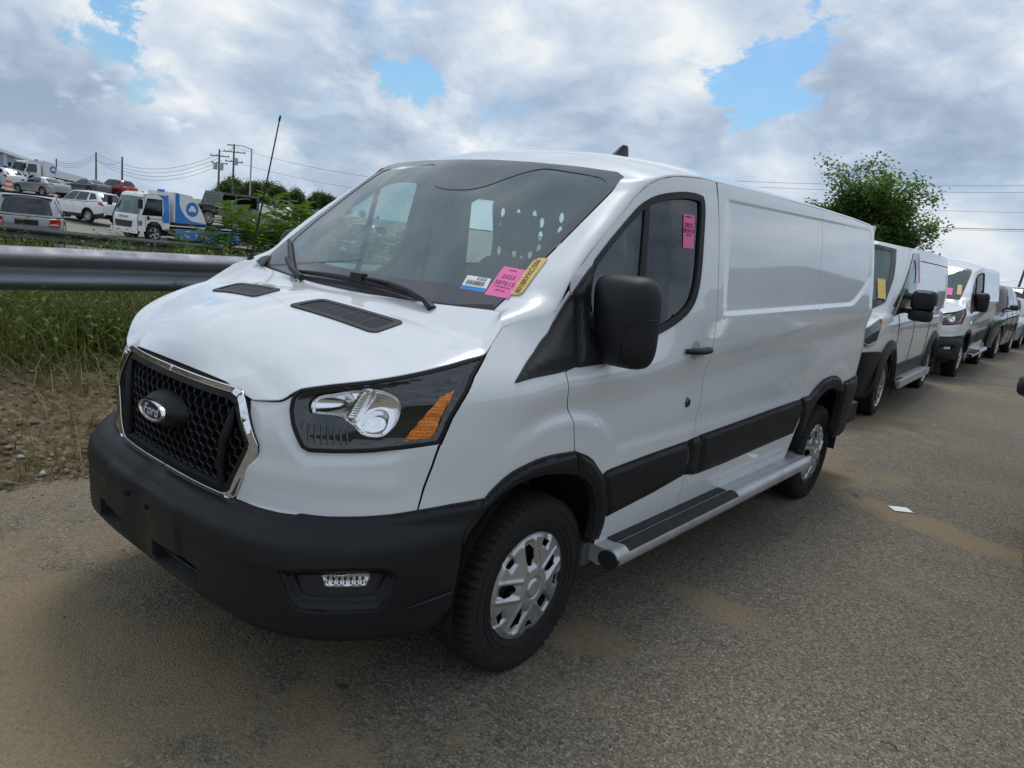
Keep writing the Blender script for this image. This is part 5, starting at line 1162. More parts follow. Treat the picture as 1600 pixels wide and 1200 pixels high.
# --- plants
def leafmat(name, c1, c2, rough=.5, trans=.25):
    if name in MATS: return MATS[name]
    m = bpy.data.materials.new(name); m.use_nodes = True; t = NT(m.node_tree); b = m.node_tree.nodes['Principled BSDF']
    oi = t.n('ShaderNodeObjectInfo'); n = t.noise(t.pos(), 2.3, 3, .6)
    gi = t.n('ShaderNodeNewGeometry'); f = t.m('ADD', t.m('MULTIPLY', gi.outputs['Random Per Island'], .65), t.m('MULTIPLY', n, .4))
    c = t.ramp(f, [(.15, c1), (.85, c2)]); t.link(c, b.inputs['Base Color']); b.inputs['Roughness'].default_value = rough; b.inputs['Specular IOR Level'].default_value = .3
    tr = t.n('ShaderNodeBsdfTranslucent'); t.link(t.mix(1., c, (1.3, 1.5, .5), blend='MULTIPLY'), tr.inputs[0]); mx = t.n('ShaderNodeMixShader'); mx.inputs[0].default_value = trans
    t.link(b.outputs[0], mx.inputs[1]); t.link(tr.outputs[0], mx.inputs[2]); t.link(mx.outputs[0], m.node_tree.nodes['Material Output'].inputs[0]); MATS[name] = m; return m
GRASS = leafmat('grass_blade', (.050, .068, .016), (.19, .205, .055), .6)
DRYG = leafmat('dry_grass', (.16, .125, .055), (.36, .29, .15), .7, .15)
WEED = leafmat('weed_leaf', (.045, .080, .020), (.135, .19, .045), .55)
SUMAC = leafmat('sumac_leaf', (.045, .092, .020), (.145, .22, .052), .5, .4)
LOCUST = leafmat('locust_leaf', (.058, .105, .036), (.165, .235, .080), .5, .45)
OAK = leafmat('far_leaf', (.034, .064, .020), (.115, .17, .052), .55)
BARK = mat('bark', (.075, .062, .050), .9, var=.35, vscale=14)
def tri_mesh(name, V, F, m, parent=None):
    me = bpy.data.meshes.new(name); V = np.asarray(V, np.float32).reshape(-1, 3); F = np.asarray(F, np.int32)
    me.vertices.add(len(V)); me.vertices.foreach_set('co', V.ravel()); nf, k = F.shape
    me.loops.add(nf*k); me.loops.foreach_set('vertex_index', F.ravel()); me.polygons.add(nf); me.polygons.foreach_set('loop_start', np.arange(0, nf*k, k, dtype=np.int32))
    me.materials.append(m); me.update(calc_edges=True); return link(bpy.data.objects.new(name, me), parent)
def blades(n, xy, h, w, seed, bend=.5, zf=None):
    """curved grass blades: 5 vertices, 3 triangles' worth as 2 quads -> returned as V, F(quads)"""
    r = np.random.RandomState(seed); a = r.rand(n)*2*math.pi; ln = h*(.5+r.rand(n)*.8); d = np.stack([np.cos(a), np.sin(a)], 1); bd = ln*bend*(.3+r.rand(n))
    z = zf(xy[:, 0], xy[:, 1])-.02; s = np.stack([-d[:, 1], d[:, 0]], 1)*(w*(.6+.8*r.rand(n)))[:, None]
    V = np.zeros((n, 6, 3)); 
    for i, (t, ww) in enumerate(((0, 1), (.55, .8), (1, .12))):
        c = xy+d*(bd*t*t)[:, None]; zz = z+ln*(t-.25*t*t*bend)
        V[:, 2*i, :2] = c-s*ww; V[:, 2*i+1, :2] = c+s*ww; V[:, 2*i, 2] = zz; V[:, 2*i+1, 2] = zz
    base = (np.arange(n)*6)[:, None]; F = np.concatenate([base+np.array([[0, 1, 3, 2]]), base+np.array([[2, 3, 5, 4]])]); return V, F
def scatter(n, x0, x1, y0, y1, dens, seed):
    r = np.random.RandomState(seed); P = np.stack([x0+(x1-x0)*r.rand(n), y0+(y1-y0)*r.rand(n)], 1); k = dens(P[:, 0], P[:, 1]); return P[r.rand(n) < k]
# far strip of grass, short near grass, dry stalks
def dgr(x, y): return np.clip(sst(-2.95, -3.45, x+.9*fbm(x*1.2, y*1.2, 8, 3)), 0, 1)*(.45+.55*sst(-.15, .2, fbm(x*.8, y*.8, 12, 3)))
xy = scatter(52000, -6.5, -2.9, -2.5, 9., dgr, 1); V, F = blades(len(xy), xy, .34, .0045, 2, .7, bank_z); tri_mesh('tall_grass', V, F, GRASS)['kind'] = 'stuff'
xy = scatter(46000, -13, -4.6, -1, 20., lambda x, y: (.35+.65*sst(-.2, .2, fbm(x*.5, y*.5, 14, 3)))*sst(-11.5, -8.5, x), 3); V, F = blades(len(xy), xy, .62, .008, 4, .55, bank_z); tri_mesh('strip_grass', V, F, GRASS)['kind'] = 'stuff'
xy = scatter(17000, -4.5, -1.95, -2.5, 7., lambda x, y: .15+.7*sst(0, .2, fbm(x*1.6, y*1.6, 77, 3)), 5); V, F = blades(len(xy), xy, .22, .003, 6, 1.0, bank_z); tri_mesh('dry_grass', V, F, DRYG)['kind'] = 'stuff'
xy = scatter(6500, -3.2, -1.9, -2.5, 6., lambda x, y: sst(.02, .22, fbm(x*2.2, y*2.2, 18, 3)), 7); V, F = blades(len(xy), xy, .11, .004, 8, 1.0, bank_z); tri_mesh('verge_grass', V, F, GRASS)['kind'] = 'stuff'
# broad-leaved weeds as one thicket: stems with leaf pairs
def weed_patch(name, spots, hs, m, seed, leaf=.05, zf=bank_z):
    r = np.random.RandomState(seed); V = []; F = []
    for (x, y), h in zip(spots, hs):
        z = float(zf(x, y)); az = r.rand()*6.28; lean = .25*r.rand(); n = int(7+h*22)
        for k in range(n):
            t = (k+1)/n; c = np.array([x+lean*h*t*t*math.cos(az), y+lean*h*t*t*math.sin(az), z+h*t]); L = leaf*(1.25-t*.7)*(.7+.6*r.rand()); a = k*2.4+r.rand()
            d = np.array([math.cos(a), math.sin(a), .25-.5*r.rand()]); s = np.array([-math.sin(a), math.cos(a), .3*(r.rand()-.5)])*L*.24; n0 = len(V)
            V += [c, c+d*L*.5+s, c+d*L*1.1+np.array([0, 0, -.25*L]), c+d*L*.5-s]; F.append((n0, n0+1, n0+2, n0+3))
        n0 = len(V); tp = np.array([x+lean*h*math.cos(az), y+lean*h*math.sin(az), z+h]); V += [np.array([x-.002, y, z]), np.array([x+.002, y, z]), tp+[.001, 0, 0], tp-[.001, 0, 0]]; F.append((n0, n0+1, n0+2, n0+3))
    o = tri_mesh(name, V, F, m); o['kind'] = 'stuff'; return o
sp_ = scatter(900, -5.2, -3.05, -2, 5.5, dgr, 21); weed_patch('weeds', sp_, .18+.30*RS.rand(len(sp_)), WEED, 22, .07)
sp_ = scatter(1500, -13., -4.8, -1., 18, lambda x, y: (.2+.8*sst(-.1, .2, fbm(x*.6, y*.6, 41, 3)))*sst(-11., -8.5, x), 23); weed_patch('strip_weeds', sp_, .40+.45*RS.rand(len(sp_)), WEED, 24, .10)
sp_ = scatter(170, -3.2, -2.1, -1.5, 4.5, lambda x, y: sst(.0, .2, fbm(x*1.7, y*1.7, 51, 3)), 25); weed_patch('low_weeds', sp_, .06+.13*RS.rand(len(sp_)), WEED, 26, .05)
# loose stones on the bank and at its toe
def stones(name, P, size, m, seed, zf):
    r = np.random.RandomState(seed); V = []; F = []; o6 = np.array([(1, 0, 0), (-1, 0, 0), (0, 1, 0), (0, -1, 0), (0, 0, 1), (0, 0, -1)], float); f8 = [(0, 2, 4), (2, 1, 4), (1, 3, 4), (3, 0, 4), (2, 0, 5), (1, 2, 5), (3, 1, 5), (0, 3, 5)]
    for (x, y) in P:
        s = size*(.4+1.3*r.rand()**2); sc = s*np.array([1+.6*r.rand(), .7+.5*r.rand(), .35+.4*r.rand()]); a = r.rand()*6.28; R_ = np.array([[math.cos(a), -math.sin(a), 0], [math.sin(a), math.cos(a), 0], [0, 0, 1]])
        q = (o6*(1+.35*(r.rand(6, 3)-.5))+.25*(r.rand(6, 3)-.5))*sc; n0 = len(V); V += list(q@R_.T+np.array([x, y, float(zf(x, y))+sc[2]*.25])); F += [tuple(i+n0 for i in f) for f in f8]
    o = tri_mesh(name, V, F, m); o['kind'] = 'stuff'; return o
STONE = mat('bank_stone', fn=lambda t, b: (t.link(t.ramp(t.n('ShaderNodeNewGeometry').outputs['Random Per Island'], [(0, (.08, .062, .044)), (.5, (.17, .135, .095)), (.9, (.28, .24, .19)), (1, (.42, .40, .36))]), b.inputs['Base Color']), setattr(b.inputs['Roughness'], 'default_value', .9)))
stones('bank_stones', scatter(2600, -3.3, -1.75, -2.2, 5, lambda x, y: .35+.65*sst(-.1, .15, fbm(x*1.5, y*1.5, 61, 3)), 62), .018, STONE, 63, bank_z)
stones('grit', scatter(1500, -2.0, 2.5, -1.2, 4, lambda x, y: .08+.9*np.exp(-((x+1.9)/.35)**2), 64), .006, STONE, 65, lambda x, y: 0*x)
def rock(x, y, s, label, seed):
    r = np.random.RandomState(seed); b = MB(); V = []; F = []; n, m_ = 10, 7
    for i in range(m_+1):
        ph = -math.pi/2+math.pi*i/m_
        for k in range(n):
            th = 2*math.pi*k/n; q = 1+.35*(r.rand()-.5); V.append((x+s*1.3*q*math.cos(th)*math.cos(ph), y+s*q*math.sin(th)*math.cos(ph), float(bank_z(x, y))+s*.3+s*.65*q*math.sin(ph)))
    for i in range(m_):
        for k in range(n): F.append((i*n+k, i*n+(k+1) % n, (i+1)*n+(k+1) % n, (i+1)*n+k))
    b.add(V, F); o = b.build('rock', mat('brown_rock', (.19, .145, .095), .9, var=.3, vscale=20), smooth=25); return tag(o, label, 'rock')
def stick(p0, p1, label, r=.006):
    b = MB(); a = Vector(p0); c = Vector(p1); b.tube([a, a.lerp(c, .35)+Vector((0, .01, .012)), a.lerp(c, .7)+Vector((.01, 0, .015)), c], [r, r*.9, r*.7, r*.4], 6); o = b.build('stick', mat('dead_wood', (.22, .17, .11), .85, var=.3, vscale=20)); return tag(o, label, 'stick')
# --- trees
def limb_tree(seed, H, spread, levels=3, trunk_r=.16, first=.22):
    """returns tubes [(pts, radii)] and twig tips for a broad tree"""
    r = np.random.RandomState(seed); tubes = []; tips = []
    def grow(p, d, L, rad, lev):
        n = 6; pts = [p]; dd = d.copy()
        for k in range(n):
            dd = dd+r.randn(3)*.13+np.array([0, 0, .05 if lev < 2 else -.03]); dd /= np.linalg.norm(dd); pts.append(pts[-1]+dd*L/n)
        tubes.append((pts, [rad*(1-.65*k/n) for k in range(n+1)]))
        if lev >= levels: tips.append((pts[2:], dd)); return
        m_ = 5+r.randint(2) if lev else 9
        for j in range(m_):
            t = (first if lev == 0 else .25)+(1-(first if lev == 0 else .25))*(j+r.rand()*.8)/m_; q = pts[min(n-1, int(t*n))]+(pts[min(n, int(t*n)+1)]-pts[min(n-1, int(t*n))])*(t*n-int(t*n)); az = j*2.4+r.rand()*1.2; el = .25+.6*r.rand() if lev == 0 else .0+.7*r.rand()
            nd = np.array([math.cos(az)*math.cos(el), math.sin(az)*math.cos(el), math.sin(el)])*1.; nd = nd+dd*.45*(lev > 0); nd /= np.linalg.norm(nd); grow(q, nd, L*(.62 if lev else spread)*(1-.35*t if lev == 0 else 1)*(.75+.5*r.rand()), rad*.5, lev+1)
        if lev == 0: grow(pts[-1], dd, L*.45, rad*.4, 2)
    grow(np.zeros(3), np.array([.03, .02, 1.]), H*.62, trunk_r, 0); return tubes, tips
def tree(name, loc, seed, H, spread, leaf, lm, label, group=None, per=26, leaflet=False, droop=.35, cat='tree', crown=None, rz=0, levels=3, rad=.14, sc=1.):
    root = empty(name, loc, rz, label, cat, group); root.scale = (sc, sc, sc)
    if crown is not None:
        for me, nm in crown: link(bpy.data.objects.new(nm, me), root)
        return root, crown
    tubes, tips = limb_tree(seed, H, spread, levels, rad); b = MB()
    for k, (pts, rs) in enumerate(tubes):
        if rs[0] > .008: b.tube(pts, rs, 7 if rs[0] > .04 else 4, cap=False)
    tr = b.build('trunk', BARK, root, fix=False)
    r = np.random.RandomState(seed+1); V = []; F = []
    for pts, d in tips:
        for q in range(per):
            c = np.array(pts[r.randint(len(pts))])+r.randn(3)*leaf*(1.4 if not leaflet else .9); a = r.rand()*6.28; dv = np.array([math.cos(a), math.sin(a), -droop-.4*r.rand()]); dv /= np.linalg.norm(dv); sv = np.cross(dv, [0, 0, 1.]); sv /= np.linalg.norm(sv); sv = sv+r.randn(3)*.25
            if leaflet:
                for k in range(7):
                    for sg in (-1, 1):
                        o = c+dv*leaf*(k/7.)*1.1+np.array([0, 0, -.3*leaf*(k/7.)**2]); l_ = leaf*.40; n0 = len(V); e = (sv*sg+dv*.35); e = e/np.linalg.norm(e); w = np.cross(e, [0, 0, 1.])*.62
                        V += [o, o+e*l_*.5+w*l_*.5, o+e*l_+np.array([0, 0, -.1*l_]), o+e*l_*.5-w*l_*.5]; F.append((n0, n0+1, n0+2, n0+3))
            else:
                n0 = len(V); V += [c-sv*leaf*.35, c+dv*leaf*.5-sv*leaf*.15+r.randn(3)*leaf*.1, c+sv*leaf*.35, c-dv*leaf*.45+r.randn(3)*leaf*.1]; F.append((n0, n0+1, n0+2, n0+3))
    cr = tri_mesh('crown', V, F, lm, root); return root, [(tr.data, 'trunk'), (cr.data, 'crown')]
def sumac(loc, seed, H, label, group, proto=None, rz=0, sc=1.):
    root = empty('sumac_shrub', loc, rz, label, 'shrub', group); root.scale = (sc, sc, sc)
    if proto:
        for me, nm in proto: link(bpy.data.objects.new(nm, me), root)
        return root, proto
    r = np.random.RandomState(seed); b = MB(); V = []; F = []
    for s_ in range(5):
        az = s_*1.26+r.rand(); L = H*(.6+.5*r.rand()); pts = [np.array([.12*math.cos(az), .12*math.sin(az), -.1])]; d = np.array([.32*math.cos(az), .32*math.sin(az), 1.])
        for k in range(6): d = d+r.randn(3)*.12; pts.append(pts[-1]+d/np.linalg.norm(d)*L/6)
        b.tube(pts, [.018*(1-.6*k/6) for k in range(7)], 5, cap=False)
        for k in range(16):
            t = .70+.30*k/16; i = min(5, int(t*6)); c = pts[i]+(pts[i+1]-pts[i])*(t*6-i); a = k*2.4+r.rand(); up = .95*(1-.4*r.rand()); dv = np.array([math.cos(a), math.sin(a), up*t]); dv /= np.linalg.norm(dv); ll = (.34+.2*r.rand())*H/1.6; sv = np.cross(dv, [0, 0, 1.]); sv /= np.linalg.norm(sv)
            for j in range(9):
                f = (j+1)/9.
                o = c+dv*ll*f+np.array([0, 0, -.35*ll*f*f])
                for sg in (-1, 1):
                    l_ = ll*.30*(1-.45*abs(f-.45)); n0 = len(V); e = sv*sg+dv*.45+np.array([0, 0, -.35]); e /= np.linalg.norm(e); w = dv*.20
                    V += [o, o+e*l_*.45+w*l_, o+e*l_, o+e*l_*.45-w*l_]; F.append((n0, n0+1, n0+2, n0+3))
    st = b.build('stem', BARK, root, fix=False); lv = tri_mesh('foliage', V, F, SUMAC, root); return root, [(st.data, 'stem'), (lv.data, 'foliage')]
# ================================================================ other vehicles
WHEELS = {}
def road_wheel(parent, x, y, r, w, style='alloy'):
    key = (round(r, 3), style)
    h = bpy.data.objects.new('wheel', None); h.empty_display_size = .1; link(h, parent); sg = 1 if x > 0 else -1; h.location = (x, y, r); h.rotation_euler = (0, 0, 0 if sg > 0 else math.pi)
    if key not in WHEELS:
        b = MB(); b.lathe([(-w, r*.62), (-w, r*.9), (-w*.93, r*.98), (-w*.75, r), (-w*.25, r), (-w*.05, r*.97), (0, r*.9), (.004, r*.8), (-.005, r*.68), (-.02, r*.64)], seg=40)
        t = b.build('tyre', RUB, h, smooth=40); b = MB()
        n = 10 if style == 'alloy' else 5; R = r*.67
        b.lathe([(-.10, R*.98), (-.008, R), (-.004, R*.97), (-.02, R*.90)], seg=40)
        for k in range(n):
            a = 2*math.pi*k/n; c, s = math.cos(a), math.sin(a); d = .02 if style == 'alloy' else .05
            q = [(R*.15, d*.9), (R*.93, d*.75+.006), (R*.93, -d*.75-.006), (R*.15, -d*.9)]
            ring = [(-.022 if i in (0, 3) else -.010, u*c-v*s, u*s+v*c) for i, (u, v) in enumerate(q)]
            b.prism(ring, (-.03, 0, 0))
        b.lathe([(-.05, R*.2), (-.015, R*.2), (-.010, R*.1), (-.010, .001)], seg=20)
        rm = b.build('rim', SILVER, h, smooth=35); b = MB(); b.lathe([(-.09, R), (-.085, R*.5), (-.085, .001)], seg=24); ds = b.build('brake_disc', STEELDK, h)
        WHEELS[key] = (t.data, rm.data, ds.data)
    else:
        for me, nm in zip(WHEELS[key], ('tyre', 'rim', 'brake_disc')): link(bpy.data.objects.new(nm, me), h)
    return h
class Body:
    """lower body shell P(y, s): s = 0 sill .. 4 shoulder .. 6 middle of the deck;  upper shell G(t, v)"""
    def __init__(s, sp):
        s.sp = sp; st = np.array(sp['st'], float); s.y = st[:, 0]
        k = np.arange(len(st)); s.fs = [pch(st[:, 0], st[:, j]) for j in range(1, 4)]
        s.L = st[-1, 0]
        s.sec = np.array([(.86, 0., 0), (.955, .06, 0), (.985, .30, 0), (1.0, .62, 0), (.975, .90, 0), (.90, 1.0, 0), (.0, 1.0, 1)])
        s.cx = pch(range(7), s.sec[:, 0]); s.cz = pch(range(7), s.sec[:, 1]); s.crown = sp.get('crown', .03)
        B = np.array(sp['belt'], float); R = np.array(sp['roof'], float); tt = np.linspace(0, 1, len(B)); s.fB = [pch(tt, B[:, k]) for k in range(3)]; s.fR = [pch(tt, R[:, k]) for k in range(3)]
    def P(s, u, v, off=0.):
        u = np.asarray(u, float); v = np.asarray(v, float); zb, zt, w = (f(u) for f in s.fs)
        x = s.cx(v)*w; z = zb+(zt-zb)*s.cz(v)+s.crown*sst(5, 6, v)*1.0
        Q = np.stack([x, u+0*v, z], -1)
        if np.any(np.asarray(off) != 0):
            e = 2e-3; a = s.P(u+e, v)-s.P(u-e, v); b = s.P(u, v+e)-s.P(u, v-e); n = np.cross(a, b); n /= np.maximum(np.linalg.norm(n, axis=-1, keepdims=True), 1e-9); Q = Q+n*(np.asarray(off)+0*u)[..., None]
        return Q
    def G(s, t, v, off=0.):
        t = np.asarray(t, float); v = np.asarray(v, float); b = np.stack([f(t) for f in s.fB], -1); r = np.stack([f(t) for f in s.fR], -1)
        Q = b+(r-b)*v[..., None]; bul = np.sin(np.clip(v, 0, 1)*math.pi)*.03; Q = Q+np.stack([bul*np.clip(np.sin(t*math.pi)*1.3, 0, 1), 0*bul, bul*.5], -1)
        if np.any(np.asarray(off) != 0):
            e = 2e-3; a = s.G(t+e, v)-s.G(t-e, v); c = s.G(t, v+e)-s.G(t, v-e); n = np.cross(a, c); n /= np.maximum(np.linalg.norm(n, axis=-1, keepdims=True), 1e-9); Q = Q+n*(np.asarray(off)+0*t)[..., None]
        return Q
def vehicle(name, sp, paint, label, cat, loc, rz, group=None, clad=None):
    root = empty(name, loc, rz, label, cat, group); B = Body(sp); r = sp['r']; ax = sp['axles']; hz = r
    # --- lower body with real wheel openings
    ys = np.unique(np.round(np.r_[np.linspace(0, B.L, 110), B.y], 4)); vs = np.r_[np.linspace(0, 5, 21), 5.3, 5.6, 6]
    U, Vv = np.meshgrid(ys, vs, indexing='ij'); X = B.P(U, Vv); ar = sp.get('arch', r*1.17)
    dead = np.zeros(U.shape, bool)
    for a in ax:
        d = np.hypot(U-a, X[..., 2]-hz); ins = (d < ar) & (Vv < 4.6); dead |= ins
        near = ins & (d > ar*.82); k = ar/np.maximum(d, 1e-6)
    F = []; nv = len(vs); used = set()
    for i in range(len(ys)-1):
        for j in range(nv-1):
            q = [(i, j), (i+1, j), (i+1, j+1), (i, j+1)]
            if sum(dead[a] for a in q) == 4: continue
            F.append(q)
    Xs = X.copy()
    for q in F:
        for (i, j) in q:
            if dead[i, j]:
                for a in ax:
                    dy, dz = U[i, j]-a, X[i, j, 2]-hz; d = math.hypot(dy, dz)
                    if d < ar: Xs[i, j, 1] = a+dy*ar/d; Xs[i, j, 2] = hz+dz*ar/d
    V = Xs.reshape(-1, 3).tolist(); FF = [tuple(i*nv+j for i, j in q) for q in F]; n0 = len(V)
    V += [(-v[0], v[1], v[2]) for v in V]; FF += [tuple(i+n0 for i in f[::-1]) for f in FF]
    for e in (0, len(ys)-1):
        loop = [e*nv+j for j in range(nv)]+[n0+e*nv+j for j in range(nv-2, -1, -1)]; FF.append(tuple(loop if e == 0 else loop[::-1]))
    b = MB(); b.add(V, FF); body = b.build('body', paint, root, smooth=38)
    bm = bmesh.new(); bm.from_mesh(body.data); bmesh.ops.remove_doubles(bm, verts=bm.verts, dist=1e-5); bm.to_mesh(body.data); bm.free()
    b = MB(); zb = float(B.fs[0](B.L/2)); w = float(B.fs[2](B.L/2))
    b.box((0, B.L/2, zb+.12), (w*1.35, B.L*.86, .2)); b.build('underbody', GAP, root)
    # --- roof and pillars
    T = np.linspace(0, 1, 61); Vg = np.linspace(0, 1, 7); TT, VV = np.meshgrid(T, Vg, indexing='ij'); Gp = B.G(TT, VV); cap = []
    top = Gp[:, -1]
    for k in np.linspace(0, 1, 6)[1:]: cap.append(np.stack([top[:, 0]*(1-k), top[:, 1], top[:, 2]+.045*(1-(1-k)**2)*np.clip(top[:, 0]/max(top[:, 0].max(), .1), 0, 1)], -1))
    Gf = np.concatenate([Gp]+[c[:, None] for c in cap], 1); b = MB(); b.grid(Gf); b.grid(Gf*[-1, 1, 1]); up = b.build('roof', sp.get('roofmat', paint), root, smooth=40)
    Mg = sp.get('glass', CARGLASS)
    for nm, poly, both in sp['glazing']:
        if both: panel(nm, poly, Mg, root, B.G, off=.014, sp=(.012, .05), inset=0, thick=.012, rnd=.001, both=True, edge=.05)
        else:
            for mi in (False, True): panel(nm, poly, Mg, root, B.G, off=.010, sp=(.018, .06), inset=0, thick=.012, rnd=.001, mirror=mi, edge=.05)
    for nm, poly, m, both, off in sp['patches']:
        for mi in ((False,) if both else (False, True)):
            panel(nm, poly, m, root, B.P, off=off, sp=(.035, .09), inset=0, thick=max(off+.015, .015), rnd=.003, mirror=mi, both=both, edge=.05)
    for a in ax:
        for sg in (1, -1):
            ww = float(B.fs[2](a)); road_wheel(root, sg*(ww-.015), a, r, .22, sp.get('style', 'alloy'))
            b = MB(); V = []; F2 = []
            for k in range(17):
                an = RAD(-10+200*k/16); V += [(sg*(ww-.02), a+ar*math.cos(an), hz+ar*math.sin(an)), (sg*(ww-.35), a+ar*math.cos(an), hz+ar*math.sin(an))]
            F2 = [(2*k, 2*k+1, 2*k+3, 2*k+2) for k in range(16)]; V += [(sg*(ww-.34), a-ar, .2), (sg*(ww-.34), a+ar, .2), (sg*(ww-.34), a+ar, hz+ar), (sg*(ww-.34), a-ar, hz+ar)]; F2.append((34, 35, 36, 37)); b.add(V, F2); b.build('wheel_well', GAP, root, fix=False)
            if clad is not None:
                b = MB(); pts = [Vector((sg*(float(B.P(np.array([a]), np.array([3.]))[0][0])+.004), a+ar*1.04*math.cos(RAD(-8+196*k/20)), hz+ar*1.04*math.sin(RAD(-8+196*k/20)))) for k in range(21)]; b.tube(pts, .035, 6); b.build('arch_trim', clad, root, smooth=60)
    # --- mirrors, handles
    if 'mirror' in sp:
        my, mz, ms, mm = sp['mirror']
        for sg in (1, -1):
            xx = float(B.G(np.array([.3]), np.array([.05]))[0][0]); b = MB(); V = []; F2 = []; N = 16
            for i, (dy, k) in enumerate(((-.05, .2), (-.045, .7), (-.02, .95), (.04, 1.), (.05, .9))):
                for q in range(N):
                    an = 2*math.pi*q/N; cx = math.copysign(abs(math.cos(an))**.55, math.cos(an)); cz = math.copysign(abs(math.sin(an))**.55, math.sin(an)); V.append((sg*(xx+.03+ms[0]*.55+ms[0]*.5*k*cx), my+dy*ms[1]/.1, mz+ms[1]*.5*k*cz))
            for i in range(4):
                for q in range(N): F2.append((i*N+q, i*N+(q+1) % N, (i+1)*N+(q+1) % N, (i+1)*N+q))
            F2 += [tuple(range(N))[::-1], tuple(range(4*N, 5*N))]; b.add(V, F2); b.box((sg*(xx+.01), my+.01, mz-ms[1]*.3), (.12, .05, .05)); b.build('door_mirror', mm, root, smooth=45)
    for y in sp.get('handles', ()):
        for sg in (1, -1):
            p = B.P(np.array([y]), np.array([4.05]), np.array([.012]))[0]; b = MB(); b.tube([(sg*p[0], y-.09, p[2]), (sg*(p[0]+.012), y, p[2]), (sg*p[0], y+.09, p[2])], .012, 6); b.build('door_handle', sp.get('handlemat', CHROME), root, smooth=60)
    for y in sp.get('seams', ()):
        for sg in (1, -1):
            pts = [B.P(np.array([y]), np.array([v]), np.array([.0015]))[0] for v in np.linspace(.6, 4.9, 12)]; b = MB(); b.tube([(sg*p[0], p[1], p[2]) for p in pts], .004, 4); b.build('door_seam', GAP, root)
    return root, B
CARGLASS = glass('dark_car_glass', (.10, .12, .12), .01, 1.6)
CARGLASS2 = glass('green_car_glass', (.30, .38, .36), .01, 1.6)
RED = mat('tail_red_lens', (.42, .012, .012), .18, coat=.6)
def paint(name, c, metal=.0, rough=.35): return mat('paint_'+name, c, rough, metal=metal, coat=1., var=.03)
PW = paint('white', (.78, .79, .80)); PS = paint('silver', (.42, .43, .43), .7, .32); PG = paint('grey', (.16, .17, .18), .6, .3); PR = paint('red', (.26, .012, .015), .2); PB = paint('black', (.010, .010, .011)); PG2 = paint('mid_grey', (.24, .25, .26), .6, .3); PD = paint('dark_grey', (.055, .057, .06), .5, .3)
def glz(kind):
    ws = [(.0, .07), (.165, .07), (.185, .93), (.0, .95)]; rear = [(.84, .10), (1., .10), (1., .92), (.85, .90)]
    if kind == 'suv': side = [[(.27, .10), (.455, .08), (.455, .90), (.35, .90), (.30, .55)], [(.47, .08), (.62, .10), (.63, .90), (.47, .90)], [(.65, .15), (.755, .30), (.735, .86), (.65, .90)]]
    elif kind == 'sedan': side = [[(.27, .10), (.475, .08), (.475, .90), (.37, .90), (.30, .5)], [(.49, .08), (.66, .12), (.70, .42), (.64, .88), (.49, .90)]]
    else: side = []
    return [('windscreen', ws, True)]+[('side_window', s_, False) for s_ in side]+([('rear_window', rear, True)] if kind != 'van' else [])
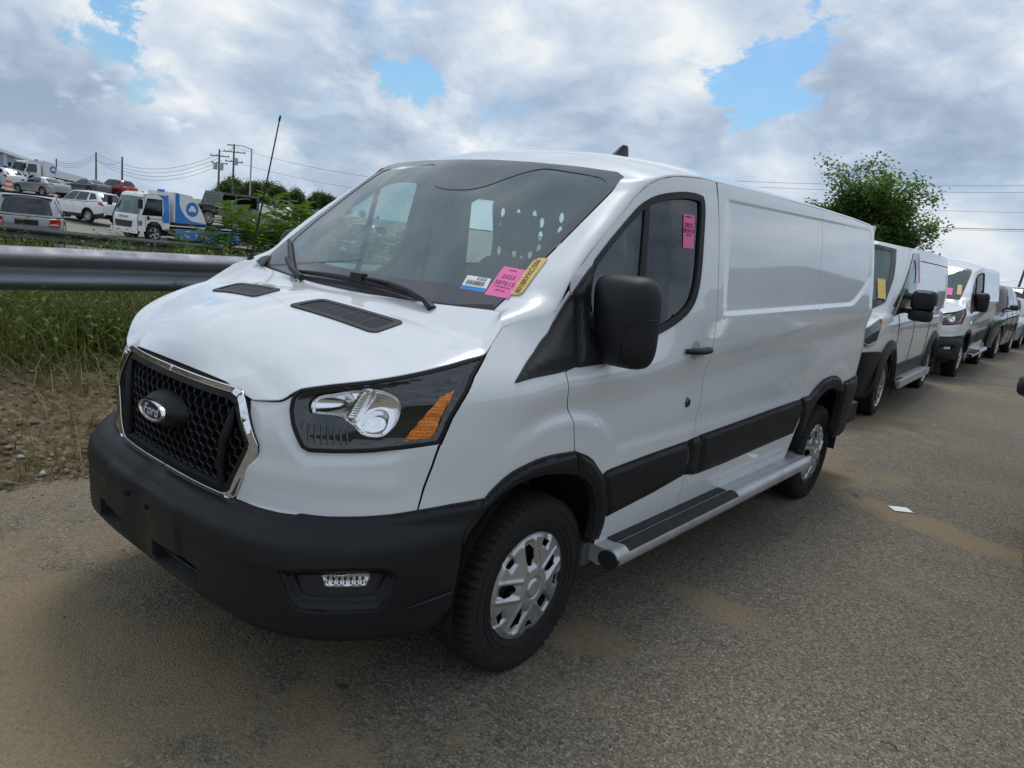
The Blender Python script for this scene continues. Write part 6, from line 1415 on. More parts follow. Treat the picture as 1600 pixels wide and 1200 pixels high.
def spec(kind, L=4.65, W=1.85, H=1.68, r=.345, fo=.92, wb=2.72, tail=RED, clad=False, hood=.98, belt=1.06, zb=.24):
    w = W/2; S = dict(r=r, axles=(fo, fo+wb))
    if kind == 'sedan':
        st = [(0, .30, .62, w*.60), (.06, .24, .70, w*.74), (.25, .22, .76, w*.90), (.7, zb, .84, w*.985), (1.45, zb, .92, w), (2.2, zb, .95, w), (3.3, zb, .98, w), (L-.75, zb, 1.03, w*.985), (L-.2, .28, 1.04, w*.90), (L-.04, .34, 1.0, w*.80), (L, .42, .9, w*.70)]
        cow, hdr, rhd, bck, zr = 1.38, 2.18, L-1.65, L-.72, .03
        bel = [(0, cow, .93), (w*.5, cow+.05, .93), (w*.86, cow+.30, .95), (w*.93, 1.95, .97), (w*.94, 2.6, .99), (w*.94, 3.2, 1.0), (w*.92, L-1.3, 1.02), (w*.80, bck-.1, 1.04), (w*.45, bck, 1.045), (0, bck+.02, 1.045)]
        rf = [(0, hdr, H-.05), (w*.4, hdr+.02, H-.05), (w*.60, hdr+.10, H-.07), (w*.65, hdr+.3, H-.05), (w*.66, 2.8, H-.04), (w*.66, 3.1, H-.045), (w*.64, rhd+.1, H-.07), (w*.58, rhd+.20, H-.09), (w*.35, rhd+.24, H-.09), (0, rhd+.25, H-.09)]
    elif kind == 'suv':
        st = [(0, .34, .72, w*.62), (.06, .27, .86, w*.78), (.22, .25, hood-.04, w*.91), (.7, zb, hood, w*.985), (1.4, zb, hood+.06, w), (2.2, zb, belt, w), (3.3, zb, belt+.02, w), (L-.55, zb+.02, belt+.05, w*.985), (L-.15, .33, belt+.04, w*.92), (L-.03, .40, belt, w*.84), (L, .5, belt-.1, w*.76)]
        cow, hdr = 1.28, 2.02
        bel = [(0, cow, hood+.07), (w*.5, cow+.05, hood+.07), (w*.86, cow+.28, belt-.02), (w*.94, 1.85, belt), (w*.95, 2.5, belt+.01), (w*.95, 3.1, belt+.03), (w*.93, L-.85, belt+.06), (w*.84, L-.30, belt+.08), (w*.5, L-.13, belt+.07), (0, L-.10, belt+.07)]
        rf = [(0, hdr, H-.06), (w*.4, hdr+.02, H-.06), (w*.62, hdr+.10, H-.08), (w*.70, hdr+.3, H-.06), (w*.71, 2.8, H-.045), (w*.71, 3.2, H-.05), (w*.70, L-.95, H-.07), (w*.66, L-.68, H-.09), (w*.42, L-.60, H-.08), (0, L-.58, H-.08)]
    S.update(st=st, belt=bel, roof=rf, glazing=glz(kind))
    DK = mat('trim_dark', (.02, .02, .022), .5); HL = mat('headlamp_glass', (.35, .37, .38), .08, metal=.6)
    pt = [('headlamp', [(.05, 4.2), (.42, 3.9), (.50, 4.55), (.12, 4.75)], HL, False, .004), ('tail_lamp', [(L-.42, 4.15), (L-.06, 3.75), (L-.03, 4.55), (L-.36, 4.75)] if kind == 'sedan' else [(L-.34, 4.0), (L-.04, 3.5), (L-.02, 4.7), (L-.22, 4.85)], tail, False, .006),
          ('grille', [(.002, 2.6), (.03, 2.6), (.05, 4.2), (.004, 4.2)], DK, False, .004)]
    if clad: pt.append(('sill_cladding', [(fo+r*1.2, .3), (fo+wb-r*1.2, .3), (fo+wb-r*1.2, 1.75), (fo+r*1.2, 1.75)], DK, False, .008)); pt.append(('bumper_cladding', [(L-.75, .3), (L-.02, .3), (L-.02, 1.9), (L-.60, 1.8)], DK, False, .008))
    S['patches'] = pt; S['seams'] = (1.52, 2.55, 3.45); S['handles'] = (2.38, 3.28); S['mirror'] = (1.62, belt+.10 if kind == 'suv' else 1.03, (.20, .14), DK)
    return S
def add_boxes(root, name, m, boxes, smooth=None):
    b = MB()
    for bx in boxes: b.box(*bx)
    return b.build(name, m, root, smooth=smooth)
# ---- utility poles and wires
POLE = mat('pole_wood', (.13, .115, .10), .9, var=.3, vscale=6)
TRAFO = mat('transformer_grey', (.34, .36, .37), .5)
def pole(loc, H, label, arms=(), lean=(0, 0), trafos=0, rz=0., r=.15):
    root = empty('utility_pole', loc, rz, label, 'utility pole', 'utility poles'); b = MB(); b.tube([(0, 0, -1), (lean[0], lean[1], H)], [r, r*.7], 10); b.build('shaft', POLE, root, smooth=40)
    for (z, w) in arms:
        b = MB(); b.box((lean[0]*z/H, .12, z), (w, .1, .12)); a = b.build('crossarm', POLE, root)
        for k in range(4):
            b = MB(); b.lathe([(0, .05), (.06, .06), (.12, .05), (.16, .03), (.18, .001)], 'z', (lean[0]*z/H+(-.45+.3*k)*w, .12, z+.06), 8); b.build('insulator', TRAFO, a)
    for k in range(trafos):
        an = 2.1*k-.4; b = MB(); b.lathe([(0, .001), (0, .25), (.8, .25), (.86, .2), (.9, .001)], 'z', (.45*math.cos(an), .45*math.sin(an), H-2.6), 12); b.build('transformer', TRAFO, root, smooth=40)
    return root
WIREM = mat('wire_black', (.02, .02, .022), .6)
def wire(p0, p1, sag, label, r=.018, n=24, group='overhead wires'):
    b = MB(); a = Vector(p0); c = Vector(p1); b.tube([a.lerp(c, t)+Vector((0, 0, -sag*4*t*(1-t))) for t in np.linspace(0, 1, n)], r, 4, cap=False); return tag(b.build('overhead_wire', WIREM), label, 'wire', group)
# ================================================================ placing things
VG = 'white cargo vans in the row'
van = build_van(); tag(van, 'nearest and largest white cargo van, with chrome framed black grille', 'van', VG)
# ---- paper tags on the windscreen and door glass
def screen_tag(name, poly, m, label, cat, off=.004, lines=(), band=None, xf=None):
    o = panel(name, poly, m, None, psc, off=off, sp=(.03, .03), inset=0, thick=.0008, rnd=.0002, edge=.03)
    P = [Vector(screen(np.array([a]), np.array([b]), np.array([off+.0012]))[0]) for a, b in poly]
    tl, tr, br, bl = P[:4]; ux = (tr-tl); uy = (tl-bl)
    def at(a, b): return bl+(br-bl)*a*(1-b)+(tr-bl)*0+ (tl-bl)*b+((tr-tl)*a)*b
    for (txt, a, b, size, nm, mm) in lines:
        c = at(a, b); text_mesh(nm, txt, size, mm, o, frame(c, ux, uy), extrude=.0002)
    tag(o, label, cat); return o, at, ux, uy
o, at, ux, uy = screen_tag('windscreen_tag', [(.642, 1.522), (.737, 1.518), (.769, 1.417), (.667, 1.419)], PINK, 'pink auction tag numbered 387615 inside the nearest van windscreen corner', 'paper tag', .004,
    [('2025', .5, .66, .030, 'year_print', INK), ('387615', .5, .44, .030, 'number_print', INK), ('manheim', .5, .9, .010, 'heading_print', INK), ('IFTKE1C85SKA5355', .5, .31, .0085, 'small_print', INK), ('|||| ||| || ||||', .5, .20, .010, 'small_print', INK)])
o, at, ux, uy = screen_tag('barcode_label', [(.535, 1.474), (.640, 1.473), (.656, 1.438), (.549, 1.438)], PAPER, 'pale green barcode label ending 5355 left of the pink tag', 'label', .004, [('5355', .66, .78, .022, 'number_print', INK)])
rb_ = np.random.RandomState(3); x_ = .12
while x_ < .86:
    w_ = .006+.016*rb_.rand(); b = MB(); q = [at(x_, .12), at(x_+w_, .12), at(x_+w_, .55), at(x_, .55)]; b.add([p+Vector((0, -.0012, .001)) for p in q], [(0, 1, 2, 3)]); b.build('bar_print', INK, o, fix=False); x_ += w_+.008+.014*rb_.rand()
screen_tag('label_strip', [(.549, 1.437), (.656, 1.437), (.662, 1.425), (.553, 1.425)], BLUEP, 'blue strip along the bottom of the barcode label', 'label')
o, at, ux, uy = screen_tag('yellow_sticker', [(.730, 1.556), (.742, 1.567), (.772, 1.570), (.777, 1.562), (.797, 1.447), (.792, 1.434), (.765, 1.432), (.752, 1.440)], YEL, 'speckled yellow sticker with handwritten numbers up the windscreen edge', 'sticker', .004)
c = Vector(screen(np.array([.765]), np.array([1.5]), np.array([.0055]))[0]); d_ = Vector(screen(np.array([.752]), np.array([1.56]))[0])-Vector(screen(np.array([.782]), np.array([1.44]))[0])
text_mesh('handwritten_number', '8018RVXC/506', .030, mat('brown_ink', (.16, .10, .03), .7), o, frame(c, d_, (-1, 0, .2)), extrude=.0002, shear=.1)
tq = [tuple(p) for p in DATA['tag']]
o = panel('window_tag', tq, PINK, None, pw, off=-.008, sp=(.05, .05), inset=0, thick=.0006, rnd=.0002); tag(o, 'narrow pink tag stuck to the nearest van front door window', 'paper tag')
def wpt(a, b, off=-.0068): u = tq[3][0]+(tq[2][0]-tq[3][0])*a; v = tq[3][1]+(tq[0][1]-tq[3][1])*b; return W1(u, v, off)
for txt, b_t, sz in (('2025', .66, .030), ('387615', .50, .027), ('|| ||| | |||', .40, .012), ('manheim', .93, .012)):
    text_mesh('print', txt, sz, INK, o, frame(wpt(.5, b_t), wpt(.9, b_t)-wpt(.1, b_t), (0, 0, 1)), extrude=.0002)
# ---- the row of vehicles behind
van2 = copy_tree(van, V2[0], V2[1], 'white cargo van two behind the nearest, black bumper and fog lamps showing', VG)
def flat_tag(name, c, ux, uy, w, h, m, label, cat, group=None):
    b = MB(); M_ = frame(c, ux, uy); q = [M_@Vector((a*w/2, e*h/2, 0)) for a, e in ((-1, -1), (1, -1), (1, 1), (-1, 1))]; b.prism(q, M_@Vector((0, 0, .002))-M_@Vector((0, 0, 0))); o = b.build(name, m); return tag(o, label, cat, group)
def on_van(x, z, off=.006): p = Vector(screen(np.array([x]), np.array([z]), np.array([off]))[0]); return Matrix.Translation(V2[0])@Matrix.Rotation(V2[1], 4, 'Z')@p
for (x, z, w, h, m, nm, lb) in ((.50, 1.50, .20, .20, PINK, 'windscreen_tag', 'pink tag low on the windscreen of the third van in the row'), (.69, 1.55, .07, .28, YEL, 'yellow_sticker', 'yellow strip on the windscreen of the third van in the row')):
    c = on_van(x, z); flat_tag(nm, c, on_van(x+.03, z)-on_van(x-.03, z), on_van(x, z+.03)-on_van(x, z-.03), w, h, m, lb, 'paper tag')
# second van: another make, steep screen, black lower corner
def second_van(loc, rz):
    w = 1.0; L = 5.3; H = 2.12; r = .345
    st = [(0, .36, .98, w*.70), (.05, .30, 1.08, w*.84), (.25, .27, 1.13, w*.94), (.6, .25, 1.19, w*.985), (.9, .25, 1.22, w), (1.5, .27, 1.25, w*1.01), (2.4, .27, 1.27, w*1.01), (4.4, .27, 1.27, w*1.01), (L-.3, .32, 1.27, w), (L-.03, .40, 1.25, w*.97), (L, .45, 1.2, w*.94)]
    bel = [(0, .66, 1.22), (w*.5, .72, 1.22), (w*.86, .90, 1.22), (w*.975, 1.35, 1.24), (w*.985, 2.0, 1.255), (w*.985, 3.0, 1.255), (w*.985, 4.2, 1.255), (w*.98, L-.25, 1.25), (w*.60, L-.02, 1.25), (0, L, 1.25)]
    rf = [(0, 1.40, H-.06), (w*.45, 1.43, H-.06), (w*.74, 1.56, H-.09), (w*.86, 1.85, H-.10), (w*.88, 2.3, H-.09), (w*.88, 3.1, H-.085), (w*.88, 4.2, H-.085), (w*.87, L-.28, H-.09), (w*.5, L-.12, H-.09), (0, L-.12, H-.09)]
    DK = BLK; HLM = mat('lamp_dark_glass', (.06, .065, .07), .06, spec=.8)
    sp = dict(st=st, belt=bel, roof=rf, r=r, axles=(.95, .95+3.35), arch=.43, crown=.03, glass=glass('deep_tint_glass', (.34, .42, .40), .01, 1.6),
        glazing=[('windscreen', [(0, .03), (.17, .03), (.212, .14), (.222, .5), (.215, .92), (0, .95)], True), ('front_door_window', [(.262, .10), (.42, .06), (.430, .10), (.432, .86), (.42, .92), (.352, .92), (.31, .62)], False)],
        patches=[('bumper', [(0.001, .1), (.50, .1), (.56, 1.2), (.60, 2.55), (.45, 2.95), (.20, 3.05), (.001, 3.05)], DK, False, .03), ('headlamp', [(.04, 3.55), (.14, 3.3), (.34, 3.45), (.52, 4.5), (.50, 4.75), (.30, 4.6), (.06, 4.2)], HLM, False, .006), ('indicator', [(.42, 3.95), (.47, 3.95), (.545, 4.6), (.52, 4.72)], AMBER, False, .010), ('lamp_trim', [(.05, 3.5), (.14, 3.25), (.30, 3.36), (.30, 3.44), (.14, 3.34), (.06, 3.56)], CHROME, False, .012),
                 ('side_cladding', [(1.42, 1.05), (3.82, 1.05), (3.82, 2.05), (1.42, 2.05)], BLK2, False, .014), ('rear_cladding', [(4.78, .4), (L-.05, .4), (L-.05, 2.1), (4.78, 2.1)], BLK2, False, .014)],
        seams=(1.28, 2.32, 3.6), handles=(2.15,), handlemat=BLK)
    root, B = vehicle('cargo_van', sp, PAINT, 'white cargo van of another make directly behind the nearest one, large stacked black mirrors', 'van', loc, rz, VG)
    panel('screen_border', [(0, .03), (.17, .03), (.212, .14), (.222, .5), (.215, .92), (0, .95), (0, .90), (.196, .87), (.203, .5), (.195, .22), (.16, .13), (0, .13)], GLOSSBLK, root, B.G, off=.019, sp=(.012, .05), inset=0, thick=.006, rnd=.001, both=True, edge=.04)
    b = MB(); b.box((0, 2.2, 1.30), (1.75, .05, 1.45)); b.build('bulkhead', CABIN, root); b = MB(); b.box((0, 1.2, 1.12), (1.7, .9, .16)); b.build('dashboard', CABIN, root)
    for sg in (1, -1):
        b = MB(); b.box((sg*.42, 1.95, 1.25), (.5, .16, .8), (RAD(-10), 0, 0)); b.build('seat', SEAT, root)
    for sg in (1, -1):
        for a in sp['axles']:
            V = []; F = []
            for k in range(25):
                an = RAD(-14+204*k/24)
                for q, rr_ in enumerate((.43, .47, .56, .57)):
                    yy = a+rr_*math.cos(an)*(1.0); zz = r+rr_*1.02*math.sin(an); xx = 1.012+(.0, .035, .012, -.01)[q]; V.append((sg*xx, yy, zz))
            for k in range(24):
                for q in range(3): F.append((k*4+q, k*4+q+1, (k+1)*4+q+1, (k+1)*4+q))
            b = MB(); b.add(V, F); b.build('arch_flare', BLK, root, smooth=50)
        # mirror: two stacked housings on a black triangle
        b = MB(); N = 24
        def hous(cx, cz, ww, hh, y0):
            V = []; F = []
            for i, (dy, k) in enumerate(((-.10, .3), (-.09, .75), (-.05, .96), (.03, 1), (.06, 1), (.065, .93))):
                for q in range(N):
                    an = 2*math.pi*q/N; c_ = math.copysign(abs(math.cos(an))**.5, math.cos(an)); s_ = math.copysign(abs(math.sin(an))**.5, math.sin(an)); V.append((sg*(cx+ww/2*k*c_), y0+dy, cz+hh/2*k*s_))
            for i in range(5):
                for q in range(N): F.append((i*N+q, i*N+(q+1) % N, (i+1)*N+(q+1) % N, (i+1)*N+q))
            F += [tuple(range(N))[::-1], tuple(range(5*N, 6*N))]; b.add(V, F)
        hous(1.19, 1.41, .27, .25, 1.32); hous(1.185, 1.235, .26, .15, 1.32); b.box((sg*1.03, 1.33, 1.43), (.2, .07, .05)); b.box((sg*1.03, 1.33, 1.27), (.2, .07, .06)); b.build('wing_mirror', BLK, root, smooth=45)
        b = MB(); b.box((sg*1.325, 1.30, 1.33), (.012, .06, .07)); b.build('mirror_lamp', PAPER, root)
        b = MB(); b.prism([(sg*.955, 1.00, 1.225), (sg*.985, 1.42, 1.24), (sg*.95, 1.42, 1.50), (sg*.945, 1.38, 1.53)], (sg*.02, 0, 0)); b.build('mirror_sail', BLK, root)
        b = MB(); b.box((sg*1.02, 2.55, .38), (.16, 2.35, .05)); b.box((sg*1.105, 2.55, .365), (.03, 2.35, .09)); rbo = b.build('running_board', GALV, root)
        for xx in (.985, 1.055): b = MB(); b.box((sg*xx, 1.62, .408), (.045, .42, .006)); b.build('grip_tread', BLK, rbo)
        b = MB(); b.tube([(sg*1.02, 1.372, .37), (sg*1.02, 1.35, .37)], .055, 14); b.build('board_end_cap', GAP, rbo)
        pts = [B.G(np.array([t]), np.array([.8]), np.array([.004]))[0] for t in np.linspace(.46, .86, 12)]; b = MB(); b.tube([(sg*p[0], p[1], p[2]) for p in pts], .006, 4); b.build('roof_crease', BLK2, root)
        pts = [B.P(np.array([y]), np.array([4.75]), np.array([.001]))[0] for y in np.linspace(2.5, 5.1, 12)]; b = MB(); b.tube([(sg*p[0], p[1], p[2]) for p in pts], .014, 5); b.build('waist_crease', PAINT, root)
    for (x, y) in ((-.25, 1.62), (0., 1.60), (.25, 1.62)): b = MB(); b.box((x, y, H+.0), (.10, .09, .05)); b.build('roof_marker', mat('marker_cream', (.6, .55, .45), .4), root)
    return root, B
pmv, PB_ = second_van(V1[0], V1[1])
def on_pm(t, v, off=.03): p = Vector(PB_.G(np.array([t]), np.array([v]), np.array([off]))[0]); return Matrix.Translation(V1[0])@Matrix.Rotation(V1[1], 4, 'Z')@p
for (t, v, w, h, m, nm, lb) in ((.135, .22, .14, .17, PINK, 'windscreen_tag', 'pink tag at the windscreen base of the second van in the row'), (.185, .30, .09, .28, YEL, 'yellow_sticker', 'yellow strip beside the pink tag on the second van'), (.405, .62, .08, .3, PINK, 'window_tag', 'pink tag on the front door window of the second van')):
    c = on_pm(t, v); flat_tag(nm, c, on_pm(t+.02, v)-on_pm(t-.02, v), on_pm(t, v+.05)-on_pm(t, v-.05), w, h, m, lb, 'paper tag')
RG = 'cars parked beyond the vans'
for (kind, pnt, x, y, rz, kw, lb) in (('suv', PB, -.72, ROWY[0], .0, dict(W=1.95, H=1.78, hood=1.05, belt=1.14, r=.38), 'black sport utility parked right behind the third white van'), ('sedan', PS, -.66, ROWY[1], .01, dict(H=1.46), 'silver sedan with white mirror behind the black sport utility'),
        ('suv', PD, -.60, ROWY[2], .0, dict(W=1.95, H=1.80, hood=1.06, belt=1.14, r=.38), 'dark grey sport utility beyond the silver sedan'), ('suv', PB, -.42, ROWY[3], .0, dict(H=1.75), 'black sport utility farthest along the row')):
    root, B = vehicle('parked_car', spec(kind, **kw), pnt, lb, 'car', (x, y, 0), rz, RG)
    if lb.startswith('silver'):
        for o in [o for o in bpy.data.objects if o.parent == root and o.name.startswith('door_mirror')]: o.data.materials[0] = PW
# the mirror of a vehicle that stands just outside the frame on the right
rv, B = vehicle('parked_car', dict(spec('sedan', H=1.45), mirror=(1.62, .99, (.33, .17), mat('trim_dark', (.02, .02, .022), .5))), PB, 'black sedan at the right frame edge with only its door mirror showing', 'car', RVEH[0], RVEH[1])
# ---- guard rails
guard_rail(-3.55, 1.185, -5.02, 44, 'near grey steel guard rail along the top of the bank', ph=0)
guard_rail(-24.38, .60, -5.10, 44, 'far steel guard rail half hidden in weeds by the paved lot', rz=-0.6538)
# ---- the tow truck with a jeep on its bed
def tow_truck(loc, rz, label, plain=False, sc=1.):
    root = empty('flatbed_truck', loc, rz, label, 'tow truck', 'flatbed tow trucks'); root.scale = (sc, sc, sc)
    BLU = mat('truck_blue', (.03, .19, .58), .35, coat=.6); STR = PW if plain else BLU
    fy = pch([.45, 1.0, 1.12, 1.25, 2.15, 2.3], [.02, .0, .02, .07, .40, .50])
    def fr(u, v, off): return np.stack([u, fy(v)+.10*(u/1.0)**4+.03*u*u-np.asarray(off), v+0*u], -1)
    def sd(u, v, off): return np.stack([1.03-.09*sst(1.15, 2.3, v)+np.asarray(off)+0*u, u+0*v, v+0*u], -1)
    def rf(u, v, off): return np.stack([u+0*v, v+0*u, 2.28+.03*(1-u*u)-.12*sst(.75, .42, v)+np.asarray(off)+0*u], -1)
    panel('cab_front', [(0, .50), (1.02, .50), (1.02, 1.2), (.95, 2.22), (0, 2.24)], PW, root, fr, sp=(.08, .06), both=True, thick=.05)
    panel('windscreen', [(0, 1.27), (.93, 1.27), (.86, 2.08), (0, 2.10)], CARGLASS2, root, fr, off=.012, sp=(.1, .1), both=True, thick=.02, inset=0)
    panel('grille', [(0, .62), (.62, .62), (.70, .92), (0, .92)], mat('trim_dark', (.02, .02, .022), .5), root, fr, off=.015, both=True, inset=0)
    text_mesh('front_lettering', 'CARVANA', .17, mat('print_grey', (.12, .14, .17), .5), root, frame((0, -.012, 1.10), (1, 0, 0), (0, .1, 1)), extrude=.003)
    cabs = [(.12, .48), (.50, .48), (.50, .62), (.60, .85), (.78, .98), (1.10, .98), (1.28, .85), (1.38, .62), (1.75, .62), (1.78, 1.0), (1.76, 2.18), (1.6, 2.28), (.55, 2.25), (.47, 2.15), (.15, 1.25), (.10, 1.1)]
    win = [(.30, 1.25), (1.35, 1.25), (1.40, 1.55), (1.40, 2.05), (.62, 2.05)]
    for mi in (False, True):
        s_ = panel('cab_side', cabs, PW, root, sd, sp=(.08, .08), thick=.05, mirror=mi, holes=[])
        panel('side_window', win, CARGLASS, s_, sd, off=.010, sp=(.2, .2), inset=0, thick=.02, mirror=mi)
        panel('blue_corner', [(1.42, .95), (1.75, .95), (1.74, 2.18), (1.6, 2.26), (1.2, 2.26), (1.44, 2.1), (1.46, 1.5), (1.36, 1.2)], STR, s_, sd, off=.008, sp=(.1, .1), inset=0, thick=.01, mirror=mi)
        panel('headlamp', [(.13, .74), (.30, .74), (.34, .95), (.12, .98)], mat('headlamp_glass', (.35, .37, .38), .08, metal=.6), root, sd, off=.012, inset=0, thick=.02, mirror=mi)
        sg = -1 if mi else 1
        for y in (.48, 1.36): b = MB(); b.tube([(sg*(1.035-.09*float(sst(1.15, 2.3, z))), y, z) for z in (.65, 1.2, 2.1)], .008, 4); b.build('door_seam', GAP, s_)
        b = MB(); b.box((sg*1.05, .62, 1.12), (.03, .10, .18)); b.build('door_handle', GAP, s_)
        b = MB(); b.box((sg*1.22, .10, 1.75), (.05, .22, .42)); b.tube([(sg*1.0, .2, 1.95), (sg*1.22, .1, 1.9)], .02, 6); b.build('mirror', GAP, root, smooth=30)
        text_mesh('door_lettering', '24/7 ROADSIDE', .09, mat('print_grey', (.12, .14, .17), .5), s_, frame((sg*1.046, 1.0, .98+.12), (0, 1*sg, 0), (0, 0, 1)), extrude=.002)
        # wing board behind the cab
        def wb_(u, v, off): return np.stack([1.06+np.asarray(off)+0*u, u+0*v, v+0*u], -1)
        wing = panel('wing_board', [(2.05, .92), (3.90, .92), (3.62, 1.55), (3.30, 2.05), (2.95, 2.38), (2.05, 2.46)], PW, root, wb_, sp=(.2, .2), inset=0, thick=.06, mirror=mi)
        panel('wing_stripe', [(2.05, .93), (3.89, .93), (3.86, 1.06), (3.4, 1.09), (2.95, 1.15), (2.62, 1.34), (2.40, 1.62), (2.27, 1.9), (2.26, 2.43), (2.05, 2.455)], STR, wing, wb_, off=.004, sp=(.1, .1), inset=0, thick=.004, mirror=mi)
        panel('logo_disc', [(3.0+.36*math.cos(k*.262), 1.72+.36*math.sin(k*.262)) for k in range(24)], BLU, wing, wb_, off=.006, sp=(.2, .2), inset=0, thick=.004, mirror=mi)
        panel('logo_car', [(2.80, 1.60), (2.84, 1.58), (2.86, 1.62), (3.14, 1.62), (3.16, 1.58), (3.20, 1.60), (3.20, 1.74), (3.14, 1.78), (3.09, 1.90), (2.91, 1.90), (2.86, 1.78), (2.80, 1.74)], PW, wing, wb_, off=.010, sp=(.2, .2), inset=0, thick=.003, mirror=mi)
        sk = panel('side_skirt', [(2.1, .20), (6.6, .20), (6.6, .72), (2.1, .72)], STR, root, wb_, off=-.01, sp=(.4, .4), inset=0, thick=.04, mirror=mi)
        for k, ch in enumerate('CARVANA'): text_mesh('letter', ch, .46, PW, sk, frame((sg*1.056, (2.75+k*.60) if sg > 0 else (2.75+(6-k)*.60), .46), (0, sg, 0), (0, 0, 1)), extrude=.004)
    panel('cab_roof', [(0, .44), (.90, .48), (.93, 1.74), (0, 1.76)], PW, root, rf, sp=(.12, .12), both=True, thick=.05, inset=0)
    for x in (-.6, 0, .6): b = MB(); b.box((x, .62, 2.33), (.10, .06, .05)); b.build('roof_marker', AMBER, root)
    add_boxes(root, 'cab_back', PW, [((0, 1.76, 1.45), (1.9, .04, 1.6))]); add_boxes(root, 'head_board', PW, [((0, 2.02, 1.75), (2.1, .06, 1.45))]); add_boxes(root, 'head_board_cap', BLU, [((.0, 1.98, 2.50), (.5, .08, .12))])
    add_boxes(root, 'flat_bed', GAP, [((0, 4.9, .93), (2.2, 5.9, .12))]); add_boxes(root, 'chassis', GAP, [((0, 4.0, .62), (.9, 7.0, .25))]); add_boxes(root, 'cab_floor', GAP, [((0, .95, .70), (1.9, 1.6, .1))])
    add_boxes(root, 'front_bumper', PW, [((0, .06, .46), (2.0, .12, .22))]); add_boxes(root, 'mud_step', GAP, [((1.0, .75, .45), (.12, .4, .1))])
    if plain:
        for sg in (1, -1): b = MB(); b.prism([(sg*1.09, 3.2, 1.0), (sg*1.09, 11.0, .35), (sg*1.09, 11.0, .75), (sg*1.09, 3.2, 1.75)], (sg*.05, 0, 0)); b.build('ramp_side', PW, root)
    for y in (.98, 5.5):
        for sg in (1, -1): road_wheel(root, sg*.98, y, .40, .24, 'truck')
    return root
trk = tow_truck(TRK[0], TRK[1], 'white and blue flatbed tow truck with CARVANA skirt carrying a grey jeep')
def jeep(loc, rz):
    root = empty('jeep', loc, rz, 'grey boxy jeep chained on the tow truck bed', 'jeep'); m = PG; D2 = mat('trim_dark', (.02, .02, .022), .5)
    def bx(nm, boxes, mm, sm=None): return add_boxes(root, nm, mm, boxes, sm)
    bx('body_tub', [((0, 2.55, .82), (1.56, 2.7, .52))], m); bx('bonnet', [((0, .68, .88), (1.30, 1.15, .40))], m)
    bx('grille', [((0, .09, .86), (1.25, .05, .42))], m); bx('front_bumper', [((0, -.10, .60), (1.6, .18, .16))], D2)
    for sg in (1, -1):
        bx('front_fender', [((sg*.80, .65, 1.02), (.34, 1.1, .06)), ((sg*.80, .12, .92), (.34, .06, .22), (.5, 0, 0))], D2); bx('rear_fender', [((sg*.86, 3.10, 1.02), (.2, 1.0, .06))], D2)
        b = MB(); b.lathe([(-.02, .11), (0, .11), (.0, .001)], 'y', (sg*.45, .06, .92), 16); b.build('headlamp', mat('headlamp_glass', (.35, .37, .38), .08, metal=.6), root)
        b = MB(); b.box((sg*.72, 1.42, 1.38), (.07, .06, .66), (RAD(-22), 0, 0)); b.box((sg*.74, 2.35, 1.42), (.05, .10, .62)); b.box((sg*.74, 3.80, 1.42), (.05, .12, .62)); b.box((sg*.73, 2.7, 1.70), (.06, 2.3, .07)); b.build('pillar', m, root)
        b = MB(); b.box((sg*.745, 1.95, 1.38), (.01, .72, .52)); b.build('side_window', CARGLASS, root); b = MB(); b.box((sg*.745, 3.07, 1.40), (.01, 1.30, .52)); b.build('side_window', CARGLASS, root)
        for y in (.62, 3.08): road_wheel(root, sg*.80, y, .40, .26, 'alloy')
        b = MB(); b.box((sg*.92, 1.62, 1.20), (.10, .10, .18)); b.build('door_mirror', D2, root)
    b = MB(); b.box((0, 1.42, 1.38), (1.38, .015, .58), (RAD(-22), 0, 0)); b.build('windscreen', CARGLASS2, root)
    bx('roof', [((0, 2.75, 1.76), (1.50, 2.45, .06))], m, None); bx('screen_frame', [((0, 1.27, 1.11), (1.45, .06, .06)), ((0, 1.55, 1.68), (1.45, .06, .06))], m); bx('cabin_dark', [((0, 2.7, 1.15), (1.3, 2.0, .2))], GAP); bx('rear_panel', [((0, 3.88, 1.35), (1.5, .04, .75))], m)
    return root
_c, _s = math.cos(TRK[1]), math.sin(TRK[1]); jeep((TRK[0][0]-_s*3.55, TRK[0][1]+_c*3.55, TRK[0][2]+.99), TRK[1])
trk2 = tow_truck(TRK2[0], TRK2[1], 'white tow truck in the distance beside the blue building, with a sloping white bed', plain=True)
# ---- cars in the lot
LG = 'cars in the far paved lot'
for (kind, pnt, (x, y), az, kw, lb) in LOTCARS():
    root, B = vehicle('parked_car', spec(kind, **kw), pnt, lb, 'car', (x, y, float(lot_z(x, y))-.01), RAD(180-az), LG, clad=mat('trim_dark', (.02, .02, .022), .5) if kw.get('clad') else None)
    if 'big grey' in lb:
        Lr = kw['L']; b = MB(); b.tube([(.25, Lr-.16, 1.30), (-.05, Lr-.22, 1.44), (-.35, Lr-.20, 1.38)], .012, 5); b.build('rear_wiper', GAP, root)
        b = MB(); b.box((0, Lr-.66, kw['H']+.0), (1.45, .24, .06)); b.build('roof_spoiler', GAP, root)
        for sg in (1, -1): b = MB(); b.prism([(sg*.60, Lr+.0, 1.0), (sg*.90, Lr-.06, 1.0), (sg*.92, Lr-.08, 1.24), (sg*.62, Lr+.0, 1.20)], (0, .05, 0)); b.build('tail_lamp', RED, root); b = MB(); b.prism([(sg*.62, Lr+.055, 1.03), (sg*.86, Lr+.01, 1.03), (sg*.86, Lr+.01, 1.08), (sg*.62, Lr+.055, 1.08)], (0, .01, 0)); b.build('reversing_lamp', mat('lamp_pink', (.75, .45, .42), .2), root)
        b = MB(); b.box((0, Lr+.01, 1.08), (.62, .03, .16)); b.build('plate_recess', GAP, root)
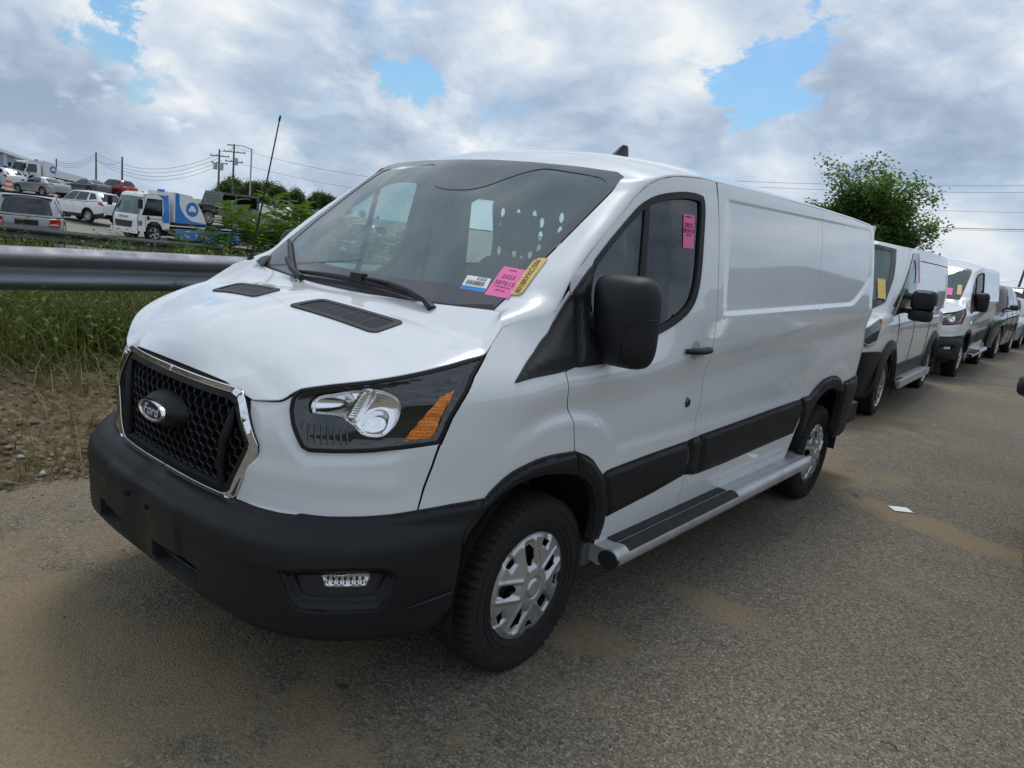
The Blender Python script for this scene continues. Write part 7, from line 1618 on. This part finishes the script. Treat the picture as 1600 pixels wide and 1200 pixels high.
def drum(loc, label):
    root = empty('traffic_drum', loc, 0, label, 'traffic drum', 'orange and white traffic drums'); OR = mat('drum_orange', (.75, .14, .03), .5); WH = mat('drum_white', (.75, .74, .72), .5)
    zs = [.08, .25, .42, .6, .78, .98]
    for k in range(5): b = MB(); b.lathe([(zs[k], .29-.10*zs[k]), (zs[k+1], .29-.10*zs[k+1])]+([(1.0, .17), (1.0, .001)] if k == 4 else []), 'z', seg=20); b.build('band', OR if k % 2 == 0 else WH, root, smooth=40, fix=False)
    b = MB(); b.lathe([(0, .001), (0, .40), (.07, .38), (.08, .25)], 'z', seg=20); b.build('rubber_base', GAP, root)
for (x, y), lb in DRUMS: drum((x, y, float(lot_z(x, y))), lb)
# ---- blue metal building
bl = empty('blue_building', BLD[0], BLD[1], 'low blue metal building with white eaves and open bays', 'building'); BW = mat('blue_siding', (.10, .24, .36), .5, var=.08, vscale=2); WT = mat('eave_white', (.62, .64, .65), .5)
Lb, Hb, Dp = 70., 3.9, 18.
bays = [(6.0, 3.6), (13.5, 3.6), (22., 3.6), (34., 3.6), (46., 3.6)]; x_ = 0.
for (bx0, bw) in bays+[(Lb, 0)]:
    n_ = max(1, int((bx0-x_)/1.0))
    for k in range(n_): a = x_+(bx0-x_)*k/n_; c = x_+(bx0-x_)*(k+1)/n_; b = MB(); b.box(((a+c)/2, .06, Hb/2), (c-a-.03, .12, Hb)); b.build('wall_panel', BW, bl)
    x_ = bx0+bw
    if bw: b = MB(); b.box((bx0+bw/2, .06, Hb-.25), (bw, .12, .5)); b.build('door_header', WT, bl); b = MB(); b.box((bx0+bw/2, 3.0, Hb/2), (bw+.5, .1, Hb)); b.build('bay_back', mat('bay_dark', (.03, .032, .035), .9), bl); b = MB(); b.box((bx0+bw/2, .02, Hb-.9), (bw*.96, .06, .8)); b.build('shutter', mat('shutter_grey', (.45, .47, .48), .5), bl)
b = MB(); b.box((Lb/2, Dp/2, Hb/2), (Lb-.4, Dp-6.4, Hb-.1)); b.build('core', mat('bay_dark', (.03, .032, .035), .9), bl)
b = MB(); b.box((Lb/2, -.25, Hb+.14), (Lb+1, .55, .34)); b.build('eave', WT, bl); b = MB(); b.add([(-.5, -.5, Hb+.32), (Lb+.5, -.5, Hb+.32), (Lb+.5, Dp/2, Hb+1.9), (-.5, Dp/2, Hb+1.9), (-.5, Dp+.5, Hb+.32), (Lb+.5, Dp+.5, Hb+.32)], [(0, 1, 2, 3), (3, 2, 5, 4), (0, 3, 4), (1, 5, 2)]); b.build('roof', WT, bl)
# ---- poles and wires
for args in POLES: pole(*args[0], **args[1])
for args in WIRES: wire(*args)
b_ = empty('street_lamp', LAMP, 0, 'slim lamp post in front of the far wooded ridge', 'street lamp'); b = MB(); b.tube([(0, 0, -1), (0, 0, 6.2)], .08, 8); b.build('post', TRAFO, b_); b = MB(); b.tube([(0, 0, 6.1), (-.5, -.8, 6.35), (-1.0, -1.5, 6.3)], .05, 6); b.build('arm', TRAFO, b_); b = MB(); b.box((-1.15, -1.8, 6.28), (.35, .6, .12)); b.build('lamp_head', TRAFO, b_)
# ---- trees and shrubs
rt, _ = tree('honey_locust', TREE_R[0], 5, TREE_R[1], .80, .19, LOCUST, 'broad green tree with feathery drooping sprays behind the second van', None, per=105, leaflet=False, droop=.45, rz=.7)
pr = {}
for k, (x, y, sc, sd_) in enumerate(FARTREES):
    lb = FT_LABELS[k % len(FT_LABELS)]
    root, c = tree('broadleaf_tree', (x, y, float(lot_z(x, y))-.8*sc), 40+sd_, 9., .60, .60, OAK, FT[k] if k < len(FT) else lb, 'trees along the back of the lot', per=40, crown=pr.get(sd_), rz=k*1.3, rad=.2, sc=sc); pr[sd_] = c
sm = {}
for k, (x, y, sc) in enumerate(SUMACS):
    root, c = sumac((x, y, float(bank_z(x, y))), 70+k % 3, 1.9, SUMAC_L[k], 'sumac shrubs beside the far rail', sm.get(k % 3), rz=k*1.9, sc=sc); sm[k % 3] = c
# ---- small things
rock(-1.98, .62, .045, 'brown rock at the foot of the bank beside the road', 3)
stick((-2.75, .95, float(bank_z(-2.75, .95))+.03), (-2.35, 1.35, float(bank_z(-2.35, 1.35))+.12), 'dry pale stick lying on the bank below the weeds', .005)
stick((-2.05, .05, .02), (-1.92, .20, .02), 'short orange brown twig at the road edge', .012)
b = MB(); b.box((1.50, 4.72, .006), (.14, .10, .004), (0, 0, .7)); tag(b.build('paper_scrap', mat('scrap_white', (.8, .8, .78), .6)), 'small white paper scrap on the road near the rear wheel', 'litter')
b = MB(); b.tube([(2.10, 1.68, .006), (2.13, 1.70, .012), (2.155, 1.69, .010), (2.165, 1.67, .006)], [.003, .006, .005, .002], 6, flat=.5); tag(b.build('dead_leaf', mat('dead_wood', (.22, .17, .11), .85, var=.3, vscale=20)), 'curled dead leaf on the near asphalt', 'leaf')
